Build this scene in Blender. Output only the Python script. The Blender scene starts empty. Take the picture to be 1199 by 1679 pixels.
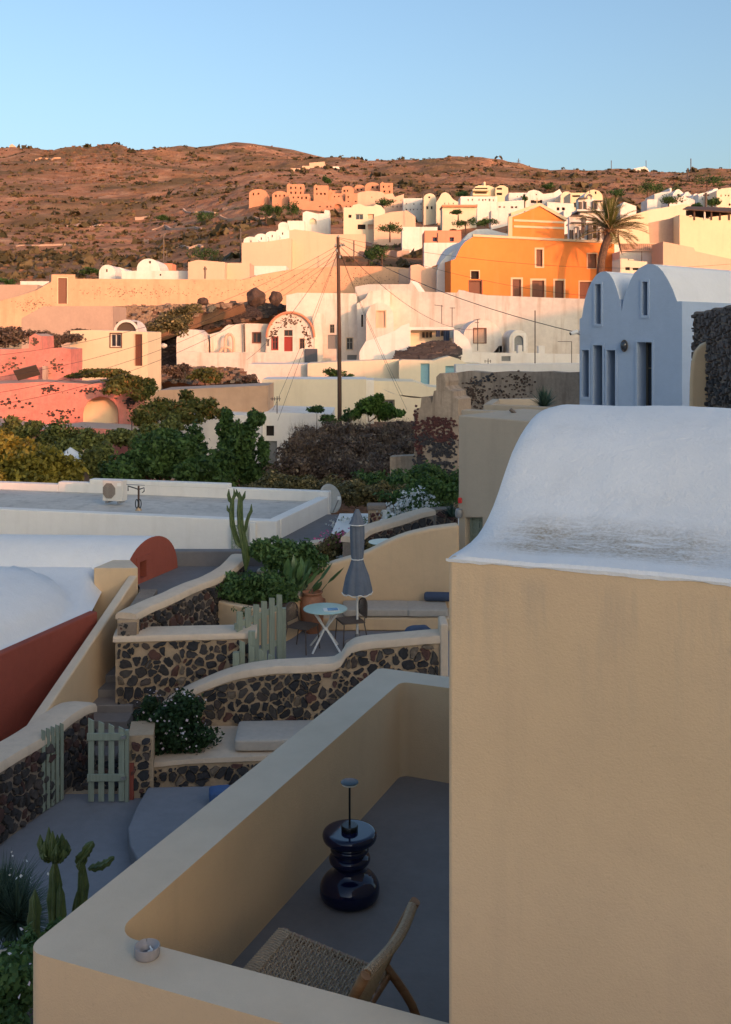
import bpy, bmesh, math, random
import numpy as np
from mathutils import Vector, Matrix, noise as mnoise
from mathutils.geometry import tessellate_polygon
R = math.radians
random.seed(7); rng = np.random.default_rng(7)
sc = bpy.context.scene
COL = sc.collection
# ------------------------------------------------------------------ camera, sky, sun, exposure
# world: the camera's eye is the origin, +Y looks at the hill, z = 0 is eye level, metres
cam_d = bpy.data.cameras.new('camera'); cam = bpy.data.objects.new('camera', cam_d); COL.objects.link(cam)
cam.location = (0, 0, 0); cam.rotation_euler = (R(90), 0, 0)
cam_d.sensor_fit = 'VERTICAL'; cam_d.sensor_height = 36.0; cam_d.lens = 36.0 * 1700 / 1679
cam_d.shift_y = -(839.5 - 550) / 1679.0; cam_d.clip_start = 0.1; cam_d.clip_end = 8000
sc.camera = cam
SUN_EL, SUN_AZ = 9.0, 35.0           # sun behind the camera and to the right
wd = bpy.data.worlds.new('World'); sc.world = wd; wd.use_nodes = True
wn = wd.node_tree.nodes; wl = wd.node_tree.links; wn.clear()
wo = wn.new('ShaderNodeOutputWorld'); bg = wn.new('ShaderNodeBackground'); sky = wn.new('ShaderNodeTexSky')
sky.sky_type = 'NISHITA'; sky.sun_disc = False; sky.sun_elevation = R(SUN_EL); sky.sun_rotation = R(180 - SUN_AZ)
sky.altitude = 150; sky.air_density = 1.0; sky.dust_density = 4.5; sky.ozone_density = 2.0
bg.inputs['Strength'].default_value = 0.14
wl.new(sky.outputs[0], bg.inputs[0]); wl.new(bg.outputs[0], wo.inputs[0])
sl = bpy.data.lights.new('sun', 'SUN'); sl.energy = 1.42; sl.angle = R(0.6); sl.color = (1.0, 0.335, 0.165)
so = bpy.data.objects.new('sun', sl); COL.objects.link(so)
_L = Vector((-math.sin(R(SUN_AZ)) * math.cos(R(SUN_EL)), math.cos(R(SUN_AZ)) * math.cos(R(SUN_EL)), -math.sin(R(SUN_EL))))
so.rotation_euler = _L.to_track_quat('-Z', 'Y').to_euler(); so.location = (30, -40, 40)
sc.view_settings.view_transform = 'Standard'; sc.view_settings.look = 'None'
sc.view_settings.exposure = 1.25; sc.view_settings.gamma = 1.0; sc.view_settings.use_curve_mapping = False
sc.cycles.max_bounces = 6; sc.cycles.diffuse_bounces = 4; sc.cycles.transparent_max_bounces = 6

# ------------------------------------------------------------------ pixel <-> place helpers
F, CX, CY = 1700.0, 600.0, 550.0
def P(px, py, Y): return Vector(((px - CX) * Y / F, Y, -(py - CY) * Y / F))
def PZ(px, py, z):
    Y = -z * F / (py - CY); return P(px, py, Y)
def ZZ(py, Y): return -(py - CY) * Y / F
def XX(px, Y): return (px - CX) * Y / F

# ------------------------------------------------------------------ materials
def nodes(name):
    m = bpy.data.materials.new(name); m.use_nodes = True
    nt = m.node_tree; b = nt.nodes['Principled BSDF']; return m, nt, b
def N(nt, t, **kw):
    n = nt.nodes.new(t)
    for k, v in kw.items():
        if k in n.inputs: n.inputs[k].default_value = v
        else: setattr(n, k, v)
    return n
def ramp(nt, fac, stops):
    r = nt.nodes.new('ShaderNodeValToRGB'); e = r.color_ramp.elements
    while len(e) < len(stops): e.new(0.5)
    for el, (p, c) in zip(e, stops):
        el.position = p; el.color = (*c, 1) if len(c) == 3 else c
    nt.links.new(fac, r.inputs[0]); return r.outputs[0]
def mixc(nt, fac, a, b, mode='MIX'):
    m = nt.nodes.new('ShaderNodeMix'); m.data_type = 'RGBA'; m.blend_type = mode
    for s, v in ((0, fac), (6, a), (7, b)):
        if hasattr(v, 'is_output'): nt.links.new(v, m.inputs[s])
        else: m.inputs[s].default_value = (*v, 1) if isinstance(v, (tuple, list)) and len(v) == 3 else v
    return m.outputs[2]
def posn(nt): return nt.nodes.new('ShaderNodeNewGeometry').outputs['Position']
def noise_(nt, scale, detail=4, rough=0.55, vec=None, dist=0.0):
    n = N(nt, 'ShaderNodeTexNoise', Scale=scale, Detail=detail, Roughness=rough, Distortion=dist)
    nt.links.new(vec if vec is not None else posn(nt), n.inputs['Vector']); return n.outputs['Fac']
def mul3(c, k): return tuple(min(1, x * k) for x in c)
_mc = {}
def stucco(name, col, big=0.7, var=0.10, bump=0.25, fine=60.0, rough=0.92, stain=None, stain_amt=0.25, streak=True):
    """limewashed or painted plaster: uneven coat, hand-trowelled relief, faint run marks"""
    if name in _mc: return _mc[name]
    m, nt, b = nodes(name)
    n1 = noise_(nt, big, 5, 0.6)
    c = ramp(nt, n1, [(0.3, mul3(col, 1 - var)), (0.7, mul3(col, 1 + var * 0.7))])
    n2 = noise_(nt, big * 9, 4, 0.65)
    c = mixc(nt, 0.35, c, ramp(nt, n2, [(0.35, mul3(col, 1 - var)), (0.65, mul3(col, 1 + var * 0.5))]))
    if streak:
        mp = N(nt, 'ShaderNodeMapping'); mp.inputs['Scale'].default_value = (1, 1, 0.09)
        nt.links.new(posn(nt), mp.inputs['Vector'])
        n3 = noise_(nt, big * 5, 4, 0.6, mp.outputs[0])
        s = stain or mul3(col, 0.62)
        fac = ramp(nt, n3, [(0.52, (0, 0, 0)), (0.78, (stain_amt,) * 3)])
        c = mixc(nt, fac, c, s)
    nt.links.new(c, b.inputs['Base Color']); b.inputs['Roughness'].default_value = rough
    b.inputs['Specular IOR Level'].default_value = 0.2
    nb = noise_(nt, fine, 3, 0.7); nb2 = noise_(nt, fine * 0.09, 3, 0.5)
    a = N(nt, 'ShaderNodeMath', operation='MULTIPLY_ADD'); a.inputs[1].default_value = 2.5
    nt.links.new(nb2, a.inputs[0]); nt.links.new(nb, a.inputs[2])
    bp = N(nt, 'ShaderNodeBump', Strength=bump, Distance=0.02); nt.links.new(a.outputs[0], bp.inputs['Height'])
    nt.links.new(bp.outputs[0], b.inputs['Normal'])
    _mc[name] = m; return m
def plain(name, col, rough=0.6, metal=0.0, coat=0.0, var=0.08, scale=8.0, bump=0.0, spec=0.5):
    if name in _mc: return _mc[name]
    m, nt, b = nodes(name)
    if var:
        c = ramp(nt, noise_(nt, scale, 4, 0.6), [(0.3, mul3(col, 1 - var)), (0.7, mul3(col, 1 + var))])
        nt.links.new(c, b.inputs['Base Color'])
    else: b.inputs['Base Color'].default_value = (*col, 1)
    b.inputs['Roughness'].default_value = rough; b.inputs['Metallic'].default_value = metal
    b.inputs['Coat Weight'].default_value = coat; b.inputs['Specular IOR Level'].default_value = spec
    if bump:
        bp = N(nt, 'ShaderNodeBump', Strength=bump, Distance=0.01)
        nt.links.new(noise_(nt, scale * 6, 3, 0.6), bp.inputs['Height']); nt.links.new(bp.outputs[0], b.inputs['Normal'])
    _mc[name] = m; return m
def wood(name, c1, c2, scale=6.0, rough=0.55, axis=2):
    if name in _mc: return _mc[name]
    m, nt, b = nodes(name)
    tc = nt.nodes.new('ShaderNodeTexCoord'); mp = N(nt, 'ShaderNodeMapping')
    s = [scale * 6] * 3; s[axis] = scale * 0.5; mp.inputs['Scale'].default_value = s
    nt.links.new(tc.outputs['Object'], mp.inputs['Vector'])
    n = noise_(nt, 1.0, 6, 0.65, mp.outputs[0], 0.4)
    nt.links.new(ramp(nt, n, [(0.3, c1), (0.7, c2)]), b.inputs['Base Color'])
    b.inputs['Roughness'].default_value = rough
    bp = N(nt, 'ShaderNodeBump', Strength=0.3, Distance=0.004); nt.links.new(n, bp.inputs['Height']); nt.links.new(bp.outputs[0], b.inputs['Normal'])
    _mc[name] = m; return m
def foliage(name, dark, light, transl=0.35, accent=None):
    """leaf colour varies leaf by leaf through the mesh attribute 'tone'"""
    if name in _mc: return _mc[name]
    m, nt, b = nodes(name)
    at = N(nt, 'ShaderNodeAttribute', attribute_name='tone')
    st = [(0.0, dark), (0.75, light)]
    if accent: st.append((0.97, accent))
    c = ramp(nt, at.outputs['Fac'], st)
    nt.links.new(c, b.inputs['Base Color']); b.inputs['Roughness'].default_value = 0.55; b.inputs['Specular IOR Level'].default_value = 0.25
    tr = nt.nodes.new('ShaderNodeBsdfTranslucent'); nt.links.new(c, tr.inputs['Color'])
    mx = nt.nodes.new('ShaderNodeMixShader'); mx.inputs[0].default_value = transl
    nt.links.new(b.outputs[0], mx.inputs[1]); nt.links.new(tr.outputs[0], mx.inputs[2])
    nt.links.new(mx.outputs[0], nt.nodes['Material Output'].inputs[0])
    _mc[name] = m; return m
def stone_mat(name, cols, rough=0.85, fleck=(0.30, 0.26, 0.22), fl=0.25, sc_=14.0):
    """each stone takes its own colour (Object Info random), plus pores and lime flecks"""
    if name in _mc: return _mc[name]
    m, nt, b = nodes(name)
    oi = nt.nodes.new('ShaderNodeObjectInfo')
    st = [(i / len(cols), c) for i, c in enumerate(cols)]
    r = nt.nodes.new('ShaderNodeValToRGB'); r.color_ramp.interpolation = 'CONSTANT'; e = r.color_ramp.elements
    while len(e) < len(st): e.new(0.5)
    for el, (p_, c) in zip(e, st): el.position = p_; el.color = (*c, 1)
    nt.links.new(oi.outputs['Random'], r.inputs[0])
    n = noise_(nt, sc_, 5, 0.65)
    c = mixc(nt, 1.0, r.outputs[0], ramp(nt, n, [(0.3, (0.6,) * 3), (0.7, (1.35,) * 3)]), 'MULTIPLY')
    n2 = noise_(nt, sc_ * 1.7, 6, 0.75)
    c = mixc(nt, ramp(nt, n2, [(0.60, (0, 0, 0)), (0.72, (fl,) * 3)]), c, fleck)
    nt.links.new(c, b.inputs['Base Color']); b.inputs['Roughness'].default_value = rough
    bp = N(nt, 'ShaderNodeBump', Strength=0.5, Distance=0.02); nt.links.new(n, bp.inputs['Height']); nt.links.new(bp.outputs[0], b.inputs['Normal'])
    _mc[name] = m; return m

# ------------------------------------------------------------------ object helpers
def tag(o, label=None, cat=None, group=None, kind=None):
    if label: o['label'] = label
    if cat: o['category'] = cat
    if group: o['group'] = group
    if kind: o['kind'] = kind
    return o
def empty(name, loc, label, cat, group=None):
    o = bpy.data.objects.new(name, None); COL.objects.link(o); o.location = loc; o.empty_display_size = 0.2
    return tag(o, label, cat, group)
def wloc(o):
    v = Vector((0, 0, 0))
    while o is not None: v += o.location; o = o.parent
    return v
def link_mesh(name, verts, faces, mat, parent=None, smooth=False, origin=None):
    """verts are world coordinates; the object's origin goes to `origin` (or its parent's place)"""
    if len(verts) == 0: return None
    V = np.asarray([tuple(v) for v in verts], dtype=float)
    if origin is None:
        origin = wloc(parent) if parent is not None else Vector(((V[:, 0].min() + V[:, 0].max()) / 2, (V[:, 1].min() + V[:, 1].max()) / 2, V[:, 2].min()))
    origin = Vector(origin); V = V - np.array(tuple(origin))
    me = bpy.data.meshes.new(name); me.from_pydata(V.tolist(), [], faces); 
    if smooth: me.polygons.foreach_set('use_smooth', [True] * len(me.polygons))
    if mat: me.materials.append(mat)
    me.update(); me.validate()
    o = bpy.data.objects.new(name, me); COL.objects.link(o)
    if parent is not None: o.parent = parent; o.location = origin - wloc(parent)
    else: o.location = origin
    return o
def fix(o):
    bm = bmesh.new(); bm.from_mesh(o.data); bmesh.ops.remove_doubles(bm, verts=bm.verts, dist=1e-5)
    bmesh.ops.recalc_face_normals(bm, faces=bm.faces); bm.to_mesh(o.data); bm.free(); return o
def bev(o, w, seg=3, ang=35, smooth=True):
    m = o.modifiers.new('bevel', 'BEVEL'); m.width = w; m.segments = seg; m.limit_method = 'ANGLE'; m.angle_limit = R(ang)
    if smooth:
        o.data.polygons.foreach_set('use_smooth', [True] * len(o.data.polygons)); m.harden_normals = True
    return o
class MB:
    def __init__(s): s.v = []; s.f = []
    def add(s, vs, fs):
        k = len(s.v); s.v += [Vector(v) for v in vs]; s.f += [tuple(i + k for i in f) for f in fs]; return s
    def box(s, c, d, rz=0.0, M=None):
        hx, hy, hz = d[0] / 2, d[1] / 2, d[2] / 2
        m = Matrix.Translation(Vector(c)) @ (M if M is not None else Matrix.Rotation(rz, 4, 'Z'))
        vs = [m @ Vector((x * hx, y * hy, z * hz)) for x in (-1, 1) for y in (-1, 1) for z in (-1, 1)]
        return s.add(vs, [(0, 1, 3, 2), (4, 6, 7, 5), (0, 4, 5, 1), (2, 3, 7, 6), (0, 2, 6, 4), (1, 5, 7, 3)])
    def hexa(s, b4, t4):
        return s.add(list(b4) + list(t4), [(3, 2, 1, 0), (4, 5, 6, 7), (0, 1, 5, 4), (1, 2, 6, 5), (2, 3, 7, 6), (3, 0, 4, 7)])
    def bar(s, a, b, w, h=None, up=(0, 0, 1)):
        a, b = Vector(a), Vector(b); h = h or w; d = (b - a).normalized(); up = Vector(up)
        if abs(d.dot(up)) > 0.98: up = Vector((0, 1, 0))
        x = d.cross(up).normalized() * w / 2; y = x.cross(d).normalized() * h / 2
        return s.hexa([a - x - y, a + x - y, a + x + y, a - x + y], [b - x - y, b + x - y, b + x + y, b - x + y])
    def tube(s, pts, r, n=8, cap=True):
        pts = [Vector(p) for p in pts]; rs = r if isinstance(r, (list, tuple)) else [r] * len(pts)
        k = len(s.v); prev = None
        for i, p in enumerate(pts):
            d = (pts[min(i + 1, len(pts) - 1)] - pts[max(i - 1, 0)])
            if d.length < 1e-9: d = Vector((0, 0, 1))
            d.normalize()
            if prev is None:
                a = Vector((0, 0, 1)) if abs(d.z) < 0.9 else Vector((1, 0, 0)); x = d.cross(a).normalized()
            else:
                x = prev - d * prev.dot(d)
                x = x.normalized() if x.length > 1e-6 else d.cross(Vector((0, 0, 1))).normalized()
            prev = x; y = d.cross(x)
            for j in range(n):
                t = 2 * math.pi * j / n; s.v.append(p + (x * math.cos(t) + y * math.sin(t)) * rs[i])
        for i in range(len(pts) - 1):
            for j in range(n):
                a = k + i * n + j; b = k + i * n + (j + 1) % n; s.f.append((a, b, b + n, a + n))
        if cap:
            s.f.append(tuple(k + j for j in range(n))[::-1]); e = k + (len(pts) - 1) * n; s.f.append(tuple(e + j for j in range(n)))
        return s
    def lathe(s, c, prof, n=24):
        c = Vector(c); k = len(s.v)
        for r, z in prof:
            for j in range(n):
                t = 2 * math.pi * j / n; s.v.append(c + Vector((r * math.cos(t), r * math.sin(t), z)))
        for i in range(len(prof) - 1):
            for j in range(n):
                a = k + i * n + j; b = k + i * n + (j + 1) % n; s.f.append((a, b, b + n, a + n))
        s.f.append(tuple(k + j for j in range(n))[::-1]); e = k + (len(prof) - 1) * n; s.f.append(tuple(e + j for j in range(n)))
        return s
    def prism(s, poly, z0, z1):
        """plan polygon [(x,y)] from z0 up to z1"""
        n = len(poly); k = len(s.v)
        s.v += [Vector((x, y, z0)) for x, y in poly] + [Vector((x, y, z1)) for x, y in poly]
        for i in range(n):
            j = (i + 1) % n; s.f.append((k + i, k + j, k + n + j, k + n + i))
        for t in tessellate_polygon([[Vector((x, y, 0)) for x, y in poly]]):
            s.f.append(tuple(k + i for i in t)); s.f.append(tuple(k + n + i for i in reversed(t)))
        return s
    def build(s, name, mat, parent=None, smooth=False, origin=None, rec=True):
        o = link_mesh(name, s.v, s.f, mat, parent, smooth, origin)
        if rec and o: fix(o)
        if smooth and o: autosmooth(o)
        return o
def autosmooth(o, ang=40):
    bm = bmesh.new(); bm.from_mesh(o.data)
    for f in bm.faces: f.smooth = True
    for e in bm.edges:
        if len(e.link_faces) == 2 and e.calc_face_angle(0) > R(ang): e.smooth = False
    bm.to_mesh(o.data); bm.free()
def copy_tree(o, parent=None):
    c = o.copy(); COL.objects.link(c)
    if parent is not None: c.parent = parent
    for ch in list(o.children): copy_tree(ch, c)
    return c
def sheet(name, poly3, mat, **kw):
    """thin slab whose top is poly3 (list of world points)"""
    mb = MB(); n = len(poly3); k = [Vector(p) for p in poly3]
    mb.v = k + [p - Vector((0, 0, 0.06)) for p in k]
    for t in tessellate_polygon([[Vector((p.x, p.y, 0)) for p in k]]): mb.f.append(tuple(t)); mb.f.append(tuple(n + i for i in reversed(t)))
    for i in range(n): j = (i + 1) % n; mb.f.append((i, j, n + j, n + i))
    o = mb.build(name, mat); return tag(o, **kw)
def curve_wall(path, zt, zb, thick, name, mat, parent=None, seg=None):
    """wall along plan path [(x,y)]; zt/zb = list of z per point; thickness grows to the left of travel"""
    n = len(path); mb = MB(); L = []
    for i in range(n):
        a = Vector(path[max(i - 1, 0)]); b = Vector(path[min(i + 1, n - 1)]); d = (b - a).normalized(); L.append(Vector((-d.y, d.x)))
    for i in range(n):
        p = Vector(path[i]); q = p + L[i] * thick
        mb.v += [Vector((p.x, p.y, zb[i])), Vector((p.x, p.y, zt[i])), Vector((q.x, q.y, zt[i])), Vector((q.x, q.y, zb[i]))]
    for i in range(n - 1):
        a = i * 4; b = a + 4
        for j in range(4): mb.f.append((a + j, a + (j + 1) % 4, b + (j + 1) % 4, b + j))
    mb.f += [(0, 1, 2, 3), tuple(4 * (n - 1) + j for j in (3, 2, 1, 0))]
    return mb.build(name, mat, parent)
def resample(pts, step):
    """pts = list of tuples (any dimension, first two are plan); evenly respaced, Catmull-Rom smoothed"""
    P_ = [np.array(p, float) for p in pts]; out = []
    for i in range(len(P_) - 1):
        p0 = P_[max(i - 1, 0)]; p1 = P_[i]; p2 = P_[i + 1]; p3 = P_[min(i + 2, len(P_) - 1)]
        k = max(1, int(np.linalg.norm((p2 - p1)[:2]) / step))
        for j in range(k):
            t = j / k
            out.append(0.5 * ((2 * p1) + (-p0 + p2) * t + (2 * p0 - 5 * p1 + 4 * p2 - p3) * t * t + (-p0 + 3 * p1 - 3 * p2 + p3) * t ** 3))
    out.append(P_[-1]); return [tuple(o) for o in out]

# ------------------------------------------------------------------ facade: a vertical plane through two plan points
class Fac:
    def __init__(s, px0, Z0, px1, Z1):
        s.A = Vector((XX(px0, Z0), Z0, 0)); B = Vector((XX(px1, Z1), Z1, 0))
        s.u = (B - s.A).normalized(); s.n = Vector((s.u.y, -s.u.x, 0))
    def sz(s, px, py):
        d = Vector(((px - CX) / F, 1, -(py - CY) / F)); t = s.A.dot(s.n) / d.dot(s.n); p = d * t
        return ((p - s.A).dot(s.u), p.z)
    def W(s, q, d=0.0): return s.A + s.u * q[0] - s.n * d + Vector((0, 0, q[1]))
def arch(x0, x1, ytop, yspring, n=14, flat=1.0):
    c = (x0 + x1) / 2; r = (x1 - x0) / 2
    return [(c - r * math.cos(math.pi * i / n), yspring - (yspring - ytop) * math.sin(math.pi * i / n) ** flat) for i in range(n + 1)]
def ring(q): return list(zip(range(len(q)), [*range(1, len(q)), 0]))
def area2(q): return sum(q[i][0] * q[(i + 1) % len(q)][1] - q[(i + 1) % len(q)][0] * q[i][1] for i in range(len(q)))
def house(fac, outline, depth, wall, roof=None, name='house', label='', cat='house', openings=(), group=None, ext=None, base=None,
          reveal=0.18, smooth_roof=False, parent=None, bevel=0.0, wname='wall', trimw=None, trimm=None):
    """prism of the outline (pixel points on the facade plane) going `depth` away; real openings with set-back leaves"""
    q = [fac.sz(*p) for p in outline]
    if area2(q) < 0: q = q[::-1]
    if base is not None:
        zmin = min(z for _, z in q); q = [(a, base) if z < zmin + 0.02 * (1 + abs(zmin)) and z <= zmin + 0.3 else (a, z) for a, z in q]
    ev = (-fac.n if ext is None else Vector((ext[0], ext[1], 0)).normalized()) * depth
    W = lambda a, d=0: fac.W(a, 0) + ev * (d / depth)
    sc0 = min(q, key=lambda t: t[1])
    cx = sum(a for a, _ in q) / len(q)
    root = parent or empty(name, fac.W((cx, sc0[1])) + ev * 0.5, label, cat, group)
    holes = []
    for op in openings:
        x0, y0, x1, y1, kind = op[:5]
        if kind in ('door_arch', 'win_arch', 'niche', 'open_arch'):
            hp = [(x1, y1), (x0, y1)] + arch(x0, x1, y0, y0 + (x1 - x0) / 2, 8)
        else: hp = [(x0, y1), (x0, y0), (x1, y0), (x1, y1)]
        h = [fac.sz(*p) for p in hp]
        if area2(h) < 0: h = h[::-1]
        holes.append(h)
    mb = MB(); loops = [[Vector((a, z, 0)) for a, z in q]] + [[Vector((a, z, 0)) for a, z in h[::-1]] for h in holes]
    flat = [p for lp in loops for p in lp]
    mb.v = [W((p.x, p.y)) for p in flat]
    for t in tessellate_polygon(loops): mb.f.append(tuple(t))
    for h in holes:
        k = len(mb.v); m_ = len(h)
        mb.v += [W(p) for p in h] + [W(p) - fac.n * reveal for p in h]
        for i, j in ring(h): mb.f.append((k + i, k + j, k + m_ + j, k + m_ + i))
    k = len(mb.v); n = len(q); mb.v += [W(p, depth) for p in q]
    for t in tessellate_polygon([loops[0]]): mb.f.append(tuple(k + i for i in reversed(t)))
    rb = MB()
    for i, j in ring(q):
        d = (q[j][0] - q[i][0], q[j][1] - q[i][1]); up = -d[0] / (math.hypot(*d) + 1e-9)   # outline is CCW: top edges run to -s
        tgt = rb if (roof is not None and up > 0.25) else mb
        tgt.add([W(q[i]), W(q[j]), W(q[j], depth), W(q[i], depth)], [(0, 1, 2, 3)])
    w = mb.build(wname, wall, root)
    if rb.v:
        r_ = rb.build('roof', roof, root)
        if smooth_roof: autosmooth(r_, 35)
    if bevel: bev(w, bevel, 2, 60)
    px = abs(fac.A.y) / F
    for op, h in zip(openings, holes):
        kind = op[4]; mat = op[5] if len(op) > 5 else None
        xs = [a for a, _ in h]; zs = [z for _, z in h]; x0, x1, z0, z1 = min(xs), max(xs), min(zs), max(zs)
        ww, hh = x1 - x0, z1 - z0
        def bx(mbx, a0, b0, a1, b1, d0, d1): mbx.hexa([fac.W((a0, b0), d0), fac.W((a1, b0), d0), fac.W((a1, b0), d1), fac.W((a0, b0), d1)],
                                                       [fac.W((a0, b1), d0), fac.W((a1, b1), d0), fac.W((a1, b1), d1), fac.W((a0, b1), d1)])
        dd = reveal * 0.75
        if kind in ('door', 'door_arch', 'shutter', 'grille'):
            M_ = MB(); bx(M_, x0, z0, x1, z1, dd, dd + 0.05); leaf = M_.build('door' if 'door' in kind or kind == 'grille' else 'shutter', mat or MT['door_brown'], root)
            if ww > px * 3:
                T = MB(); fw = min(0.09, ww * 0.14)
                bx(T, x0, z0, x0 + fw, z1, dd - 0.03, dd); bx(T, x1 - fw, z0, x1, z1, dd - 0.03, dd); bx(T, x0 + fw, z1 - fw, x1 - fw, z1, dd - 0.03, dd)
                bx(T, x0 + ww / 2 - fw * .3, z0, x0 + ww / 2 + fw * .3, z1 - fw, dd - 0.025, dd)
                nb = 3 if kind != 'shutter' else 5
                for i in range(1, nb): zz = z0 + hh * i / nb; bx(T, x0 + fw, zz - fw * .35, x0 + ww / 2 - fw * .3, zz + fw * .35, dd - 0.022, dd); bx(T, x0 + ww / 2 + fw * .3, zz - fw * .35, x1 - fw, zz + fw * .35, dd - 0.022, dd)
                T.build('frame', mat or MT['door_brown'], leaf, origin=wloc(leaf))
                if kind == 'grille':
                    for i in range(1, 5):
                        g_ = MB(); a = x0 + ww * i / 5; g_.bar(fac.W((a, z0), dd - 0.06), fac.W((a, z1), dd - 0.06), 0.025); g_.build('bar', MT['grey_paint'], leaf)
        elif kind in ('win', 'win_arch'):
            M_ = MB(); bx(M_, x0, z0, x1, z1, dd, dd + 0.03); pane = M_.build('window', MT['glass_dark'], root)
            if ww > px * 3.0:
                T = MB(); fw = min(0.07, ww * 0.13); fm = mat or MT['frame_white']
                bx(T, x0, z0, x0 + fw, z1, dd - 0.04, dd); bx(T, x1 - fw, z0, x1, z1, dd - 0.04, dd)
                bx(T, x0 + fw, z1 - fw, x1 - fw, z1, dd - 0.04, dd); bx(T, x0 + fw, z0, x1 - fw, z0 + fw, dd - 0.04, dd)
                bx(T, x0 + ww / 2 - fw / 2, z0 + fw, x0 + ww / 2 + fw / 2, z1 - fw, dd - 0.035, dd)
                if hh > ww * 1.3:
                    bx(T, x0 + fw, z0 + hh * .6, x0 + ww / 2 - fw / 2, z0 + hh * .6 + fw * .7, dd - 0.033, dd); bx(T, x0 + ww / 2 + fw / 2, z0 + hh * .6, x1 - fw, z0 + hh * .6 + fw * .7, dd - 0.033, dd)
                T.build('frame', fm, pane, origin=wloc(pane))
        elif kind in ('dark', 'niche', 'open_arch'):
            M_ = MB(); dk = reveal + 0.02
            bx(M_, x0 - .03, z0 - .03, x1 + .03, z1 + .03, dk, dk + .04); M_.build('recess', mat or MT['void'], root)
        tr = op[6] if len(op) > 6 else None
        if tr:
            tw, tm = tr; T = MB(); e = -0.04
            bx(T, x0 - tw, z0, x0, z1 + tw, e, 0.004); bx(T, x1, z0, x1 + tw, z1 + tw, e, 0.004); bx(T, x0, z1, x1, z1 + tw, e, 0.004)
            if len(tr) == 2 and (kind in ('win', 'shutter')): bx(T, x0 - tw, z0 - tw * .8, x1 + tw, z0, e - .02, 0.004)
            T.build('surround', tm, root)
    return root

# ------------------------------------------------------------------ rubble masonry: every stone its own mesh
def voronoi_cells(L, zlo, zhi, step, jit=0.42, asp=0.82):
    pts = []; nz = int((zhi - zlo) / (step * asp)) + 3; nx = int(L / step) + 3
    for j in range(-1, nz):
        for i in range(-1, nx):
            off = 0.5 * (j % 2)
            pts.append(((i + off + random.uniform(-jit, jit)) * step, zlo + (j + random.uniform(-jit, jit)) * step * asp))
            for _ in range(random.choice((0, 0, 0, 1, 1, 2))): pts.append((pts[-1][0] + step * random.uniform(-.5, .5), pts[-1][1] + step * random.uniform(-.45, .45)))
    pts = [p for p in pts if -step < p[0] < L + step and zlo - step < p[1] < zhi + step]
    out = []; grid = {}
    for k, p in enumerate(pts): grid.setdefault((int(p[0] // step), int(p[1] // step)), []).append(k)
    for k, (cx, cz) in enumerate(pts):
        if not (0 < cx < L and zlo < cz < zhi): continue
        poly = [(cx - step * 1.2, cz - step * 1.2), (cx + step * 1.2, cz - step * 1.2), (cx + step * 1.2, cz + step * 1.2), (cx - step * 1.2, cz + step * 1.2)]
        gx, gz = int(cx // step), int(cz // step)
        for a in range(gx - 3, gx + 4):
            for b in range(gz - 3, gz + 4):
                for m in grid.get((a, b), ()):
                    if m == k: continue
                    qx, qz = pts[m]; nx_, nz_ = qx - cx, qz - cz; c = (qx * qx + qz * qz - cx * cx - cz * cz) / 2
                    if nx_ * nx_ + nz_ * nz_ > (3.2 * step) ** 2: continue
                    poly = clip(poly, nx_, nz_, c)
                    if len(poly) < 3: break
        if len(poly) >= 3: out.append(((cx, cz), poly))
    return out
def clip(poly, nx, nz, c):
    out = []; n = len(poly)
    for i in range(n):
        a, b = poly[i], poly[(i + 1) % n]; da = a[0] * nx + a[1] * nz - c; db = b[0] * nx + b[1] * nz - c
        if da <= 0: out.append(a)
        if (da < 0 < db) or (db < 0 < da):
            t = da / (da - db); out.append((a[0] + (b[0] - a[0]) * t, a[1] + (b[1] - a[1]) * t))
    return out
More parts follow.
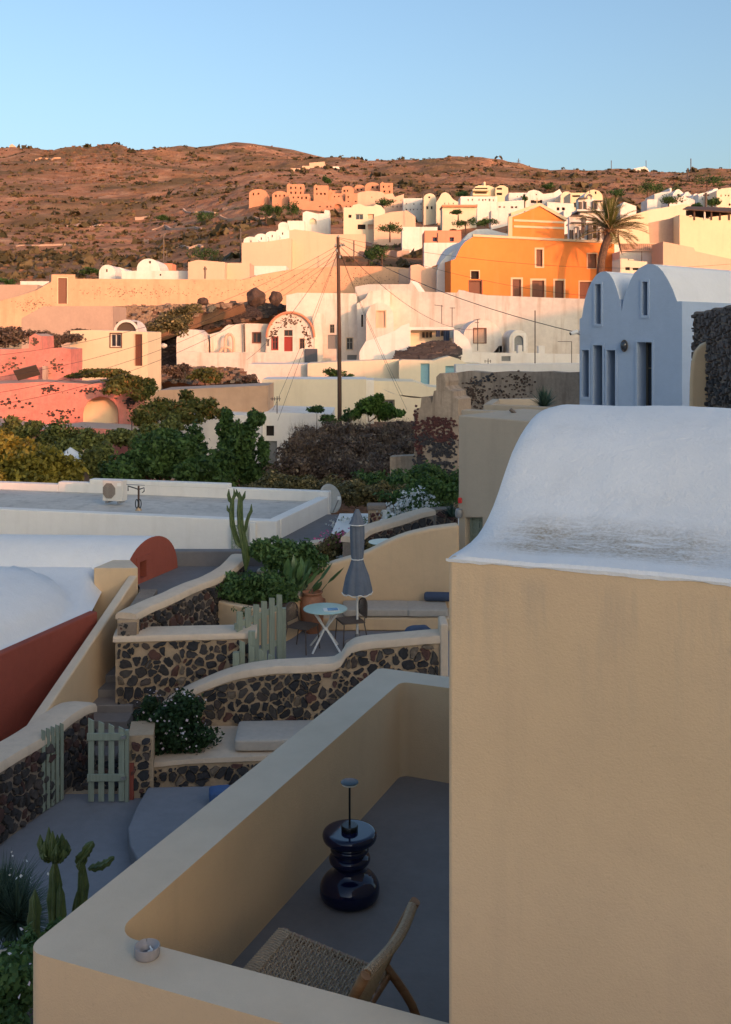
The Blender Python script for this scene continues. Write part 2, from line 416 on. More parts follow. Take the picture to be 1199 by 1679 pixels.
def lay_stones(parent, surf, L, zlo_f, zhi_f, step, mat, gap=0.0125, proud=0.05, margin=0.03, keep=1.0, limit=295, name='stone', skip=None):
    """surf(s, z) -> (point, outward normal). Cells of a cut-up plane, shrunk, rounded and given depth"""
    zlo = min(zlo_f(L * i / 10) for i in range(11)); zhi = max(zhi_f(L * i / 10) for i in range(11))
    cnt = 0; rest = MB()
    for (cx, cz), poly in voronoi_cells(L, zlo, zhi, step):
        e = 0.05; hi = zhi_f(cx) - margin; lo = zlo_f(cx) + margin * .3; sl = (zhi_f(min(L, cx + e)) - zhi_f(max(0, cx - e))) / (2 * e); sl = max(-2.5, min(2.5, sl))
        poly = clip(poly, -sl, 1, hi - sl * cx); poly = clip(poly, 0, -1, -lo) if len(poly) > 2 else poly
        poly = clip(poly, 1, 0, L - margin) if len(poly) > 2 else poly; poly = clip(poly, -1, 0, -margin) if len(poly) > 2 else poly
        if len(poly) < 3 or random.random() > keep or (skip and skip(cx, cz)): continue
        mx = sum(p[0] for p in poly) / len(poly); mz = sum(p[1] for p in poly) / len(poly)
        rad = sum(math.hypot(p[0] - mx, p[1] - mz) for p in poly) / len(poly)
        if rad < step * 0.13 or random.random() < .025: continue
        k = max(0.5, 1 - gap * random.uniform(.6, 2.6) / rad)
        poly = [(mx + (p[0] - mx) * k, mz + (p[1] - mz) * k) for p in poly]
        q = []
        for i in range(len(poly)):
            a, b = poly[i], poly[(i + 1) % len(poly)]
            for t in (0.22, 0.5, 0.78):
                if t == 0.5 and math.hypot(a[0] - b[0], a[1] - b[1]) < rad * .7: continue
                q.append((a[0] + (b[0] - a[0]) * t + random.uniform(-.11, .11) * rad, a[1] + (b[1] - a[1]) * t + random.uniform(-.11, .11) * rad))
        n = len(q); vs = []; pr = proud * random.uniform(.4, 1.25); tilt = (random.uniform(-.3, .3), random.uniform(-.3, .3))
        for sca, dep in ((1.0, -0.012), (0.97, pr * .55), (0.82, pr)):
            for a, b in q:
                s_, z_ = mx + (a - mx) * sca, mz + (b - mz) * sca; p, nn = surf(s_, z_)
                vs.append(p + nn * (dep + (0 if dep < 0 else ((s_ - mx) * tilt[0] + (z_ - mz) * tilt[1]) * .6)))
        p, nn = surf(mx, mz); vs.append(p + nn * pr * random.uniform(.85, 1.2)); fs = []
        for r_ in range(2):
            for i in range(n): j = (i + 1) % n; fs.append((r_ * n + i, r_ * n + j, (r_ + 1) * n + j, (r_ + 1) * n + i))
        fs += [(2 * n + i, 2 * n + (i + 1) % n, 3 * n) for i in range(n)]
        if cnt < limit: 
            o = link_mesh(name, vs, fs, mat, parent, origin=p); cnt += 1
        else: rest.add(vs, fs)
    if rest.v: tag(rest.build('small_stones', mat, parent, rec=False), kind='stuff')
    return cnt
def path_surf(path):
    """surface function of a vertical face standing on a plan path; normal points to the right of travel"""
    pts = [Vector((p[0], p[1])) for p in path]; d = [0]
    for i in range(1, len(pts)): d.append(d[-1] + (pts[i] - pts[i - 1]).length)
    def at(s):
        s = max(0, min(d[-1] - 1e-6, s)); i = max(k for k in range(len(d) - 1) if d[k] <= s)
        return i, (s - d[i]) / (d[i + 1] - d[i] + 1e-9)
    def f(s, z):
        i, t = at(s); p = pts[i].lerp(pts[i + 1], t); e = (pts[i + 1] - pts[i]).normalized(); return Vector((p.x, p.y, z)), Vector((e.y, -e.x, 0))
    def val(vals): return lambda s: (lambda it: vals[it[0]] * (1 - it[1]) + vals[it[0] + 1] * it[1])(at(s))
    return f, d[-1], val
def stone_wall(name, label, path, zt, zb, thick, step, parent=None, cap=0.09, cat='stone wall', over=0.035, limit=295, mortar=None, capmat=None, stones_zb=None, keep=1.0, smat=None, capname='cap'):
    """mortared rubble wall along a path, right side faces the viewer, rounded plaster coping on top"""
    mp = Vector((sum(p[0] for p in path) / len(path), sum(p[1] for p in path) / len(path), min(zb)))
    root = parent or empty(name, mp, label, cat)
    ztc = [z - cap for z in zt]
    curve_wall(path, ztc, zb, thick, 'core', mortar or MT['mortar'], root)
    if cap > 0:
        n = len(path); mb = MB(); prof = [(-over, 0.0), (-over, cap * .55), (-over * .3, cap * .88), (thick * .2, cap), (thick * .8, cap), (thick + over * .3, cap * .88), (thick + over, cap * .55), (thick + over, 0.0)]
        m_ = len(prof)
        for i in range(n):
            a = Vector(path[max(i - 1, 0)][:2]); b = Vector(path[min(i + 1, n - 1)][:2]); dd = (b - a).normalized(); nn = Vector((-dd.y, dd.x))
            ex = dd * (-over if i == 0 else over if i == n - 1 else 0)
            for (o_, h_) in prof:
                w_ = mnoise.noise(Vector((path[i][0] * 3, path[i][1] * 3, o_ * 4))) * .008
                p = Vector(path[i][:2]) + nn * o_ + ex; mb.v.append(Vector((p.x, p.y, ztc[i] + h_ * (1 if h_ else 0) + w_ - (0.002 if h_ == 0 else 0))))
        for i in range(n - 1):
            for j in range(m_): a = i * m_; b = a + m_; k = (j + 1) % m_; mb.f.append((a + j, a + k, b + k, b + j))
        mb.f += [tuple(range(m_)), tuple((n - 1) * m_ + j for j in reversed(range(m_)))]
        mb.build(capname, capmat or MT['cap'], root, smooth=True)
    f, L, val = path_surf(path)
    lay_stones(root, f, L, val(stones_zb or zb), val(ztc), step, smat or MT['basalt'], limit=limit, keep=keep, margin=.02)
    return root

# ------------------------------------------------------------------ leaves
def leaf_cloud(name, blobs, n, size, mat, parent=None, elong=1.8, outward=0.5, seed=1, shell=0.55, kind=None, tonebias=0.0, up=0.2):
    """n leaf quads through the blobs [(centre, (rx,ry,rz), weight)]"""
    r = np.random.default_rng(seed); ws = np.array([b[2] if len(b) > 2 else b[1][0] * b[1][1] + b[1][2] ** 2 for b in blobs], float); ws /= ws.sum()
    idx = r.choice(len(blobs), n, p=ws); C = np.array([tuple(b[0]) for b in blobs])[idx]; RR = np.array([b[1] for b in blobs], float)[idx]
    d = r.normal(size=(n, 3)); d /= np.linalg.norm(d, axis=1)[:, None]
    rad = shell + (1 - shell) * r.random(n) ** 0.5
    lump = 1 + 0.22 * np.sin(d[:, 0] * 7 + idx) * np.cos(d[:, 2] * 6 + idx * 2) + 0.16 * np.sin(d[:, 0] * 17 + idx * 3) * np.cos(d[:, 2] * 15 + d[:, 1] * 9) + 0.13 * r.normal(size=n)
    pos = C + d * RR * (rad * lump)[:, None]
    nn = d * outward + r.normal(size=(n, 3)) * .6 + np.array([0, 0, up]); nn /= np.linalg.norm(nn, axis=1)[:, None]
    t = np.cross(nn, r.normal(size=(n, 3))); t /= np.linalg.norm(t, axis=1)[:, None]; b = np.cross(nn, t)
    s = size * r.uniform(.6, 1.35, n)[:, None]
    V = np.empty((n, 4, 3)); V[:, 0] = pos - t * s * elong * .5; V[:, 1] = pos + b * s * .5 + nn * s * .12; V[:, 2] = pos + t * s * elong * .5; V[:, 3] = pos - b * s * .5 + nn * s * .12
    cl = np.sin(pos[:, 0] * 2.1 / max(size * 6, .3) + 1) * np.sin(pos[:, 1] * 1.7 / max(size * 6, .3)) * np.sin(pos[:, 2] * 2.3 / max(size * 6, .3) + 2)
    tone = np.clip(.45 + .26 * cl + .22 * r.normal(size=n) + tonebias, 0, 1)
    return quads(name, V, tone, mat, parent, kind)
def quads(name, V, tone, mat, parent=None, kind=None, origin=None):
    n = len(V); W_ = V.reshape(-1, 3)
    if origin is None: origin = wloc(parent) if parent is not None else Vector(((W_[:, 0].mean()), W_[:, 1].mean(), W_[:, 2].min()))
    W_ = W_ - np.array(tuple(origin))
    me = bpy.data.meshes.new(name); me.vertices.add(4 * n); me.vertices.foreach_set('co', W_.astype(np.float32).ravel())
    me.loops.add(4 * n); me.loops.foreach_set('vertex_index', np.arange(4 * n, dtype=np.int32)); me.polygons.add(n)
    me.polygons.foreach_set('loop_start', np.arange(0, 4 * n, 4, dtype=np.int32)); me.polygons.foreach_set('loop_total', np.full(n, 4, dtype=np.int32))
    me.update(calc_edges=True); a = me.attributes.new('tone', 'FLOAT', 'POINT'); a.data.foreach_set('value', np.repeat(tone, 4).astype(np.float32))
    me.materials.append(mat); o = bpy.data.objects.new(name, me); COL.objects.link(o)
    if parent is not None: o.parent = parent; o.location = Vector(origin) - wloc(parent)
    else: o.location = origin
    if kind: o['kind'] = kind
    return o
def blades(name, base, n, length, width, mat, parent=None, spread=1.0, droop=0.3, seed=3, curve=3, minel=0.1):
    """strap or needle leaves fanning from a base point"""
    r = np.random.default_rng(seed); V = []; T = []
    for i in range(n):
        az = r.random() * 2 * math.pi; el = minel + (math.pi / 2 - minel) * (1 - r.random() ** (0.8) * spread); L = length * r.uniform(.7, 1.1)
        d = np.array([math.cos(az) * math.cos(el), math.sin(az) * math.cos(el), math.sin(el)]); side = np.array([-math.sin(az), math.cos(az), 0])
        p = np.array(tuple(base)) + d * 0.02; pw = width; seg = L / curve; tn = r.random()
        for k in range(curve):
            q = p + d * seg; nw = width * max(0, 1 - (k + 1) / curve) ** .6 if k < curve - 1 else width * .06
            V.append([p - side * pw / 2, p + side * pw / 2, q + side * nw / 2, q - side * nw / 2]); T.append(tn)
            d = d + np.array([0, 0, -droop * r.uniform(.5, 1.2) / curve]); d /= np.linalg.norm(d); p = q; pw = nw
    return quads(name, np.array(V), np.array(T), mat, parent)
# ------------------------------------------------------------------ palette (real surface colours)
MT = {}
def tan_mat():
    m, nt, b = nodes('tan_plaster'); col = (0.67, 0.475, 0.29)
    c = ramp(nt, noise_(nt, .8, 5, .6), [(.3, mul3(col, .93)), (.7, mul3(col, 1.05))])
    c = mixc(nt, ramp(nt, noise_(nt, 3.1, 6, .7), [(.5, (0,) * 3), (.75, (.35,) * 3)]), c, (.56, .39, .25))
    c = mixc(nt, ramp(nt, noise_(nt, 95, 3, .8), [(.60, (0,) * 3), (.70, (.28,) * 3)]), c, (.40, .27, .17))
    mp = N(nt, 'ShaderNodeMapping'); mp.inputs['Scale'].default_value = (1, 1, .06); nt.links.new(posn(nt), mp.inputs['Vector'])
    c = mixc(nt, ramp(nt, noise_(nt, 7, 5, .65, mp.outputs[0]), [(.55, (0,) * 3), (.8, (.22,) * 3)]), c, (.45, .32, .22))
    zs = nt.nodes.new('ShaderNodeSeparateXYZ'); nt.links.new(posn(nt), zs.inputs[0])
    zm = N(nt, 'ShaderNodeMapRange'); zm.inputs[1].default_value = -1.5; zm.inputs[2].default_value = -.86; nt.links.new(zs.outputs['Z'], zm.inputs[0])
    mq = N(nt, 'ShaderNodeMapping'); mq.inputs['Scale'].default_value = (1, 1, .12); nt.links.new(posn(nt), mq.inputs['Vector'])
    run = ramp(nt, noise_(nt, 11, 6, .7, mq.outputs[0]), [(.48, (0,) * 3), (.72, (.6,) * 3)]); lim = ramp(nt, zm.outputs[0], [(.0, (0,) * 3), (.9, (1,) * 3), (1.0, (0,) * 3)])
    c = mixc(nt, mixc(nt, 1, run, lim, 'MULTIPLY'), c, (.46, .35, .25))
    # dust and bleaching on ledges that face up, plus their skylight grey painted in
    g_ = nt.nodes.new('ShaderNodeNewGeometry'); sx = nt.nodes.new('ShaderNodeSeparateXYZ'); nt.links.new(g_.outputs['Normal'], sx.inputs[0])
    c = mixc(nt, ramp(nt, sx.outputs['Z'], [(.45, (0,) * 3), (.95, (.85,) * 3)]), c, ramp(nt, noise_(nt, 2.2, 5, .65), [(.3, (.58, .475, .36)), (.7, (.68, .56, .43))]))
    nt.links.new(c, b.inputs['Base Color']); b.inputs['Roughness'].default_value = .93; b.inputs['Specular IOR Level'].default_value = .15
    a = N(nt, 'ShaderNodeMath', operation='MULTIPLY_ADD'); a.inputs[1].default_value = 2.2; nt.links.new(noise_(nt, 5, 4, .55), a.inputs[0]); nt.links.new(noise_(nt, 110, 3, .7), a.inputs[2])
    bp = N(nt, 'ShaderNodeBump', Strength=.22, Distance=.02); nt.links.new(a.outputs[0], bp.inputs['Height']); nt.links.new(bp.outputs[0], b.inputs['Normal']); return m
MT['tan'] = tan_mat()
MT['tan_shaded'] = stucco('tan_plaster_shaded', (0.47, 0.385, 0.29), 0.6, .07, .2, 20)  # greyer copy of the tan plaster: the shaded facing is put into its colour
MT['cap'] = stucco('coping_plaster', (0.68, 0.53, 0.39), 1.3, .10, .35, 40, stain=(.35, .27, .19))
MT['white'] = stucco('white_limewash', (0.78, 0.74, 0.68), .5, .06, .3, 40, stain=(.5, .45, .38), stain_amt=.2)
MT['white_vault'] = stucco('white_vault_plaster', (0.76, 0.75, 0.74), .8, .05, .5, 34, stain=(.5, .47, .42), stain_amt=.08)
MT['white_far'] = stucco('white_village', (0.80, 0.755, 0.69), .2, .13, .15, 8, stain=(.5, .38, .28), stain_amt=.5)
MT['white_old'] = stucco('weathered_white', (0.76, 0.69, 0.60), .22, .20, .25, 8, stain=(.42, .30, .20), stain_amt=.75)
MT['cream'] = stucco('cream_wash', (0.78, 0.68, 0.50), .3, .06, .15, 10, stain=(.5, .4, .25), stain_amt=.25)
MT['yellow'] = stucco('yellow_wash', (0.80, 0.66, 0.44), .3, .07, .15, 8)
MT['peach'] = stucco('peach_wash', (0.74, 0.50, 0.36), .3, .07, .15, 8, stain=(.5, .3, .2))
MT['ochre'] = stucco('ochre_wall', (0.62, 0.385, 0.245), .25, .16, .4, 6, stain=(.42, .25, .15), stain_amt=.6)
MT['rose'] = stucco('rose_grey_render', (0.50, 0.36, 0.28), .4, .12, .2, 8, stain=(.35, .25, .2))
MT['orange'] = stucco('orange_church_wash', (0.86, 0.27, 0.07), .18, .10, .15, 6, stain=(.75, .33, .12), stain_amt=.45)
MT['pink'] = stucco('pink_wash', (0.70, 0.25, 0.20), .5, .34, .6, 10, stain=(.42, .28, .20), stain_amt=.8)
MT['coral'] = stucco('coral_wash', (0.75, 0.30, 0.18), .3, .08, .15, 10)
MT['brick_raw'] = stucco('raw_brick_render', (0.62, 0.31, 0.19), .4, .14, .2, 8, stain=(.5, .3, .2), stain_amt=.5)
MT['blue_wall'] = stucco('pale_blue_wash', (0.40, 0.49, 0.62), .7, .06, .35, 28, stain=(.30, .38, .5), stain_amt=.15)
MT['redwall'] = stucco('oxblood_plaster', (0.29, 0.075, 0.052), .9, .10, .3, 45, stain=(.30, .09, .06), stain_amt=.3)
MT['redlun'] = stucco('red_plaster', (0.31, 0.085, 0.06), .9, .08, .3, 45)
MT['grey_floor'] = stucco('grey_cement_floor', (0.215, 0.195, 0.185), 1.1, .16, .2, 30, stain=(.16, .15, .15), stain_amt=.25, rough=.72, streak=False)
MT['patio'] = stucco('slate_blue_floor', (0.225, 0.222, 0.235), .9, .15, .2, 30, rough=.75, streak=False)
MT['roof_grey'] = stucco('grey_roof_cement', (0.56, 0.515, 0.46), .6, .25, .3, 20, stain=(.18, .16, .14), stain_amt=.5)
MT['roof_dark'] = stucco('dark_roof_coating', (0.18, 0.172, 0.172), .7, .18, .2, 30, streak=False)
MT['mortar'] = stucco('lime_mortar', (0.46, 0.335, 0.22), 2.5, .16, .8, 30, stain=(.26, .19, .13), stain_amt=.5, streak=False)
MT['mortar_dark'] = stucco('grey_mortar', (0.27, 0.215, 0.17), 2.5, .28, .9, 30, stain=(.09, .08, .07), stain_amt=.6, streak=False)
MT['ruin'] = stucco('eroded_plaster', (0.48, 0.36, 0.26), .8, .30, .9, 14, stain=(.17, .12, .09), stain_amt=.8)
MT['basalt'] = stone_mat('basalt', [(.036, .034, .036), (.05, .044, .042), (.028, .028, .031), (.075, .056, .047), (.040, .036, .036), (.030, .028, .030), (.10, .045, .035), (.024, .023, .026), (.065, .055, .048), (.045, .038, .035), (.028, .027, .03), (.16, .12, .085)])
MT['basalt_dark'] = stone_mat('basalt_dark', [(.034, .032, .034), (.045, .04, .039), (.065, .053, .048), (.027, .025, .027), (.07, .034, .028), (.035, .031, .031)], fl=.35)
MT['rubble'] = stone_mat('warm_rubble', [(.12, .075, .05), (.2, .13, .085), (.05, .035, .03), (.30, .2, .13), (.08, .05, .04), (.16, .08, .05)], sc_=5)
MT['redstone'] = stone_mat('red_scoria', [(.13, .045, .035), (.10, .035, .03), (.03, .025, .027), (.16, .06, .045), (.04, .03, .03)], fl=.3)
MT['blackstone'] = stone_mat('black_scoria', [(.08, .07, .066), (.05, .046, .048), (.12, .098, .088), (.065, .058, .056), (.15, .12, .10)], fl=.4)
MT['void'] = plain('dark_interior', (.02, .016, .013), .9, var=0)
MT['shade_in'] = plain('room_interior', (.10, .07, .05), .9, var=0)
MT['glass_dark'] = plain('window_glass', (.035, .04, .05), .12, var=0, spec=.7)
MT['frame_white'] = plain('white_frame', (.6, .55, .48), .5)
MT['door_brown'] = plain('brown_door', (.16, .055, .028), .6, scale=5)
MT['door_red'] = plain('red_door', (.32, .03, .02), .5)
MT['door_blue'] = plain('sky_blue_door', (.22, .42, .50), .5)
MT['frame_tan'] = stucco('trim_tan', (.72, .55, .36), .5, .05, .1, 20)
MT['frame_olive'] = plain('olive_frame', (.12, .10, .07), .5)
MT['grey_paint'] = plain('grey_paint', (.22, .23, .23), .6)
MT['sage'] = wood('sage_painted_wood', (.21, .245, .19), (.31, .35, .275), 5, .6)
MT['metal_white'] = plain('white_metal', (.72, .71, .68), .4, var=.02)
MT['metal_dark'] = plain('dark_brown_metal', (.095, .07, .056), .5)
MT['metal_grey'] = plain('galvanised', (.32, .32, .32), .45, .6)
MT['black'] = plain('black_rubber', (.012, .012, .013), .6)
MT['pole_wood'] = wood('creosoted_pole', (.055, .03, .02), (.12, .065, .04), .8, .85)
MT['oak'] = wood('oiled_teak', (.20, .095, .04), (.34, .18, .085), 5, .4, axis=0)
MT['cord'] = plain('woven_cord', (.40, .30, .20), .8, var=.15, scale=60, bump=.4)
MT['navy'] = plain('navy_glaze', (.003, .006, .032), .10, coat=.25, var=0, spec=.4)
MT['lampblack'] = plain('black_powdercoat', (.008, .009, .011), .3, var=0)
MT['lampglass'] = plain('frosted_lamp_lens', (.7, .68, .62), .3, var=0)
MT['lamphead'] = plain('blue_grey_lamp_top', (.05, .075, .09), .5, var=0)
MT['mint'] = plain('mint_table_top', (.42, .55, .47), .35, var=.03)
MT['fabric_grey'] = plain('taupe_canvas', (.45, .39, .325), .95, var=.07, scale=12, bump=.2)
MT['fabric_blue'] = plain('denim_blue_canvas', (.055, .075, .125), .95, var=.08, scale=20, bump=.2)
MT['umbrella'] = plain('slate_canvas', (.13, .15, .185), .95, var=.10, scale=7, bump=.25)
MT['piping'] = plain('white_piping', (.7, .68, .64), .8, var=0)
MT['terracotta'] = plain('terracotta', (.34, .145, .075), .7, var=.12, scale=9, bump=.2)
MT['ceramic'] = plain('grey_ceramic', (.30, .27, .265), .55, var=.05, scale=40)
MT['ash_in'] = plain('blue_grey_glaze', (.26, .29, .36), .35, var=.1, scale=60)
MT['paper'] = plain('white_paper', (.75, .74, .70), .8, var=0)
MT['ash'] = plain('cigarette_ash', (.12, .12, .13), .9, var=.4, scale=150)
MT['ac'] = plain('ac_casing', (.66, .61, .54), .45, var=.03)
MT['dish'] = plain('dish_grey', (.33, .34, .32), .6)
MT['soil'] = plain('soil', (.07, .05, .035), .95, var=.3, scale=9, bump=.8)
MT['red_box'] = plain('alarm_red', (.5, .02, .02), .4, var=0)
MT['g_bush'] = foliage('bush_green', (0.028, 0.064, 0.020), (0.125, 0.216, 0.068))
MT['g_flower'] = foliage('flower_bush_green', (0.012, 0.030, 0.012), (0.045, 0.090, 0.033))
MT['g_dark'] = foliage('dark_green', (0.024, 0.054, 0.018), (0.097, 0.176, 0.049))
MT['g_olive'] = foliage('olive_green', (0.054, 0.065, 0.019), (0.211, 0.230, 0.067))
MT['g_yellow'] = foliage('yellow_green', (0.071, 0.071, 0.011), (0.374, 0.302, 0.051))
MT['g_lemon'] = foliage('lemon_green', (0.028, 0.070, 0.011), (0.119, 0.210, 0.042))
MT['g_creep'] = foliage('creeper_green', (0.042, 0.056, 0.014), (0.182, 0.182, 0.049), accent=(0.420, 0.196, 0.070))
MT['g_dry'] = foliage('dry_brown', (0.070, 0.047, 0.034), (0.233, 0.163, 0.116), accent=(0.389, 0.296, 0.186))
MT['g_dryo'] = foliage('dry_olive', (0.061, 0.055, 0.024), (0.224, 0.190, 0.078), accent=(0.517, 0.380, 0.172))
MT['g_palm'] = foliage('palm_green', (0.039, 0.058, 0.016), (0.195, 0.195, 0.052))
MT['g_blue'] = foliage('blue_green_needles', (0.024, 0.048, 0.030), (0.090, 0.135, 0.090))
MT['g_scrub'] = foliage('hill_scrub', (0.067, 0.057, 0.023), (0.226, 0.161, 0.075))
MT['petal_w'] = foliage('pale_pink_petal', (.55, .42, .45), (.75, .68, .68), .2)
MT['petal_m'] = foliage('magenta_petal', (.40, .06, .18), (.62, .16, .32), .2)
MT['petal_white'] = foliage('white_petal', (.55, .55, .52), (.78, .78, .75), .2)
def cactus_mat():
    m, nt, b = nodes('cactus_skin'); n = noise_(nt, 14, 4, .6)
    nt.links.new(ramp(nt, n, [(.3, (.035, .065, .018)), (.7, (.09, .13, .04))]), b.inputs['Base Color']); b.inputs['Roughness'].default_value = .5
    bp = N(nt, 'ShaderNodeBump', Strength=.3, Distance=.01); nt.links.new(noise_(nt, 60, 3), bp.inputs['Height']); nt.links.new(bp.outputs[0], b.inputs['Normal']); return m
MT['cactus'] = cactus_mat()
def terrain_mat():
    m, nt, b = nodes('dry_hillside')
    big = noise_(nt, .012, 6, .62); mid = noise_(nt, .07, 6, .65); fin = noise_(nt, .5, 6, .7); vf = noise_(nt, 3.0, 4, .7)
    c = ramp(nt, mid, [(.30, (.29, .135, .075)), (.45, (.39, .19, .108)), (.58, (.46, .25, .15)), (.72, (.54, .34, .22))])
    g = ramp(nt, big, [(.42, (0, 0, 0)), (.62, (.75,) * 3)])
    c = mixc(nt, g, c, ramp(nt, fin, [(.35, (.055, .05, .02)), (.65, (.15, .12, .055))]))
    c = mixc(nt, ramp(nt, fin, [(.54, (0, 0, 0)), (.66, (.7,) * 3)]), c, (.13, .095, .05))
    c = mixc(nt, ramp(nt, vf, [(.60, (0, 0, 0)), (.72, (.6,) * 3)]), c, (.34, .22, .14))
    nt.links.new(c, b.inputs['Base Color']); b.inputs['Roughness'].default_value = .95; b.inputs['Specular IOR Level'].default_value = .1
    a = N(nt, 'ShaderNodeMath', operation='MULTIPLY_ADD'); a.inputs[1].default_value = 3.; nt.links.new(mid, a.inputs[0]); nt.links.new(fin, a.inputs[2])
    bp = N(nt, 'ShaderNodeBump', Strength=1.0, Distance=1.1); nt.links.new(a.outputs[0], bp.inputs['Height']); nt.links.new(bp.outputs[0], b.inputs['Normal']); return m
MT['terrain'] = terrain_mat()

# ------------------------------------------------------------------ terrain
SKY = [(-700, 262), (0, 247), (20, 243), (60, 243), (90, 247), (125, 244), (150, 241), (165, 236), (180, 235), (198, 237), (206, 243), (213, 252), (225, 254), (235, 252), (242, 254), (255, 250), (285, 248), (330, 240), (360, 236), (385, 233), (430, 239), (480, 247), (510, 256), (540, 263), (575, 261), (600, 266), (650, 271), (700, 268), (740, 265), (790, 264), (840, 269), (870, 278), (920, 285), (1000, 283), (1060, 286), (1100, 290), (1150, 286), (1199, 283), (1900, 275)]
ZT = [28, 40, 60, 75, 90, 115, 130, 150, 200, 260, 330, 420, 600, 900, 1300]
PL = [1060, 900, 790, 660, 625, 605, 580, 505, 462, 442, 415, 378, 330, 270, None]
PC = [1060, 900, 790, 740, 700, 640, 600, 500, 450, 400, 362, 325, 296, 276, None]
PR = [1060, 900, 790, 740, 700, 640, 545, 460, 405, 362, 338, 318, 303, 293, None]
def terr_py(px, Z):
    s = float(np.interp(px, [a for a, _ in SKY], [b for _, b in SKY])); lz = math.log(Z); LZ = [math.log(z) for z in ZT]
    f = [float(np.interp(lz, LZ, [x if x is not None else s for x in T])) for T in (PL, PC, PR)]
    wl_ = min(1, max(0, (430 - px) / 200)); wr = min(1, max(0, (px - 700) / 250))
    y = f[1] * (1 - wl_ - wr) + f[0] * wl_ + f[2] * wr
    return max(y, s)
def terr_z(px, Z):
    z = ZZ(terr_py(px, min(Z, 1300)), Z)
    if Z > 1300: z = ZZ(terr_py(px, 1300), 1300) - (Z - 1300) * .25
    if Z > 150:
        k = min(1, (Z - 150) / 250); p = Vector((XX(px, Z), Z, 0))
        z += k * (mnoise.fractal(p * .006, 1.0, 2.0, 5) * Z * .011 + abs(mnoise.noise(p * .022)) * Z * .006 + mnoise.noise(p * .11) * .45) * (0.25 if 1200 < Z < 1400 else 1)
        # stepped dry-stone terraces on the lower slopes
        if Z < 700: t = z / 4.5; fr = t - math.floor(t); z += (min(1, fr * 3.5) - fr) * 1.6 * k
    return z
def ground_Z(px, py, lo=150, hi=1290):
    Z = lo
    while Z < hi:
        if CY - terr_z(px, Z) * F / Z <= py: return Z
        Z *= 1.012
    return hi
def build_terrain():
    pxs = list(np.linspace(-700, 1900, 520)); Zs = [28]
    while Zs[-1] < 1300: Zs.append(Zs[-1] * 1.0155)
    Zs += [1330, 1400, 1600, 2200, 3200]
    vs = []; fs = []; n = len(pxs)
    for Z in Zs:
        for px in pxs: vs.append((XX(px, Z), Z, terr_z(px, Z)))
    for i in range(len(Zs) - 1):
        for j in range(n - 1): a = i * n + j; fs.append((a, a + 1, a + n + 1, a + n))
    tag(link_mesh('hillside', vs, fs, MT['terrain'], smooth=False, origin=(0, 0, 0)), kind='structure')
build_terrain()
g = MB(); g.add([(-400, -300, -8.6), (400, -300, -8.6), (400, 32, -8.6), (-400, 32, -8.6)], [(0, 1, 2, 3)])
tag(g.build('ground', MT['white']), kind='structure')

# unseen houses added behind the viewer, rooflines shaped to shade the near terraces
sa, ca = math.sin(R(SUN_AZ)), math.cos(R(SUN_AZ))
EP = [(-6, .9), (3, .9), (6, .45), (11.5, .35), (12.5, 1.8), (15, 3.6), (19, 4.1), (21.5, 4.3), (23.5, 6.5), (28, 7.0), (33, 7.3), (38, 7.6), (51, 8.4), (60, 9.6), (82, 15.5), (100, 17), (140, 19)]
def pq(p, q): return Vector((p * ca - q * sa, p * sa + q * ca, 0))
QB = -16.0
# unseen lime-washed terrace added below the viewer to bounce skylight onto the near walls
mb = MB(); mb.prism([(-9, -14), (9, -14), (9, .9), (-9, .9)], -2.2, -1.62); tag(mb.build('bounce_terrace', MT['white']), kind='structure')
def behind():
    b = [-6, -1, 3, 12, 15, 21.5, 23.2, 33, 45, 60, 72, 84, 92]
    names = ['long white house', 'low tan house', 'low white cave house', 'stepped cream house', 'white vaulted house', 'narrow cream house', 'tall tan house', 'white house with flat roof', 'peach house', 'high white house', 'upper tan house', 'topmost cream house']
    for i in range(len(b) - 1):
        p0, p1 = b[i], b[i + 1]; pts = sorted({p0, p1} | {p for p, _ in EP if p0 < p < p1}); tz = [float(np.interp(p, [a for a, _ in EP], [e for _, e in EP])) - QB * math.tan(R(SUN_EL)) for p in pts]
        mb = MB(); n = len(pts); prof = [(p, z) for p, z in zip(pts, tz)]
        poly = [(p0, -9)] + prof + [(p1, -9)]; m_ = len(poly); d = 5 + (i % 3)
        mb.v = [pq(p, QB) + Vector((0, 0, z)) for p, z in poly] + [pq(p, QB - d) + Vector((0, 0, z)) for p, z in poly]
        for t in tessellate_polygon([[Vector((p, z, 0)) for p, z in poly]]): mb.f.append(tuple(t)); mb.f.append(tuple(m_ + k for k in reversed(t)))
        for k in range(m_): j = (k + 1) % m_; mb.f.append((k, j, m_ + j, m_ + k))
        tag(mb.build('sun_blocker', [MT['white'], MT['tan'], MT['cream']][i % 3]), names[i] + ' added unseen behind the viewpoint to block the sun', 'house', 'unseen sun blockers added behind the viewpoint')
behind()
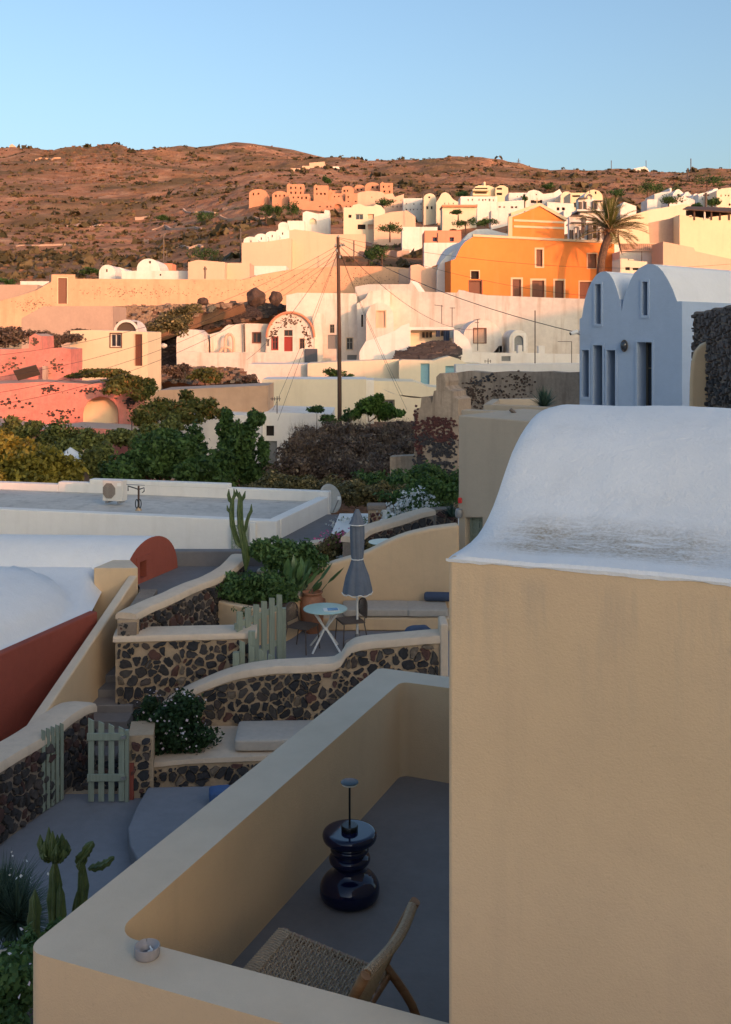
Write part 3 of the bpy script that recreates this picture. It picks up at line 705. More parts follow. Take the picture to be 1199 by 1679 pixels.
# ------------------------------------------------------------------ near terrace (frame: u to the right and nearer, v away)
O_ = Vector((-1.45, 4.49, 0)); U_ = Vector((.924, -.383, 0)); V_ = Vector((.383, .924, 0)); TF = -3.39; TT = -2.67
def T3(u, v, z): return O_ + U_ * u + V_ * v + Vector((0, 0, z))
def uv_prism(poly, z0, z1, name, mat, parent=None):
    mb = MB(); mb.prism([tuple(T3(u, v, 0)[:2]) for u, v in poly], z0, z1); return mb.build(name, mat, parent)
def arc2(cx, cy, r, a0, a1, n=5): return [(cx + r * math.cos(R(a0 + (a1 - a0) * i / n)), cy + r * math.sin(R(a0 + (a1 - a0) * i / n))) for i in range(n + 1)]
def near_house():
    root = empty('vaulted_house', T3(3, 1.7, -6.5), 'tan plastered house with white barrel vault roof beside the near terrace', 'house')
    # body: grid-like wall with gently uneven face
    u0, u1, v0, v1, zt = 1.85, 9.0, .13, 3.30, -.862
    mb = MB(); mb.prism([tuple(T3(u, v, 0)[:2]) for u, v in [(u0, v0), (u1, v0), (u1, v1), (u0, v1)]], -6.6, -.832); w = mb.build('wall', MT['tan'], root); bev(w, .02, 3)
    prof = [(-.003, -.850), (-.006, -.838), (.004, -.826), (.08, -.822), (.2, -.822), (.32, -.818), (.42, -.808), (.5, -.79), (.58, -.762), (.66, -.722), (.74, -.672), (.82, -.62), (.9, -.572), (.98, -.528), (1.06, -.49), (1.15, -.455), (1.25, -.425), (1.36, -.40), (1.48, -.382), (1.6, -.372), (1.72, -.368), (1.9, -.372), (2.1, -.39), (2.3, -.43), (2.5, -.49), (2.7, -.58), (2.85, -.68), (2.98, -.78), (3.1, -.815), (3.2, -.822), (3.2, -.872)]
    n = 170; m_ = len(prof); mb = MB()
    for i in range(n + 1):
        u = u0 - .006 + (u1 - u0) * (i / n) ** 1.25
        for k, (v, z) in enumerate(prof):
            w_ = mnoise.fractal(Vector((u * 2.2, v * 2.2, 3)), 1, 2, 4) * .009 + mnoise.noise(Vector((u * 14, v * 14, 5))) * .002
            if k == 0: z += mnoise.fractal(Vector((u * 6, 0, 9)), .7, 2, 5) * .012 + .001; w_ = 0
            if k in (1, 2): w_ *= .5
            zz = z + w_
            if i < 6 and k > 1: zz -= (1 - i / 6) ** 2 * .02
            mb.v.append(T3(u, v0 + v, zz))
    for i in range(n):
        for k in range(m_ - 1): a = i * m_ + k; mb.f.append((a, a + 1, a + 1 + m_, a + m_))
    mb.f.append(tuple(range(m_))); mb.f.append(tuple(n * m_ + k for k in reversed(range(m_))))
    m, nt, b = nodes('white_vault_dirty'); tc = posn(nt)
    mp = N(nt, 'ShaderNodeMapping'); mp.vector_type = 'TEXTURE'; mp.inputs['Location'].default_value = T3(1.85, .13, 0); mp.inputs['Rotation'].default_value = (0, 0, math.atan2(-.383, .924)); nt.links.new(tc, mp.inputs['Vector'])
    sx = nt.nodes.new('ShaderNodeSeparateXYZ'); nt.links.new(mp.outputs[0], sx.inputs[0])
    band = ramp(nt, sx.outputs['Y'], [(0.10, (0, 0, 0)), (.24, (1,) * 3), (.46, (.9,) * 3), (.62, (0,) * 3)])
    ends = ramp(nt, sx.outputs['X'], [(0.04, (0,) * 3), (.25, (1,) * 3), (.85, (.8,) * 3), (1.0, (.35,) * 3)])
    st = N(nt, 'ShaderNodeMapping'); st.inputs['Scale'].default_value = (1.6, 4.5, 4.5); nt.links.new(mp.outputs[0], st.inputs['Vector'])
    nz = noise_(nt, 3.5, 8, .75, st.outputs[0], 1.2); nf = noise_(nt, 70, 4, .7)
    k1 = ramp(nt, nz, [(.34, (0,) * 3), (.54, (1,) * 3)]); k2 = ramp(nt, nf, [(.35, (.25,) * 3), (.6, (1,) * 3)])
    f = mixc(nt, 1, mixc(nt, 1, band, ends, 'MULTIPLY'), mixc(nt, 1, k1, k2, 'MULTIPLY'), 'MULTIPLY')
    base = ramp(nt, noise_(nt, 1.2, 5, .6), [(.3, (.70, .69, .68)), (.7, (.80, .785, .77))])
    base = mixc(nt, ramp(nt, noise_(nt, 5, 5, .7), [(.55, (0,) * 3), (.75, (.3,) * 3)]), base, (.60, .58, .56))
    c = mixc(nt, f, base, (.33, .26, .175)); nt.links.new(c, b.inputs['Base Color']); b.inputs['Roughness'].default_value = .93; b.inputs['Specular IOR Level'].default_value = .2
    a = N(nt, 'ShaderNodeMath', operation='MULTIPLY_ADD'); a.inputs[1].default_value = 1.6; nt.links.new(noise_(nt, 13, 4, .6), a.inputs[0]); nt.links.new(noise_(nt, 60, 3, .7), a.inputs[2])
    bp = N(nt, 'ShaderNodeBump', Strength=.30, Distance=.02); nt.links.new(a.outputs[0], bp.inputs['Height']); nt.links.new(bp.outputs[0], b.inputs['Normal'])
    mb.build('roof', m, root, smooth=True)
near_house()
def near_terrace():
    o = uv_prism([(.2, .2), (1.9, .2), (1.9, 4.0), (.2, 4.0)], TF - .12, TF, 'terrace_floor', MT['grey_floor']); tag(o, kind='structure')
    poly = arc2(.055, .09, .09, 180, 270) + [(1.84, 0), (1.84, .25)] + [(.36, .25)] + arc2(.37, .37, .12, 270, 180, 6) + arc2(.32, 3.83, .07, 180, 90, 4) + [(1.86, 3.9), (1.86, 4.15)] + arc2(.02, 4.09, .055, 90, 180, 3)
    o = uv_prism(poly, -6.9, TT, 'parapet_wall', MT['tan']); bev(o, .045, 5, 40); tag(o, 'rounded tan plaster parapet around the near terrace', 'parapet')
    # displaced slightly so that it is not machine flat
    # white scuff marks
near_terrace()
TS = P(574, 1474, 6.24); TS.z = TF
def side_table():
    root = empty('side_table', TS, 'glossy navy blue turned side table on the near terrace floor', 'side table')
    pr = [(.0, .0), (.13, .0), (.155, .006), (.172, .022), (.180, .05), (.179, .082), (.168, .11), (.148, .135), (.122, .152), (.104, .166), (.096, .182), (.093, .198), (.098, .21), (.112, .218), (.122, .230), (.125, .245), (.121, .260), (.110, .270), (.102, .276), (.106, .283), (.114, .292), (.117, .304), (.114, .317), (.106, .326), (.104, .334), (.116, .340), (.140, .347), (.156, .358), (.163, .373), (.164, .390), (.158, .404), (.148, .411), (.138, .413), (.0, .4135)]
    pr = [(r, z * 1.0) for r, z in pr]
    pr2 = resample(pr, .006); mb = MB(); mb.lathe(TS, [(max(r, .0005), z) for r, z in pr2], 64); mb.build('body', MT['navy'], root, smooth=True)
side_table()
def table_lamp():
    b = TS + Vector((0, 0, .4135)); root = empty('table_lamp', b, 'slim black portable lamp with disc head on the navy side table', 'lamp')
    mb = MB(); mb.lathe(b, resample([(.049, 0), (.050, .004), (.050, .026), (.046, .031), (.001, .032)], .01), 40); mb.build('lamp_base', MT['lampblack'], root, smooth=True)
    mb = MB(); mb.tube([b + Vector((0, 0, .03)), b + Vector((0, 0, .272))], .0065, 12); mb.build('stem', MT['lampblack'], root, smooth=True)
    mb = MB(); mb.lathe(b + Vector((0, 0, .272)), [(.03, 0), (.046, .003), (.050, .010), (.050, .012)], 40); mb.build('lamp_lens', MT['lampglass'], root, smooth=True)
    mb = MB(); mb.lathe(b + Vector((0, 0, .284)), [(.050, 0), (.0535, .002), (.0535, .006), (.048, .0095), (.001, .010)], 40); mb.build('lamp_shade', MT['lamphead'], root, smooth=True)
table_lamp()
def ashtray():
    c = PZ(242, 1567, TT - 0.0); c.z = TT + .001
    root = empty('ashtray', c, 'round grey ceramic ashtray on the parapet corner', 'ashtray')
    r = .055; pr = [(r * .93, 0), (r * .98, .004), (r, .012), (r, .040), (r * .985, .0435), (r * .93, .045), (r * .90, .043), (r * .80, .036), (r * .60, .030), (r * .54, .026), (r * .50, .012), (r * .45, .009), (.001, .009)]
    mb = MB(); mb.lathe(c, pr, 120)
    for k, v in enumerate(mb.v):   # two rests notched in the rim
        if v.z - c.z > .034:
            a = math.degrees(math.atan2(v.y - c.y, v.x - c.x)) % 360
            if min(abs(a - 105), abs(a - 225), abs(a - 345)) < 2.6 and v.z - c.z > .04: v.z = c.z + .037
    mb.build('bowl', MT['ceramic'], root, smooth=True)
    mb = MB(); mb.lathe(c + Vector((0, 0, .0095)), [(r * .49, 0), (r * .3, .003), (.001, .004)], 24); mb.build('ash', MT['ash'], root, smooth=True)
    for i, (dx, dy, l, z) in enumerate([(.012, .006, .5, .018), (.020, -.002, 1.4, .02), (.014, .012, 2.2, .024)]):
        mb = MB(); p = c + Vector((dx, dy, z)); d = Vector((math.cos(l), math.sin(l), .25)) * .011; mb.tube([p - d, p + d], .0038, 10); mb.build('cigarette_butt', MT['paper'], root, smooth=True)
ashtray()
def lounge_chair():
    z_s = TF + .37; FL = PZ(466, 1530, z_s + .03); ax = -V_.copy(); fw = U_.copy()      # far front corner, width axis, depth axis
    FN = FL + ax * .6
    root = empty('lounge_chair', (FL + FN) / 2 + fw * .3 + Vector((0, 0, TF - z_s - .03)), 'low teak lounge chair with woven cord seat on the near terrace', 'chair')
    S = lambda a, b, z: FL + ax * a + fw * b + Vector((0, 0, z - FL.z))      # a along width 0..0.6, b depth
    W_ = .60; D_ = .56
    zf, zb = z_s + .03, z_s - .05
    def rail(name, pts, r, n=10):
        mb = MB(); mb.tube(resample([tuple(p) for p in pts], .03), r, n); return mb.build(name, MT['oak'], root, smooth=True)
    mb = MB(); mb.bar(S(-.03, 0, zf), S(W_ + .03, 0, zf), .045, .03); bev(mb.build('front_rail', MT['oak'], root), .012, 3)
    for a in (-.0, W_): mb = MB(); mb.bar(S(a, .01, zf), S(a, D_, zb), .03, .035); bev(mb.build('side_rail', MT['oak'], root), .01, 3)
    mb = MB(); mb.bar(S(0, D_, zb), S(W_, D_, zb), .03, .035); bev(mb.build('rear_rail', MT['oak'], root), .01, 3)
    # woven seat: warp cords and over-under weft cords
    def seatp(a, b, h=0):
        z = zf + (zb - zf) * b / D_ + .018 - .02 * math.sin(math.pi * max(0, min(1, a / W_))) * math.sin(math.pi * max(0, min(1, b / D_))); return S(a, b, z + h)
    warp = MB(); nW = 36
    for i in range(nW):
        a = .012 + (W_ - .024) * i / (nW - 1); pts = []
        for j in range(61): b = D_ * j / 60; pts.append(seatp(a, b, .006 * math.cos(math.pi * j + math.pi * (i // 2))))
        warp.tube(pts, .0043, 5, False)
    warp.build('warp_cord', MT['cord'], root, smooth=True, rec=False)
    weft = MB(); nF = 27
    for j in range(nF):
        b = .02 + (D_ - .03) * j / (nF - 1); pts = []
        for i in range(nW * 1 + 1): a = W_ * i / nW; pts.append(seatp(a, b, .0048 * math.cos(math.pi * (i // 2) + math.pi * j + .01)))
        weft.tube(pts, .0050, 5, False)
    weft.build('weft_cord', MT['cord'], root, smooth=True, rec=False)
    wrap = MB()
    for i in range(34):
        a = W_ * (i + .5) / 34; c = S(a, .0, zf); wrap.tube([c + Vector((0, 0, .021)) - fw * .026, c + Vector((0, 0, .024)) + fw * .0, c + Vector((0, 0, .015)) + fw * .045], .0055, 5)
    wrap.build('edge_cord', MT['cord'], root, smooth=True, rec=False)
    # back: two tapered posts leaning away, cord panel between
    BN = None; lean = fw * .17; bz = TF + .69
    def backp(a, t): return S(a, D_ - .04, zb) + (lean + fw * .0) * (t if t < .1 else t ** 1.15) + Vector((0, 0, (bz - zb) * t))
    for a in (-.01, W_ + .01):
        pts = [backp(a, t) for t in (-.12, .0, .25, .5, .75, .94, 1.03)]
        mb = MB(); mb.tube(resample([tuple(p) for p in pts], .02), [.024] * len(resample([tuple(p) for p in pts], .02)), 12); mb.build('back_post', MT['oak'], root, smooth=True)
        # rear leg continues down and back, front leg
        mb = MB(); p0 = backp(a, .12); p1 = S(a, D_ + .20, TF + .0); mb.tube(resample([tuple(p0), tuple(p0 * .5 + p1 * .5 + fw * .03 + Vector((0, 0, .02))), tuple(p1)], .03), .021, 12); mb.build('leg', MT['oak'], root, smooth=True)
        mb = MB(); mb.tube([S(a, .07, zf - .01), S(a, .03, TF)], [.022, .016], 12); mb.build('leg', MT['oak'], root, smooth=True)
    bm_ = MB()
    for j in range(46):
        t = .16 + .8 * j / 45; pts = [backp(W_ * i / 24, t) + fw * (.035 * math.sin(math.pi * i / 24) + (.004 if (i + j) % 2 else -.004)) for i in range(25)]; bm_.tube(pts, .0055, 5, False)
    bm_.build('back_weft_cord', MT['cord'], root, smooth=True, rec=False)
    bm_ = MB()
    for i in range(26):
        a = .02 + (W_ - .04) * i / 25; pts = [backp(a, .14 + .84 * j / 20) + fw * .035 * math.sin(math.pi * a / W_) for j in range(21)]; bm_.tube(pts, .0048, 5, False)
    bm_.build('back_warp_cord', MT['cord'], root, smooth=True, rec=False)
    tr = MB(); a0, a1 = backp(.02, 1.0), backp(W_ - .02, 1.0); tr.tube([a0.lerp(a1, i / 8) + fw * .03 * math.sin(math.pi * i / 8) for i in range(9)], .017, 10); tr.build('top_rail', MT['oak'], root, smooth=True)
    wr = MB()
    for i in range(44):
        c = a0.lerp(a1, (i + .5) / 44) + fw * .03 * math.sin(math.pi * (i + .5) / 44)
        wr.tube([c + (fw * math.cos(q) + Vector((0, 0, math.sin(q)))) * .021 + ax * .003 * math.sin(q) for q in [k * math.pi / 4 for k in range(9)]], .0045, 5, False)
    wr.build('top_wrap_cord', MT['cord'], root, smooth=True, rec=False)
lounge_chair()
# ------------------------------------------------------------------ lower patio, cafe terrace and their stone walls
ZP = -6.5; ZC = -5.75
o = sheet('lower_patio', [(-6.5, 9, ZP), (1.5, 9, ZP), (1.5, 15.4, ZP), (-3.3, 15.2, ZP), (-4.5, 15.2, ZP), (-5.4, 12, ZP)], MT['patio'], kind='structure')
st = [PZ(352, 1288, -6.3), PZ(243, 1290, -6.3), PZ(224, 1322, -6.3), PZ(210, 1356, -6.3), PZ(213, 1385, -6.3), PZ(230, 1416, -6.3), PZ(262, 1470, -6.3), PZ(420, 1600, -6.3), Vector((1.0, 10, -6.3)), Vector((1.0, 15.0, -6.3))]
mb = MB(); mb.prism([(p.x, p.y) for p in st][::-1], ZP + .001, -6.3); o = mb.build('patio_step', MT['patio']); bev(o, .03, 3); tag(o, kind='structure')
o = sheet('cafe_terrace_floor', [(-3.0, 16.5, ZC), (1.8, 16.5, ZC), (1.8, 21.4, ZC), (-2.9, 21.4, ZC)], MT['patio'], kind='structure')
# wall B: low wall in front of the cafe terrace
def pl(px, Z): return (XX(px, Z), Z)
ZB = 16.2
def zt_at(py, Z): return ZZ(py, Z)
pb = [(248, 1158), (275, 1137), (305, 1119), (340, 1104), (370, 1093), (400, 1085), (440, 1079), (480, 1077), (520, 1075), (548, 1073), (560, 1066), (568, 1052), (582, 1043), (610, 1038), (650, 1035), (690, 1031), (722, 1029)]
path = [pl(a, ZB) for a, _ in pb]; zt = [ZZ(y, ZB + .4) for _, y in pb]
rs = resample([(p[0], p[1], z) for p, z in zip(path, zt)], .1)
wallB = stone_wall('stone_wall', 'low basalt wall with curved pale coping stepping up below the cafe terrace', [(a, b) for a, b, c in rs], [c for a, b, c in rs], [ZP] * len(rs), .36, .20, cap=.12, stones_zb=[-6.1] * len(rs))
# wall A: taller stone retaining wall left of the cafe terrace
wa = [pl(190, 16.9), pl(300, 17.0), pl(418, 17.1)]
ra = resample([(p[0], p[1]) for p in wa], .25)
def wallA():
    root = empty('stone_wall', (-3, 17.1, ZP), 'basalt retaining wall with straight pale coping beside the steps', 'stone wall')
    zt = [ZZ(1039, 17)] * len(ra); stone_wall('stone_wall', '', ra, zt, [ZP] * len(ra), .5, .20, parent=root, cap=.10, limit=240)
    # return face along the steps
    rp = resample([(pl(192, 16.9)[0] - .1, 19.2), (pl(192, 16.9)[0] + .01, 16.93)], .3); curve_wall(rp, [-4.7] * len(rp), [ZP] * len(rp), .3, 'core', MT['mortar_dark'], root)
    # upper corner stones between the two copings
    rp = resample([pl(193, 16.95), pl(228, 17.0)], .2); curve_wall(rp, [-4.66] * len(rp), [-5.0] * len(rp), .3, 'core', MT['mortar'], root)
    f, L, val = path_surf(rp); lay_stones(root, f, L, lambda s: -5.0, lambda s: -4.66, .16, MT['basalt'], limit=10)
wallA()
w2 = resample([(*pl(223, 17.05), -4.56), (*pl(246, 17.5), -4.56), (*pl(285, 18.1), -4.54), (*pl(323, 18.85), -4.53), (*pl(357, 19.5), -4.54), (*pl(385, 20.4), -4.55), (*pl(405, 21.6), -4.56)], .12)
stone_wall('stone_wall', 'dark basalt wall under the curved coping beside the grey roof terrace', [(a, b) for a, b, c in w2], [c for *_, c in w2], [-5.75] * len(w2), .31, .19, cap=.12, mortar=MT['mortar_dark'], smat=MT['basalt_dark'])
# left boundary wall of the patio
wl_ = resample([(-5.4, 10.9, -5.45), (-4.74, 13.0, -5.43), (-4.38, 14.2, -5.45), (-4.22, 14.85, -5.42), (-4.10, 15.3, -5.44), (-4.06, 15.5, -5.50)], .14)
stone_wall('stone_wall', 'patio boundary wall of dark stone with rounded pale coping behind the open gate leaf', [(a, b) for a, b, c in wl_], [c for *_, c in wl_], [ZP] * len(wl_), .42, .21, cap=.13, mortar=MT['mortar_dark'], smat=MT['basalt_dark'])
# seat bench of stone
def bench():
    root = empty('stone_bench', (-1.5, 15.5, ZP), 'low stone and plaster bench along the wall beside the flowering bush', 'bench')
    fr = resample([(-3.36, 14.75), (-3.05, 14.8), (-2.6, 14.92), (-1.9, 15.0), (-1.0, 15.08), (.6, 15.15)], .15)
    mb = MB(); poly = fr + [(.6, 16.18), (-3.36, 16.18)]; mb.prism(poly, ZP, -6.16); mb.build('core', MT['mortar'], root)
    mb = MB(); ov = [(a, b - .03) for a, b in fr]; mb.prism(ov + [(.6, 16.17), (-3.36, 16.17)], -6.158, -6.09); bev(mb.build('seat', MT['cap'], root), .025, 3)
    f, L, val = path_surf(fr); lay_stones(root, f, L, lambda s: ZP, lambda s: -6.165, .19, MT['basalt'], limit=90)
bench()
def pier():
    root = empty('stone_pier', (XX(230, 14.6), 14.9, ZP), 'short basalt gate pier right of the half open gate', 'stone pier')
    p = resample([(XX(211, 14.55), 14.55), (XX(252, 14.6), 14.6)], .1); curve_wall(p, [-5.62] * len(p), [ZP] * len(p), .55, 'core', MT['mortar'], root)
    f, L, val = path_surf(p); lay_stones(root, f, L, lambda s: ZP, lambda s: -5.63, .17, MT['basalt'], limit=40)
    mb = MB(); mb.box((XX(212, 14.5), 14.54, -6.25), (.12, .06, .5)); o = mb.build('red_painted_patch', MT['redlun'], root)
pier()
# steps and their plaster balustrade
def steps():
    root = empty('stairs', (-4.1, 16, ZP), 'grey cement steps climbing between the plaster balustrade and the stone wall', 'stairs')
    for i in range(6):
        z1 = ZP + .125 * (i + 1); y0 = 15.75 + .36 * i
        mb = MB(); mb.box((-4.27, y0 + .35, z1 - .2), (.98, .70, .4)); bev(mb.build('step', MT['grey_floor'], root), .015, 2)
    mb = MB(); mb.box((-3.9, 19.2, -5.95), (1.6, 2.4, .4)); mb.build('landing', MT['grey_floor'], root)
steps()
def balustrade():
    a = [(-4.62, 14.55, -5.50), (-4.60, 14.9, -5.43), (-4.45, 17.0, -5.0), (-4.24, 19.3, -4.46)]
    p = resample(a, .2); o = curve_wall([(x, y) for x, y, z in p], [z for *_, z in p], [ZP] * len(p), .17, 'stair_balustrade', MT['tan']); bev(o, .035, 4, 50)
    tag(o, 'sloping tan plaster balustrade rising along the steps', 'balustrade')
balustrade()
# cobbled threshold
def cobbles():
    root = empty('cobbled_path', (-3.9, 15.3, ZP), 'cobbled threshold of dark stones in white mortar behind the gate', 'path'); root['kind'] = 'structure'; del root['category']
    mb = MB(); mb.box((-3.75, 15.3, ZP - .03), (1.1, 1.2, .08)); mb.build('bed', MT['mortar'], root)
    lay_stones(root, lambda s, z: (Vector((-4.2 + s, 14.75 + (z - 0), ZP + .012)), Vector((0, 0, 1))), .95, lambda s: 0, lambda s: 1.1, .15, MT['basalt'], limit=60)
cobbles()
# ------------------------------------------------------------------ picket gates
def picket_gate(label, hinge, dirv, n, w, h, z, rev=False, group='sage green picket gates', slope=.12, rails=(.27, .80), rail_side=1):
    root = empty('picket_gate', Vector((*hinge, z)), label, 'gate', group); d = Vector((*dirv, 0)).normalized(); nn = Vector((d.y, -d.x, 0)) * rail_side
    for i in range(n):
        c = Vector((*hinge, 0)) + d * (w * (i + .5) / n); hh = h - slope * (n - 1 - i) / max(1, n - 1) * (1 if not rev else -1) - (slope if rev else 0)
        mb = MB(); pw = w / n * .56 if n < 5 else w / n * .62; b = [c - d * pw / 2 - nn * .0, c + d * pw / 2, c + d * pw / 2 - nn * .022, c - d * pw / 2 - nn * .022]
        t = [p + Vector((0, 0, z + hh + (.02 if k in (1, 2) else -.02) * (1 if not rev else -1))) for k, p in enumerate(b)]; mb.hexa([p + Vector((0, 0, z + .02)) for p in b], t); mb.build('picket', MT['sage'], root)
    for r_ in rails:
        mb = MB(); a = Vector((*hinge, z + h * r_)) + d * .02 + nn * .016; mb.bar(a, a + d * (w - .04), .03, .10); bev(mb.build('rail', MT['sage'], root), .004, 1)
    for r_ in rails:
        mb = MB(); a = Vector((*hinge, z + h * r_)) + nn * .035; mb.box(a + d * .03, (.06, .06, .03)); mb.build('hinge', MT['metal_grey'], root)
    return root
ga = picket_gate('half open sage picket gate leaf standing between the patio and the stone steps', (XX(208, 14.42), 14.42), (-1, -.02), 4, .56, 1.16, ZP, rev=False, slope=.12, rails=(.31, .80), rail_side=-1)
mb = MB(); mb.bar((XX(209, 14.46), 14.46, ZP), (XX(209, 14.46), 14.46, ZP + 1.0), .05); mb.build('post', MT['sage'], ga)
gb = picket_gate('sage picket gate leaf folded back against the dark patio boundary wall', (-4.235, 14.53), (-.17, -.45), 5, .50, 1.13, ZP, slope=.05, rail_side=1, rails=(.25, .8))
gc = picket_gate('lower stepped sage picket gate leaf beside the coping below the cafe table', (XX(452, 16.9), 16.95), (-1, .0), 4, .62, .95, -5.95, slope=.22, rails=(.40,))
gd = picket_gate('sage picket gate leaf swung open in front of the planter beside the cafe chair', (XX(464, 18.4), 18.4), (-.38, -.75), 6, 1.5, 1.15, -5.72, slope=.0)
mb = MB(); mb.bar((XX(388, 16.85), 16.85, -6), (XX(388, 16.85), 16.85, ZZ(1069, 16.85)), .1); mb.build('post', MT['sage'], gc)
mb = MB(); mb.bar((XX(413, 16.95), 17.0, -6), (XX(413, 16.95), 17.0, ZZ(1036, 16.95)), .11, .06); mb.build('post', MT['sage'], gc)
mb = MB(); mb.bar((XX(465, 18.4), 18.45, -5.75), (XX(465, 18.4), 18.45, ZZ(998, 18.4)), .09); mb.build('post', MT['sage'], gd)
# ------------------------------------------------------------------ wavy back wall of the cafe terrace and its built-in seat
wc = [(420, 932), (470, 935), (520, 929), (550, 918), (585, 908), (606, 900), (622, 892), (638, 884), (652, 878), (669, 872), (690, 867), (708, 863), (730, 860), (754, 857)]
ZW = 20.95
p = resample([(*pl(a, ZW), ZZ(y, ZW + .2)) for a, y in wc], .12)
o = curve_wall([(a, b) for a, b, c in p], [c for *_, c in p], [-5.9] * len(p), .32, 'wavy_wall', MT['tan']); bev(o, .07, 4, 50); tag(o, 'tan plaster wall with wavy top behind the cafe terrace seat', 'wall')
def cafe_seat():
    root = empty('built_in_seat', (XX(640, 20.5), 20.5, ZC), 'long tan plaster seat built along the wavy wall', 'bench')
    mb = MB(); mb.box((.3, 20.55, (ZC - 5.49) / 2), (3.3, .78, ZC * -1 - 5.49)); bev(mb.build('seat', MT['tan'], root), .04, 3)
cafe_seat()
def cushion(name, label, c, d, mat, rz=0, puff=.2, cat='cushion', group=None):
    mb = MB(); nx, ny = 14, 8; c = Vector(c)
    bm = bmesh.new(); bmesh.ops.create_cube(bm, size=1); bmesh.ops.subdivide_edges(bm, edges=bm.edges[:], cuts=7, use_grid_fill=True)
    for v in bm.verts:
        x, y, z = v.co; e = max(abs(x), abs(y)) * 2
        z *= 1 - puff * e ** 6; ins = 1 - .03 * (abs(z) * 2) ** 4
        v.co = (x * d[0] * ins, y * d[1] * ins, z * d[2] + mnoise.noise(Vector((x * 4 + c.x, y * 4, 0))) * .008)
    M = Matrix.Translation(c) @ Matrix.Rotation(rz, 4, 'Z'); me = bpy.data.meshes.new(name); bm.to_mesh(me); bm.free()
    vs = [M @ v.co for v in me.vertices]; fs = [tuple(f.vertices) for f in me.polygons]
    o = link_mesh(name, vs, fs, mat, None, True); m = o.modifiers.new('s', 'SUBSURF'); m.levels = 1; m.render_levels = 1
    return tag(o, label, cat, group)
cz = -5.40
cushion('seat_cushion', 'long taupe seat cushion behind the cafe table and umbrella', (XX(618, 20.5), 20.52, cz), (1.34, .74, .17), MT['fabric_grey'])
cushion('seat_cushion', 'shorter taupe seat cushion at the right end of the long seat', (XX(700, 20.5), 20.50, cz), (.80, .74, .17), MT['fabric_grey'])
cushion('seat_cushion', 'taupe cushion on the stone bench showing only a sliver beside the parapet', (XX(506, 15.5), 15.54, -5.985), (.62, .80, .20), MT['fabric_grey'], .03)
cushion('seat_cushion', 'single thick taupe cushion on the low stone bench beside the flowering bush', (XX(442, 15.5), 15.52, -5.985), (.98, .80, .20), MT['fabric_grey'], .03)
def bolster():
    a = Vector((XX(696, 20.75), 20.75, -5.22)); b = Vector((XX(750, 20.7), 20.7, -5.22)); mb = MB(); pts = [a.lerp(b, t) for t in (0, .02, .08, .5, .92, .98, 1)]
    mb.tube(pts, [.04, .075, .09, .092, .09, .075, .04], 16); tag(mb.build('bolster_pillow', MT['fabric_blue'], None, True), 'slate blue bolster on the shorter taupe cushion against the wavy wall', 'pillow')
bolster()
cushion('throw_pillow', 'blue pillow peeping over the coping in front of the long seat', (XX(687, 17.2), 17.2, ZZ(1046, 17.2)), (.5, .3, .4), MT['fabric_blue'], .3, .75, 'pillow')
cushion('throw_pillow', 'blue pillow on the raised patio step at the parapet', (XX(362, 14.0), 14.0, -6.2), (.30, .26, .2), plain('bright_blue_canvas', (.05, .10, .22), .9, var=.1, scale=30), .2, .4, 'pillow')
mb = MB(); mb.box((XX(728, 16.3), 16.4, -5.5), (.13, .5, 2.0)); bev(mb.build('gate_pillar', MT['cap']), .03, 3); tag(bpy.data.objects['gate_pillar'], 'slim pale plaster pillar where the low wall meets the house', 'pillar')
# ------------------------------------------------------------------ cafe table, chairs, umbrella, pot
TCx = P(534, 1001, 19.0); TC = Vector((XX(534, 19), 19.0, ZC))
def cafe_table():
    root = empty('cafe_table', TC, 'round mint green cafe table on crossed white legs', 'table')
    zt = .73; mb = MB(); mb.lathe(TC + Vector((0, 0, zt)), [(.38, 0), (.403, .004), (.405, .012), (.40, .02), (.001, .021)], 48); mb.build('tabletop', MT['mint'], root, smooth=True)
    for k in range(4):
        a = R(52 + 90 * k); d = Vector((math.cos(a), math.sin(a), 0)); mb = MB()
        mb.tube([TC + d * .30 + Vector((0, 0, zt - .01)), TC + d * .035 + Vector((0, 0, zt * .56)), TC + d * .035 + Vector((0, 0, zt * .5)), TC + d * .36 + Vector((0, 0, .0))], .019, 8); mb.build('leg', MT['metal_white'], root, smooth=True)
    mb = MB(); mb.lathe(TC + Vector((0, 0, zt * .49)), [(.05, 0), (.05, .06)], 16); mb.build('joint', MT['metal_white'], root, smooth=True)
    b = TC + Vector((.11, -.12, zt + .022)); rt = empty('magazine', b, 'open magazine with blue and white cover on the mint table', 'magazine')
    mb = MB(); mb.box(b + Vector((0, 0, .006)), (.28, .20, .012), .15); mb.build('pages', MT['paper'], rt)
    mb = MB(); mb.box(b + Vector((.03, 0, .0135)), (.19, .18, .003), .15); mb.build('cover', plain('magazine_blue', (.10, .25, .42), .4, var=.6, scale=30), rt)
cafe_table()
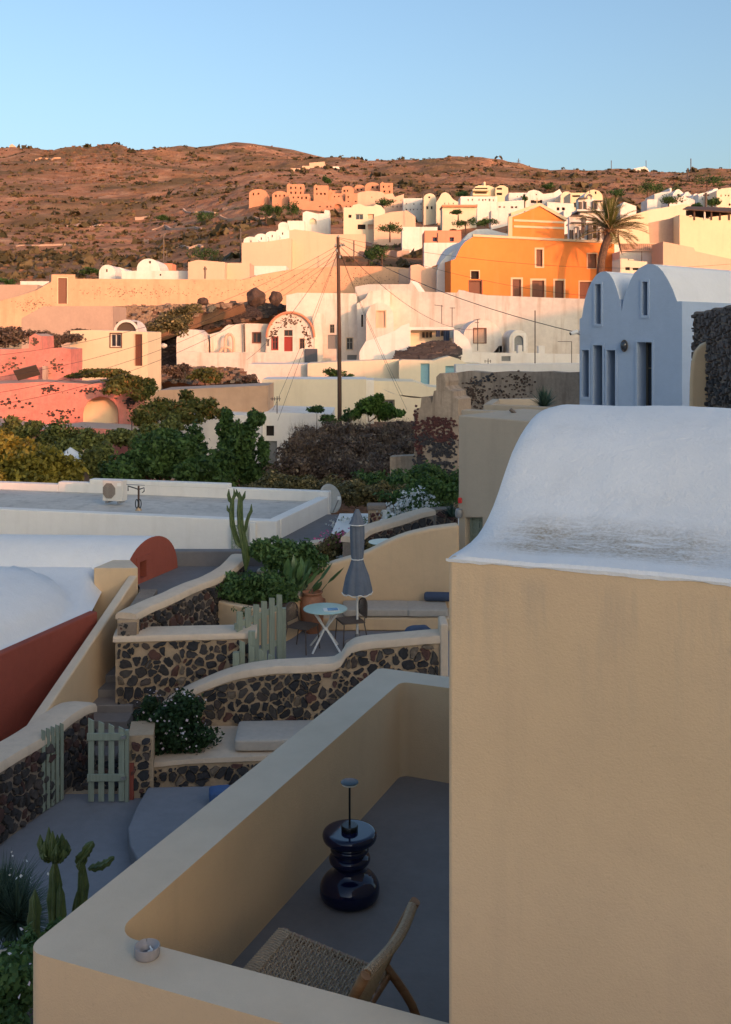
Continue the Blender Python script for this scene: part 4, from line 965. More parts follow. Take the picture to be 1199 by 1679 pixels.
def cafe_chair(c, yaw, label):
    root = empty('cafe_chair', Vector((0, 0, 0)), label, 'chair', 'woven outdoor chairs at the mint table')
    def L(x, y, z): return Vector((x, y, z))
    for sx in (-1, 1):
        mb = MB(); mb.tube([L(.24 * sx, -.22, 0), L(.21 * sx, -.19, .43)], .011, 8); mb.build('leg', MT['metal_dark'], root, smooth=True)
        mb = MB(); mb.tube([L(.24 * sx, .28, 0), L(.205 * sx, .2, .44), L(.20 * sx, .24, .64)], .011, 8); mb.build('leg', MT['metal_dark'], root, smooth=True)
    fr = [L(.22 * math.cos(t) * (1 if abs(math.cos(t)) < .9 else 1), .0 + .22 * math.sin(t), .45) for t in [k * math.pi / 12 for k in range(25)]]
    mb = MB(); mb.box((0, 0, .445), (.45, .44, .025)); bev(mb.build('seat', MT['metal_dark'], root), .01, 2)
    for i in range(14):
        mb = MB(); x = -.20 + .4 * i / 13; mb.bar((x, -.21, .462), (x, .21, .462), .014, .006); mb.build('seat_strap', MT['metal_dark'], root)
    # rounded back frame with vertical straps
    pts = []
    for k in range(21):
        t = math.pi * k / 20; x = -.235 * math.cos(t); z = .60 + .23 * max(0, math.sin(t)) ** .6; pts.append(L(x, .27 + .07 * (z - .6) - .25 * x * x * 2, z))
    pts = [L(-.19, .25, .52)] + pts + [L(.19, .25, .52)] + [L(-.19, .25, .52)]
    mb = MB(); mb.tube(pts, .011, 8); mb.build('back_frame', MT['metal_dark'], root, smooth=True)
    for i in range(11):
        x = -.2 + .4 * i / 10; zt = .60 + .23 * max(0.05, 1 - (x / .235) ** 2) ** .3; mb = MB()
        mb.bar((x, .255, .53), (x, .27 + .07 * (zt - .6) - .5 * x * x, zt), .024, .006); mb.build('back_strap', MT['metal_dark'], root)
    root.location = c; root.rotation_euler = (0, 0, yaw); return root
cafe_chair(Vector((XX(497, 18.95), 18.95, ZC)), R(62), 'dark woven outdoor chair left of the mint table')
cafe_chair(Vector((XX(575, 19.3), 19.3, ZC)), R(-70), 'dark woven outdoor chair right of the mint table beside the umbrella pole')
def umbrella():
    b = Vector((XX(586.5, 19.3), 19.3, ZC)); root = empty('patio_umbrella', b, 'closed slate grey patio umbrella with white piping beside the mint table', 'umbrella')
    mb = MB(); mb.tube([b, b + Vector((0, 0, 2.45))], .022, 12); mb.build('pole', MT['metal_white'], root, smooth=True)
    mb = MB(); mb.lathe(b, [(.24, 0), (.24, .04), (.05, .05), (.04, .2)], 24); mb.build('base', MT['metal_grey'], root, smooth=True)
    def canopy(prof, name, lobes=8, amp=.22, sw=.35, n=64):
        mb = MB()
        for r, z in prof:
            for j in range(n):
                t = 2 * math.pi * j / n; k = 1 + amp * (0.5 + .5 * abs(math.sin(t * lobes / 2 + sw * z * 2))) - amp * .5 + .06 * mnoise.noise(Vector((math.cos(t) * 2, math.sin(t) * 2, z * 2)))
                mb.v.append(b + Vector((r * k * math.cos(t), r * k * math.sin(t), z)))
        for i in range(len(prof) - 1):
            for j in range(n): a = i * n + j; c = i * n + (j + 1) % n; mb.f.append((a, c, c + n, a + n))
        return mb.build(name, MT['umbrella'], root, smooth=True)
    top = 2.52
    canopy([(.001, top), (.03, top - .005), (.055, top - .06), (.105, top - .20), (.145, top - .28)][::-1], 'top_flap', amp=.18)
    canopy([(.09, top - .17), (.115, top - .28), (.118, top - .5), (.105, top - .85), (.092, top - .93), (.125, top - 1.05), (.185, top - 1.25), (.235, top - 1.48), (.245, top - 1.56)][::-1], 'canopy', amp=.34)
    def pip(r, z, nm, am=.18, zz=0):
        mb = MB(); mb.tube([b + Vector((r * (1 + am * (.5 + .5 * abs(math.sin(t * 4 + .7 * z))) - am * .5) * math.cos(t), r * (1 + am * (.5 + .5 * abs(math.sin(t * 4 + .7 * z))) - am * .5) * math.sin(t), z + zz * math.sin(t * 8))) for t in [k * math.pi / 32 for k in range(65)]], .010, 6); mb.build(nm, MT['piping'], root, smooth=True)
    pip(.147, top - .285, 'piping'); pip(.098, top - .93, 'tie_strap', .3); pip(.247, top - 1.565, 'piping', .34, .02)
umbrella()
def pot():
    b = Vector((XX(513, 20.1), 20.1, ZC)); mb = MB(); root = empty('terracotta_pot', b, 'large terracotta jar behind the mint cafe table', 'pot')
    mb.lathe(b, [(.14, 0), (.17, .05), (.21, .25), (.235, .45), (.225, .60), (.19, .69), (.175, .72), (.185, .745), (.203, .765), (.20, .785), (.17, .78), (.15, .73), (.001, .70)], 40); mb.build('body', MT['terracotta'], root, smooth=True)
    for s_ in (-1, 1):
        mb = MB(); mb.tube([b + Vector((.18 * s_, -.02, .66)), b + Vector((.235 * s_, -.02, .645)), b + Vector((.25 * s_, -.02, .58)), b + Vector((.225 * s_, -.02, .53))], .018, 8); mb.build('handle', MT['terracotta'], root, smooth=True)
pot()
# ------------------------------------------------------------------ planter with shrubs, strelitzia and tall cactus
def planter():
    root = empty('planter', (-2.2, 20, ZC), 'curved tan plaster planter full of shrubs behind the gates', 'planter')
    p = resample([(*pl(356, 19.5), ZZ(985, 19.5)), (*pl(385, 19.25), ZZ(992, 19.25)), (*pl(425, 19.25), ZZ(998, 19.25)), (*pl(470, 19.5), ZZ(1000, 19.5)), (*pl(500, 20.3), -4.98)], .12)
    o = curve_wall([(a, b) for a, b, c in p], [c for *_, c in p], [-5.9] * len(p), .2, 'wall', MT['tan'], root); bev(o, .05, 3, 50)
    mb = MB(); mb.prism([(a + .0, b + .1) for a, b, c in p] + [(XX(500, 21.3), 21.3), (XX(340, 21.3), 21.3)], -5.7, -5.08); mb.build('soil', MT['soil'], root)
planter()
def bush(name, label, cat, blobs, n, size, mat, seed, stems=None, parent=None, group=None, **kw):
    c0 = blobs[0][0]; zb = min(b[0][2] - b[1][2] for b in blobs); root = empty(name, (c0[0], c0[1], zb), label, cat, group)
    rq = random.Random(seed); sub_ = []
    for c_, r_ in [(b[0], b[1]) for b in blobs]:
        for _ in range(7):
            a_, e_ = rq.uniform(0, 6.28), rq.uniform(-1, 1); h_ = math.sqrt(1 - e_ * e_); q_ = rq.uniform(.45, .9); k_ = rq.uniform(.28, .55); sub_.append(((c_[0] + r_[0] * math.cos(a_) * h_ * q_, c_[1] + r_[1] * math.sin(a_) * h_ * q_, c_[2] + r_[2] * e_ * q_), (r_[0] * k_ * rq.uniform(.8, 1.4), r_[1] * k_, r_[2] * k_ * rq.uniform(.8, 1.4))))
        sub_.append((c_, tuple(v * .62 for v in r_)))
    leaf_cloud(kw.pop('part', 'foliage'), sub_, n, size, mat, root, seed=seed, **kw)
    if stems:
        mb = MB(); r_ = random.Random(seed)
        for b in blobs[:stems]:
            q = Vector((c0[0] + r_.uniform(-.1, .1) * b[1][0], c0[1], zb - .1)); t = Vector(b[0]); w = max(.012, b[1][0] * .05)
            mb.tube([q, q.lerp(t, .5) + Vector((r_.uniform(-.1, .1), 0, 0)) * b[1][0], t + Vector((0, 0, b[1][2] * .3))], [w, w * .7, w * .3], 6)
        mb.build('trunk' if stems < 3 else 'branches', MT['pole_wood'], root, smooth=True)
    return root
def B3(px, py, Z, rx, ry, rz): return (tuple(P(px, py, Z)), (rx, ry, rz))
bush('shrub', 'bushy dark green shrub overhanging the planter rim behind the gates', 'shrub', [B3(405, 972, 19.6, .55, .5, .32), B3(440, 965, 19.8, .5, .5, .36), B3(375, 968, 19.7, .25, .4, .28), B3(470, 975, 19.9, .3, .4, .30)], 7500, .05, MT['g_bush'], 11, up=.5)
bush('shrub', 'round bright green shrub behind the planter beside the tall cactus', 'shrub', [B3(452, 915, 20.6, .45, .4, .38), B3(485, 910, 20.9, .45, .4, .36), B3(505, 925, 20.9, .3, .3, .28), B3(430, 905, 20.7, .2, .3, .25)], 6000, .055, MT['g_bush'], 12, up=.5, tonebias=.15)
def strelitzia():
    b0 = P(490, 985, 20.3); root = empty('strelitzia', b0, 'strelitzia with broad paddle leaves beside the terracotta jar', 'plant'); rr = random.Random(4)
    for i in range(40):
        a = rr.uniform(0, 2 * math.pi); e = R(rr.uniform(48, 88)); L_ = rr.uniform(.5, 1.0); d = Vector((math.cos(a) * math.cos(e), math.sin(a) * math.cos(e) * .6, math.sin(e))); s = b0 + Vector((rr.uniform(-.35, .25), rr.uniform(-.2, .2), -.1))
        mb = MB(); t = s + d * L_ * .55; tip = s + d * L_ + Vector((d.x, d.y, 0)) * .12; side = d.cross(Vector((rr.uniform(-1, 1), rr.uniform(-1, 1), .2))).normalized(); w = rr.uniform(.05, .085)
        mb.tube([s, t], .008, 5); k = len(mb.v); ups = side.cross(d) * .02
        mb.v += [t, t.lerp(tip, .3) + side * w, t.lerp(tip, .3) - side * w, t.lerp(tip, .7) + side * w * .8, t.lerp(tip, .7) - side * w * .8, tip, t.lerp(tip, .3) + ups, t.lerp(tip, .7) + ups]
        mb.f += [(k, k + 1, k + 6), (k, k + 6, k + 2), (k + 1, k + 3, k + 7, k + 6), (k + 6, k + 7, k + 4, k + 2), (k + 3, k + 5, k + 7), (k + 7, k + 5, k + 4)]; mb.build('leaf', plain('strelitzia_leaf', (.08, .15, .055), .4, var=.35, scale=5), root, rec=False)
strelitzia()
def ribbed(mb, pts, r, ribs=5, depth=.38, step=.02, waist=None, n=None):
    """column cactus: star section with knobbly ribs"""
    n = n or ribs * 6; rs = resample([(*p, q) for p, q in zip([tuple(p) for p in pts], r)], step); k = len(mb.v); prev = None; Q = [Vector(p[:3]) for p in rs]
    for i, p in enumerate(Q):
        d = (Q[min(i + 1, len(Q) - 1)] - Q[max(i - 1, 0)]); d = d.normalized() if d.length > 1e-6 else Vector((0, 0, 1))
        x = Vector((1, .2, 0)) if prev is None else prev; x = (x - d * x.dot(d)).normalized(); prev = x; y = d.cross(x); e = rs[i][3] * (1 if 0 < i < len(Q) - 1 else .25)
        for j in range(n):
            t = 2 * math.pi * j / n; star = (1 - depth) + depth * abs(math.cos(t * ribs / 2)) ** 1.5; knob = 1 + .24 * math.sin(i * 1.9 + j // 6) * abs(math.cos(t * ribs / 2)); mb.v.append(p + (x * math.cos(t) + y * math.sin(t)) * e * star * knob)
    for i in range(len(Q) - 1):
        for j in range(n): a = k + i * n + j; b = k + i * n + (j + 1) % n; mb.f.append((a, b, b + n, a + n))
    mb.f.append(tuple(k + j for j in range(n))[::-1]); e = k + (len(Q) - 1) * n; mb.f.append(tuple(e + j for j in range(n)))
def tall_cactus():
    Z = 20.5; b = P(404, 930, Z); root = empty('cactus', b, 'tall candelabra cactus in front of the white flat roofed building', 'cactus')
    def A(*p): return [P(x, y, Z) for x, y in p]
    mb = MB(); ribbed(mb, A((404, 935), (403, 915), (400, 890), (396, 865), (393, 840), (394, 818), (393, 806)), [.085, .08, .075, .065, .06, .055, .03], 5, .35, .03); mb.build('stem', MT['cactus'], root, smooth=True)
    arms = [([(399, 900), (388, 885), (382, 862), (380, 838), (381, 822), (383, 812)], [.06, .075, .075, .07, .06, .04]),
            ([(381, 826), (377, 821), (375, 812), (376, 802)], [.05, .055, .05, .035]), ([(383, 822), (385, 812), (384, 801)], [.04, .05, .03]), ([(380, 842), (374, 836), (373, 828)], [.035, .04, .03]),
            ([(400, 882), (402, 868), (406, 852), (412, 838), (413, 826)], [.045, .05, .05, .045, .03]), ([(394, 822), (400, 815), (403, 805)], [.045, .05, .035]), ([(392, 818), (389, 810), (388, 802)], [.04, .045, .03])]
    for pts, r in arms: mb = MB(); ribbed(mb, A(*pts), [q * .72 for q in r], 5, .35, .03); mb.build('arm', MT['cactus'], root, smooth=True)
tall_cactus()
# ------------------------------------------------------------------ flowering bush on the bench
def flower_bush():
    bl = [B3(285, 1175, 15.35, .42, .4, .34), B3(270, 1200, 15.2, .33, .35, .30), B3(305, 1205, 15.3, .35, .35, .26), B3(250, 1160, 15.4, .22, .3, .2), B3(255, 1225, 15.1, .16, .2, .14), B3(325, 1218, 15.2, .16, .2, .12)]
    root = bush('flowering_bush', 'flowering bush with small pale pink blossoms spilling over the stone bench', 'bush', bl + [B3(285, 1190, 15.3, .40, .4, .34), B3(262, 1180, 15.25, .32, .35, .3)], 10500, .042, MT['g_flower'], 21, up=.3)
    leaf_cloud('blossoms', [(c, tuple(r * 1.06 for r in q)) for c, q in bl], 260, .036, MT['petal_w'], root, elong=1.0, outward=2.5, seed=5, shell=.97)
    mb = MB(); rr = random.Random(8)
    for i in range(16):
        a = P(260, 1130 + rr.uniform(0, 60), 15.3); mb.tube([P(265, 1165, 15.4), P(262 + rr.uniform(-40, 30), 1140 + rr.uniform(-6, 30), 15.35)], .006, 4)
    mb.build('branches', MT['g_dry'] if False else MT['pole_wood'], root)
flower_bush()
# ------------------------------------------------------------------ near planter at the lower left
def near_planter():
    root = empty('planter', (-3.2, 7.2, -6.5), 'pale plaster planter below the near parapet corner', 'planter')
    mb = MB(); mb.prism([(-4.6, 5.6), (-1.72, 5.6), (-1.72, 7.7), (-4.6, 7.7)], -6.5, -4.74); mb.build('soil', MT['soil'], root)
    p = resample([(-1.70, 7.75), (-2.3, 7.85), (-2.9, 7.75), (-4.9, 7.3)], .2); o = curve_wall(p, [-4.6] * len(p), [-6.5] * len(p), .15, 'wall', MT['cap'], root); bev(o, .03, 3)
    p = resample([(-4.9, 6.25), (-2.55, 6.0), (-2.3, 5.7)], .2); o = curve_wall(p, [-4.63] * len(p), [-6.5] * len(p), .16, 'wall', MT['cap'], root); bev(o, .04, 3)
near_planter()
def near_cactus(label, px, top, bot, Z, w, crown=None, arms=()):
    b = P(px, bot, Z); root = empty('cactus', b, label, 'cactus', 'euphorbia cacti in the lower left planter'); k = Z / F
    mb = MB(); n = 7; pts = [P(px + (i - 3) * .8 * (-1) ** i * .6, bot + (top - bot) * i / (n - 1), Z) for i in range(n)]; ribbed(mb, pts, [w * k * (1.08 - .25 * (i / (n - 1)) ** 3) * (.45 if i == n - 1 else 1) for i in range(n)], 4, .5, .015); mb.build('stem', MT['cactus'], root, smooth=True)
    for pts, r in arms: mb = MB(); ribbed(mb, [P(x, y, Z + dz) for x, y, dz in pts], [q * k for q in r], 4, .5, .012); mb.build('arm', MT['cactus'], root, smooth=True)
    return root
cr = []
for i, (dx, y0, y1, dz, w) in enumerate([(-22, 1398, 1368, .02, 5), (-14, 1402, 1378, -.06, 6), (-8, 1400, 1356, .0, 6.5), (-2, 1404, 1362, -.08, 6), (6, 1404, 1368, .05, 6), (13, 1402, 1366, -.03, 6.5), (20, 1398, 1376, .03, 6), (-17, 1410, 1398, -.08, 5), (16, 1410, 1392, -.08, 5.5), (4, 1408, 1384, -.1, 6), (25, 1396, 1388, .0, 4)]):
    cr.append(([(89 + dx * .35, 1412, 0), (89 + dx * .8, (y0 + 1404) / 2, dz), (89 + dx, (y0 + y1) / 2, dz * 1.5), (89 + dx * 1.02, y1, dz * 1.5)], [w * .7, w * 1.15, w * 1.1, w * .35]))
near_cactus('tall cactus with a clustered many fingered crown in the lower left planter', 90, 1406, 1545, 7.5, 10, arms=cr + [([(97, 1530, -.05), (100, 1500, -.05), (100, 1465, -.05), (99, 1448, -.05)], [7, 8, 7, 3])])
near_cactus('cactus with one side arm reaching right in the lower left planter', 136, 1408, 1545, 7.6, 8.5, arms=[([(134, 1428, 0), (132, 1412, 0), (138, 1402, -.03), (150, 1383, -.03), (153, 1379, -.03)], [8, 10, 9, 7, 3]), ([(145, 1424, 0), (157, 1422, .02), (170, 1418, .02), (182, 1410, .02), (188, 1404, .02)], [3, 6.5, 6.5, 5, 2]), ([(134, 1432, -.04), (131, 1420, -.05), (134, 1408, -.05)], [5, 7, 5]), ([(126, 1535, -.03), (124, 1500, -.03), (127, 1478, -.03), (127, 1462, -.03)], [6, 7.5, 6.5, 2.5])])
near_cactus('short single finger cactus at the left of the lower left planter', 57, 1458, 1560, 7.2, 9.5)
def spiky():
    b = P(18, 1475, 8.2); root = empty('rosemary_bush', b, 'spiky blue green bush at the lower left edge', 'bush')
    for i, (px, py, dz) in enumerate([(0, 1500, 0), (14, 1515, .1), (28, 1512, -.1), (-20, 1510, 0), (8, 1490, .2)]): blades('foliage', P(px, py, 8.2 + dz), 330, .42, .012, MT['g_blue'], root, spread=1.1, droop=.35, seed=30 + i, minel=-.2)
    leaf_cloud('blossoms', [B3(40, 1425, 8.0, .15, .2, .1), B3(10, 1415, 8.1, .15, .2, .1)], 14, .022, MT['petal_white'], root, elong=1, seed=3)
spiky()
rt = bush('leafy_bush', 'leafy green bush with a few pink blossoms against the near parapet', 'bush', [B3(18, 1625, 6.0, .15, .2, .17), B3(4, 1650, 5.9, .2, .25, .22), B3(48, 1548, 6.8, .09, .12, .07), B3(84, 1538, 7.0, .10, .15, .06), B3(14, 1668, 5.8, .14, .2, .12), B3(24, 1590, 6.2, .12, .15, .09), B3(62, 1560, 6.6, .08, .1, .06)], 3800, .034, MT['g_bush'], 22, elong=1.3, tonebias=.1)
leaf_cloud('blossoms', [B3(35, 1508, 6.9, .06, .06, .04), B3(47, 1525, 6.8, .03, .05, .03), B3(20, 1600, 5.7, .2, .1, .25)], 22, .022, MT['petal_w'], rt, elong=1, seed=4)
# ------------------------------------------------------------------ left: red walled house, white vaults, grey roof terrace, white flat roofed house
def red_house():
    root = empty('red_walled_house', (-8, 15, ZP - .3), 'oxblood red walled house with whitewashed vault roof below the steps', 'house')
    A = Vector((XX(161, 17.9), 17.9)); B = Vector((XX(0, 15.45), 15.45)); d = (B - A).normalized(); E = A + d * 9.5
    nl = Vector((d.y, -d.x)); nl = nl if nl.x < 0 else -nl
    p = [(E.x, E.y), (A.x, A.y)]; o = curve_wall(resample([(*E,), (*A,)], .4), [ZZ(1002, 17.9)] * len(resample([(*E,), (*A,)], .4)), [-6.9] * len(resample([(*E,), (*A,)], .4)), .16, 'wall', MT['redwall'], root); bev(o, .03, 3, 50)
    # continuous whitewashed roof skin: flat gutter beside the wall, a rounded half vault and a sheet rising to the back
    ns, nt_ = 90, 70; vs = []; fs = []; z0 = ZZ(1002, 17.9) - .045
    C = A + d * 1.15 + nl * 2.35; Rr = 2.05; back_y = 20.7
    for i in range(ns + 1):
        y = 7.5 + (back_y - 7.5) * i / ns
        edge = A + d * ((A.y - y) / -d.y) if y < A.y else Vector((A.x - (y - A.y) * .12, y))
        for j in range(nt_ + 1):
            x = edge.x - .12 - (12.5 * (j / nt_) ** 1.2); q = Vector((x, y)); a = (q - C).dot(d); b = (q - C).dot(nl)
            r = abs(b) if a > 0 else math.hypot(a * 1.0, b); k = max(0, 1 - (r / Rr) ** 2); h = .72 * math.sqrt(k)
            if a <= 0: h *= 1
            sheet_ = .06 + .40 * max(0, min(1, (y - 17.4) / 3.2)) ** 1.3 + .02 * mnoise.noise(Vector((x, y, 0)) * .8) + .006 * mnoise.noise(Vector((x, y, 0)) * 5)
            e = max(0, min(1, ((edge - q).length - .05) / .35)); e = e * e * (3 - 2 * e)
            zz = z0 + e * (sheet_ + (max(0, h - .0) if h > 0 else 0) * .96 - (sheet_ * .5 if h > .25 else 0))
            vs.append((x, y, zz))
    n = nt_ + 1
    for i in range(ns):
        for j in range(nt_): a = i * n + j; fs.append((a, a + 1, a + n + 1, a + n))
    o = link_mesh('roof', vs, fs, MT['white_vault'], root, True); fix(o)
    mb = MB(); mb.box((-11, 13.5, -6.9), (9.5, 13, 1.8)); mb.build('base', MT['white'], root)
red_house()
def lunette_house():
    Z0, Z1 = 19.75, 21.7; fc = Fac(203, Z0, 292, Z1)
    root = empty('vaulted_roof_house', (-5, 21, -5.8), 'white vault roof with red arched end wall and deep set window', 'house')
    L = (fc.sz(292, 935)[0]); n = 22; zb = -4.95; h = .92
    out = [(L * (0.5 - .5 * math.cos(math.pi * i / n)), zb + h * math.sin(math.pi * i / n) ** .8) for i in range(n + 1)]
    pts = [(228, 919), (240, 957)]; s0, s1 = fc.sz(228, 940)[0], fc.sz(241, 940)[0]; wz0, wz1 = ZZ(950, 20.3), ZZ(921, 20.3)
    hole = [(s0, wz0), (s1, wz0), (s1, wz1), (s0, wz1)]
    mb = MB(); lo = [Vector((a, z, 0)) for a, z in out[::-1]]; hv = [Vector((a, z, 0)) for a, z in hole[::-1]]; fl = lo + hv; mb.v = [fc.W((p.x, p.y)) for p in fl]
    for t in tessellate_polygon([lo, hv]): mb.f.append(tuple(t))
    k = len(mb.v); mb.v += [fc.W(p) for p in hole] + [fc.W(p, .3) for p in hole]
    for i, j in ring(hole): mb.f.append((k + i, k + j, k + 4 + j, k + 4 + i))
    mb.build('gable_wall', MT['redlun'], root)
    mb = MB(); mb.hexa([fc.W((s0 - .02, wz0), .25), fc.W((s1 + .02, wz0), .25), fc.W((s1 + .02, wz0), .3), fc.W((s0 - .02, wz0), .3)], [fc.W((s0 - .02, wz1), .25), fc.W((s1 + .02, wz1), .25), fc.W((s1 + .02, wz1), .3), fc.W((s0 - .02, wz1), .3)]); w = mb.build('window', MT['void'], root)
    for i in range(1, 4): mb = MB(); a = s0 + (s1 - s0) * i / 4; mb.bar(fc.W((a, wz0), .15), fc.W((a, wz1), .15), .02); mb.build('bar', MT['grey_paint'], w)
    mb = MB()
    for (a0, b0, a1, b1) in ((s0 - .1, wz0, s0, wz1 + .1), (s0, wz1, s1 + .1, wz1 + .1)): mb.hexa([fc.W((a0, b0), -.03), fc.W((a1, b0), -.03), fc.W((a1, b0), .01), fc.W((a0, b0), .01)], [fc.W((a0, b1), -.03), fc.W((a1, b1), -.03), fc.W((a1, b1), .01), fc.W((a0, b1), .01)])
    mb.build('surround', MT['redlun'], root)
    ev = Vector((-1, .04, 0)); mb = MB()
    for a, z in out: p = fc.W((a, z)); mb.v += [p + Vector((0, 0, -.0)), p + ev * 12 + Vector((0, 0, .03))]
    for i in range(n): mb.f.append((2 * i, 2 * i + 1, 2 * i + 3, 2 * i + 2))
    mb.build('roof', MT['white_vault'], root, smooth=True)
    # tan block with hollow top where the balustrade ends
lunette_house()
def tan_block():
    Z = 19.3; x0, x1 = XX(154, Z), XX(227, Z); zt = ZZ(931, Z); mb = MB(); t = .09
    root = empty('tan_roof_box', ((x0 + x1) / 2, 19.8, -5.5), 'small tan plaster box beside the red arched wall at the head of the steps', 'wall')
    y1 = Z + .95; mb.prism([(x0, Z), (x1, Z), (XX(209, y1), y1), (XX(197, y1), y1)], -6.6, zt); bev(mb.build('wall', MT['tan'], root), .02, 3)
tan_block()
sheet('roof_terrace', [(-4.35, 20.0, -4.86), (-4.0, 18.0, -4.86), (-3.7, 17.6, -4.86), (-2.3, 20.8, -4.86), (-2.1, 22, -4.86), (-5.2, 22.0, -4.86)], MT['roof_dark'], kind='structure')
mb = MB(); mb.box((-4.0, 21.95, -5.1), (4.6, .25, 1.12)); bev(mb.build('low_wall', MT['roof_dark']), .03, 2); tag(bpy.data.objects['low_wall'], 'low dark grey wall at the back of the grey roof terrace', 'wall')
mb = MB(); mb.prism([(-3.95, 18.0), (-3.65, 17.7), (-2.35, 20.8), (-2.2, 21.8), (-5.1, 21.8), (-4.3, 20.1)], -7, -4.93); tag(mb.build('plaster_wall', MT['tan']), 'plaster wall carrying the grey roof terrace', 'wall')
def white_house():
    zt = -4.84; a = Vector((XX(454, 27), 27)); r = Vector((XX(544, 31.4), 31.4)); fdir = Vector((-7.85, 1.9)).normalized(); L_ = 11.5
    root = empty('flat_roofed_house', (a.x - 5, 29, -6.4), 'long white flat roofed house with air conditioner on its roof', 'house')
    b = a + fdir * L_; c = r + fdir * L_
    mb = MB(); u0 = (r - a).normalized() * .06; mb.prism([tuple(a + u0 + fdir * .06), tuple(r - u0 + fdir * .06), tuple(c - u0), tuple(b + u0)], -7.2, -5.06); mb.build('wall', MT['white'], root)
    mb = MB(); mb.prism([tuple(a + (r - a) * .05 + fdir * .3), tuple(r - (r - a) * .05 + fdir * .3), tuple(c - (r - a) * .05), tuple(b + (r - a) * .05)], -5.058, -5.0); mb.build('roof', MT['roof_grey'], root)
    u = (r - a).normalized()
    def par(p, q, w, h, nm): 
        n_ = Vector((-(q - p).normalized().y, (q - p).normalized().x)); mb = MB(); mb.prism([tuple(p), tuple(q), tuple(q + n_ * w), tuple(p + n_ * w)], -7.2, h); bev(mb.build(nm, MT['white'], root), .03, 3)
    par(b, a, .34, zt, 'parapet')                    # front
    par(a + u * .34, r - u * .3, .32, zt, 'parapet')  # right side
    par(r, r + fdir * 9.0, .30, zt + .15, 'parapet')  # back
    par(r + fdir * 9.0, c, .30, zt + .06, 'parapet')
    # raised part of the back parapet
    p0 = r + fdir * 3.2; p1 = r + fdir * 7.9
    mb = MB(); n_ = Vector((-fdir.y, fdir.x)); mb.prism([tuple(p0 - n_ * .01), tuple(p1 - n_ * .01), tuple(p1 + n_ * .31), tuple(p0 + n_ * .31)], zt + .12, zt + .27); bev(mb.build('parapet', MT['white'], root), .03, 3)
    # pilaster and lattice panel on the front
    f_ = Fac(415, 27.25, 454, 27.0)
    q = a + fdir * .55; mb = MB(); mb.prism([tuple(q), tuple(q + fdir * .16), tuple(q + fdir * .16 + Vector((-.02, -.09))), tuple(q + Vector((-.02, -.09)))], -6.2, -4.90); mb.build('pilaster', MT['white'], root)
    lo = q + fdir * .20 + Vector((-.03, -.06)); w_ = .42; z0, z1 = -5.75, -4.98
    def LP(s_, z_, d_=0): p = lo + fdir * s_ + Vector((-.02, -.09)) * (d_ + .5); return Vector((p.x, p.y, z_))
    mb = MB()
    for (s0, a0, s1, a1) in ((0, z0, 0, z1), (w_, z0, w_, z1), (0, z0, w_, z0), (0, z1, w_, z1)): mb.bar(LP(s0, a0), LP(s1, a1), .045, .03)
    fr_ = mb.build('lattice_frame', MT['sage'], root)
    for sg in (1, -1):
        for i in range(-8, 10):
            pts = []; c = i * .105
            for z_ in np.linspace(z0, z1, 60):
                s_ = c + sg * (z_ - z0) * .8 if sg == 1 else c + .42 + sg * (z_ - z0) * .8
                if 0 <= s_ <= w_: pts.append(LP(s_, z_, .1 * sg))
            if len(pts) > 3: mb = MB(); mb.bar(pts[0], pts[-1], .028, .012); mb.build('lath', MT['sage'], fr_)
white_house()
def ac_unit():
    Z = 30.4; x0, x1 = XX(169, Z), XX(205, Z); z0 = -4.93; w = x1 - x0; h = .60; c = Vector(((x0 + x1) / 2, Z + .15, z0)); root = empty('air_conditioner', c, 'beige air conditioner unit standing on the white flat roof', 'air conditioner'); rz = R(-14)
    Mx = Matrix.Translation(c) @ Matrix.Rotation(rz, 4, 'Z'); T_ = lambda x, y, z: Mx @ Vector((x, y, z))
    mb = MB(); mb.box(T_(0, 0, .07 + h / 2), (w, .30, h), rz); bev(mb.build('casing', MT['ac'], root), .012, 2)
    fc = [T_(-w * .17 + .215 * math.cos(t), -.152, .07 + h / 2 + .24 * math.sin(t)) for t in [R(22.5 + 45 * k) for k in range(8)]]
    mb = MB(); mb.v = fc + [p + (T_(0, -.012, 0) - T_(0, 0, 0)) for p in fc]; mb.f = [tuple(range(8)), tuple(8 + k for k in reversed(range(8)))] + [(k, (k + 1) % 8, 8 + (k + 1) % 8, 8 + k) for k in range(8)]; gr = mb.build('fan_grille', plain('grille_brown', (.14, .10, .075), .6), root)
    for i in range(11):
        x = -.19 + .38 * i / 10; hh = .235 if abs(x) < .1 else .235 - (abs(x) - .1) * 1.1; mb = MB(); mb.bar(T_(-w * .17 + x, -.17, .07 + h / 2 - hh), T_(-w * .17 + x, -.17, .07 + h / 2 + hh), .005); mb.build('slat', MT['ac'], gr)
    mb = MB(); mb.box(T_(w * .33, -.153, .07 + h * .82), (.12, .006, .09), rz); mb.build('sticker', MT['paper'], root)
    for sx in (-.3, .3): mb = MB(); mb.box(T_(sx * w, 0, .035), (.07, .36, .07), rz); mb.build('foot', MT['metal_grey'], root)
ac_unit()
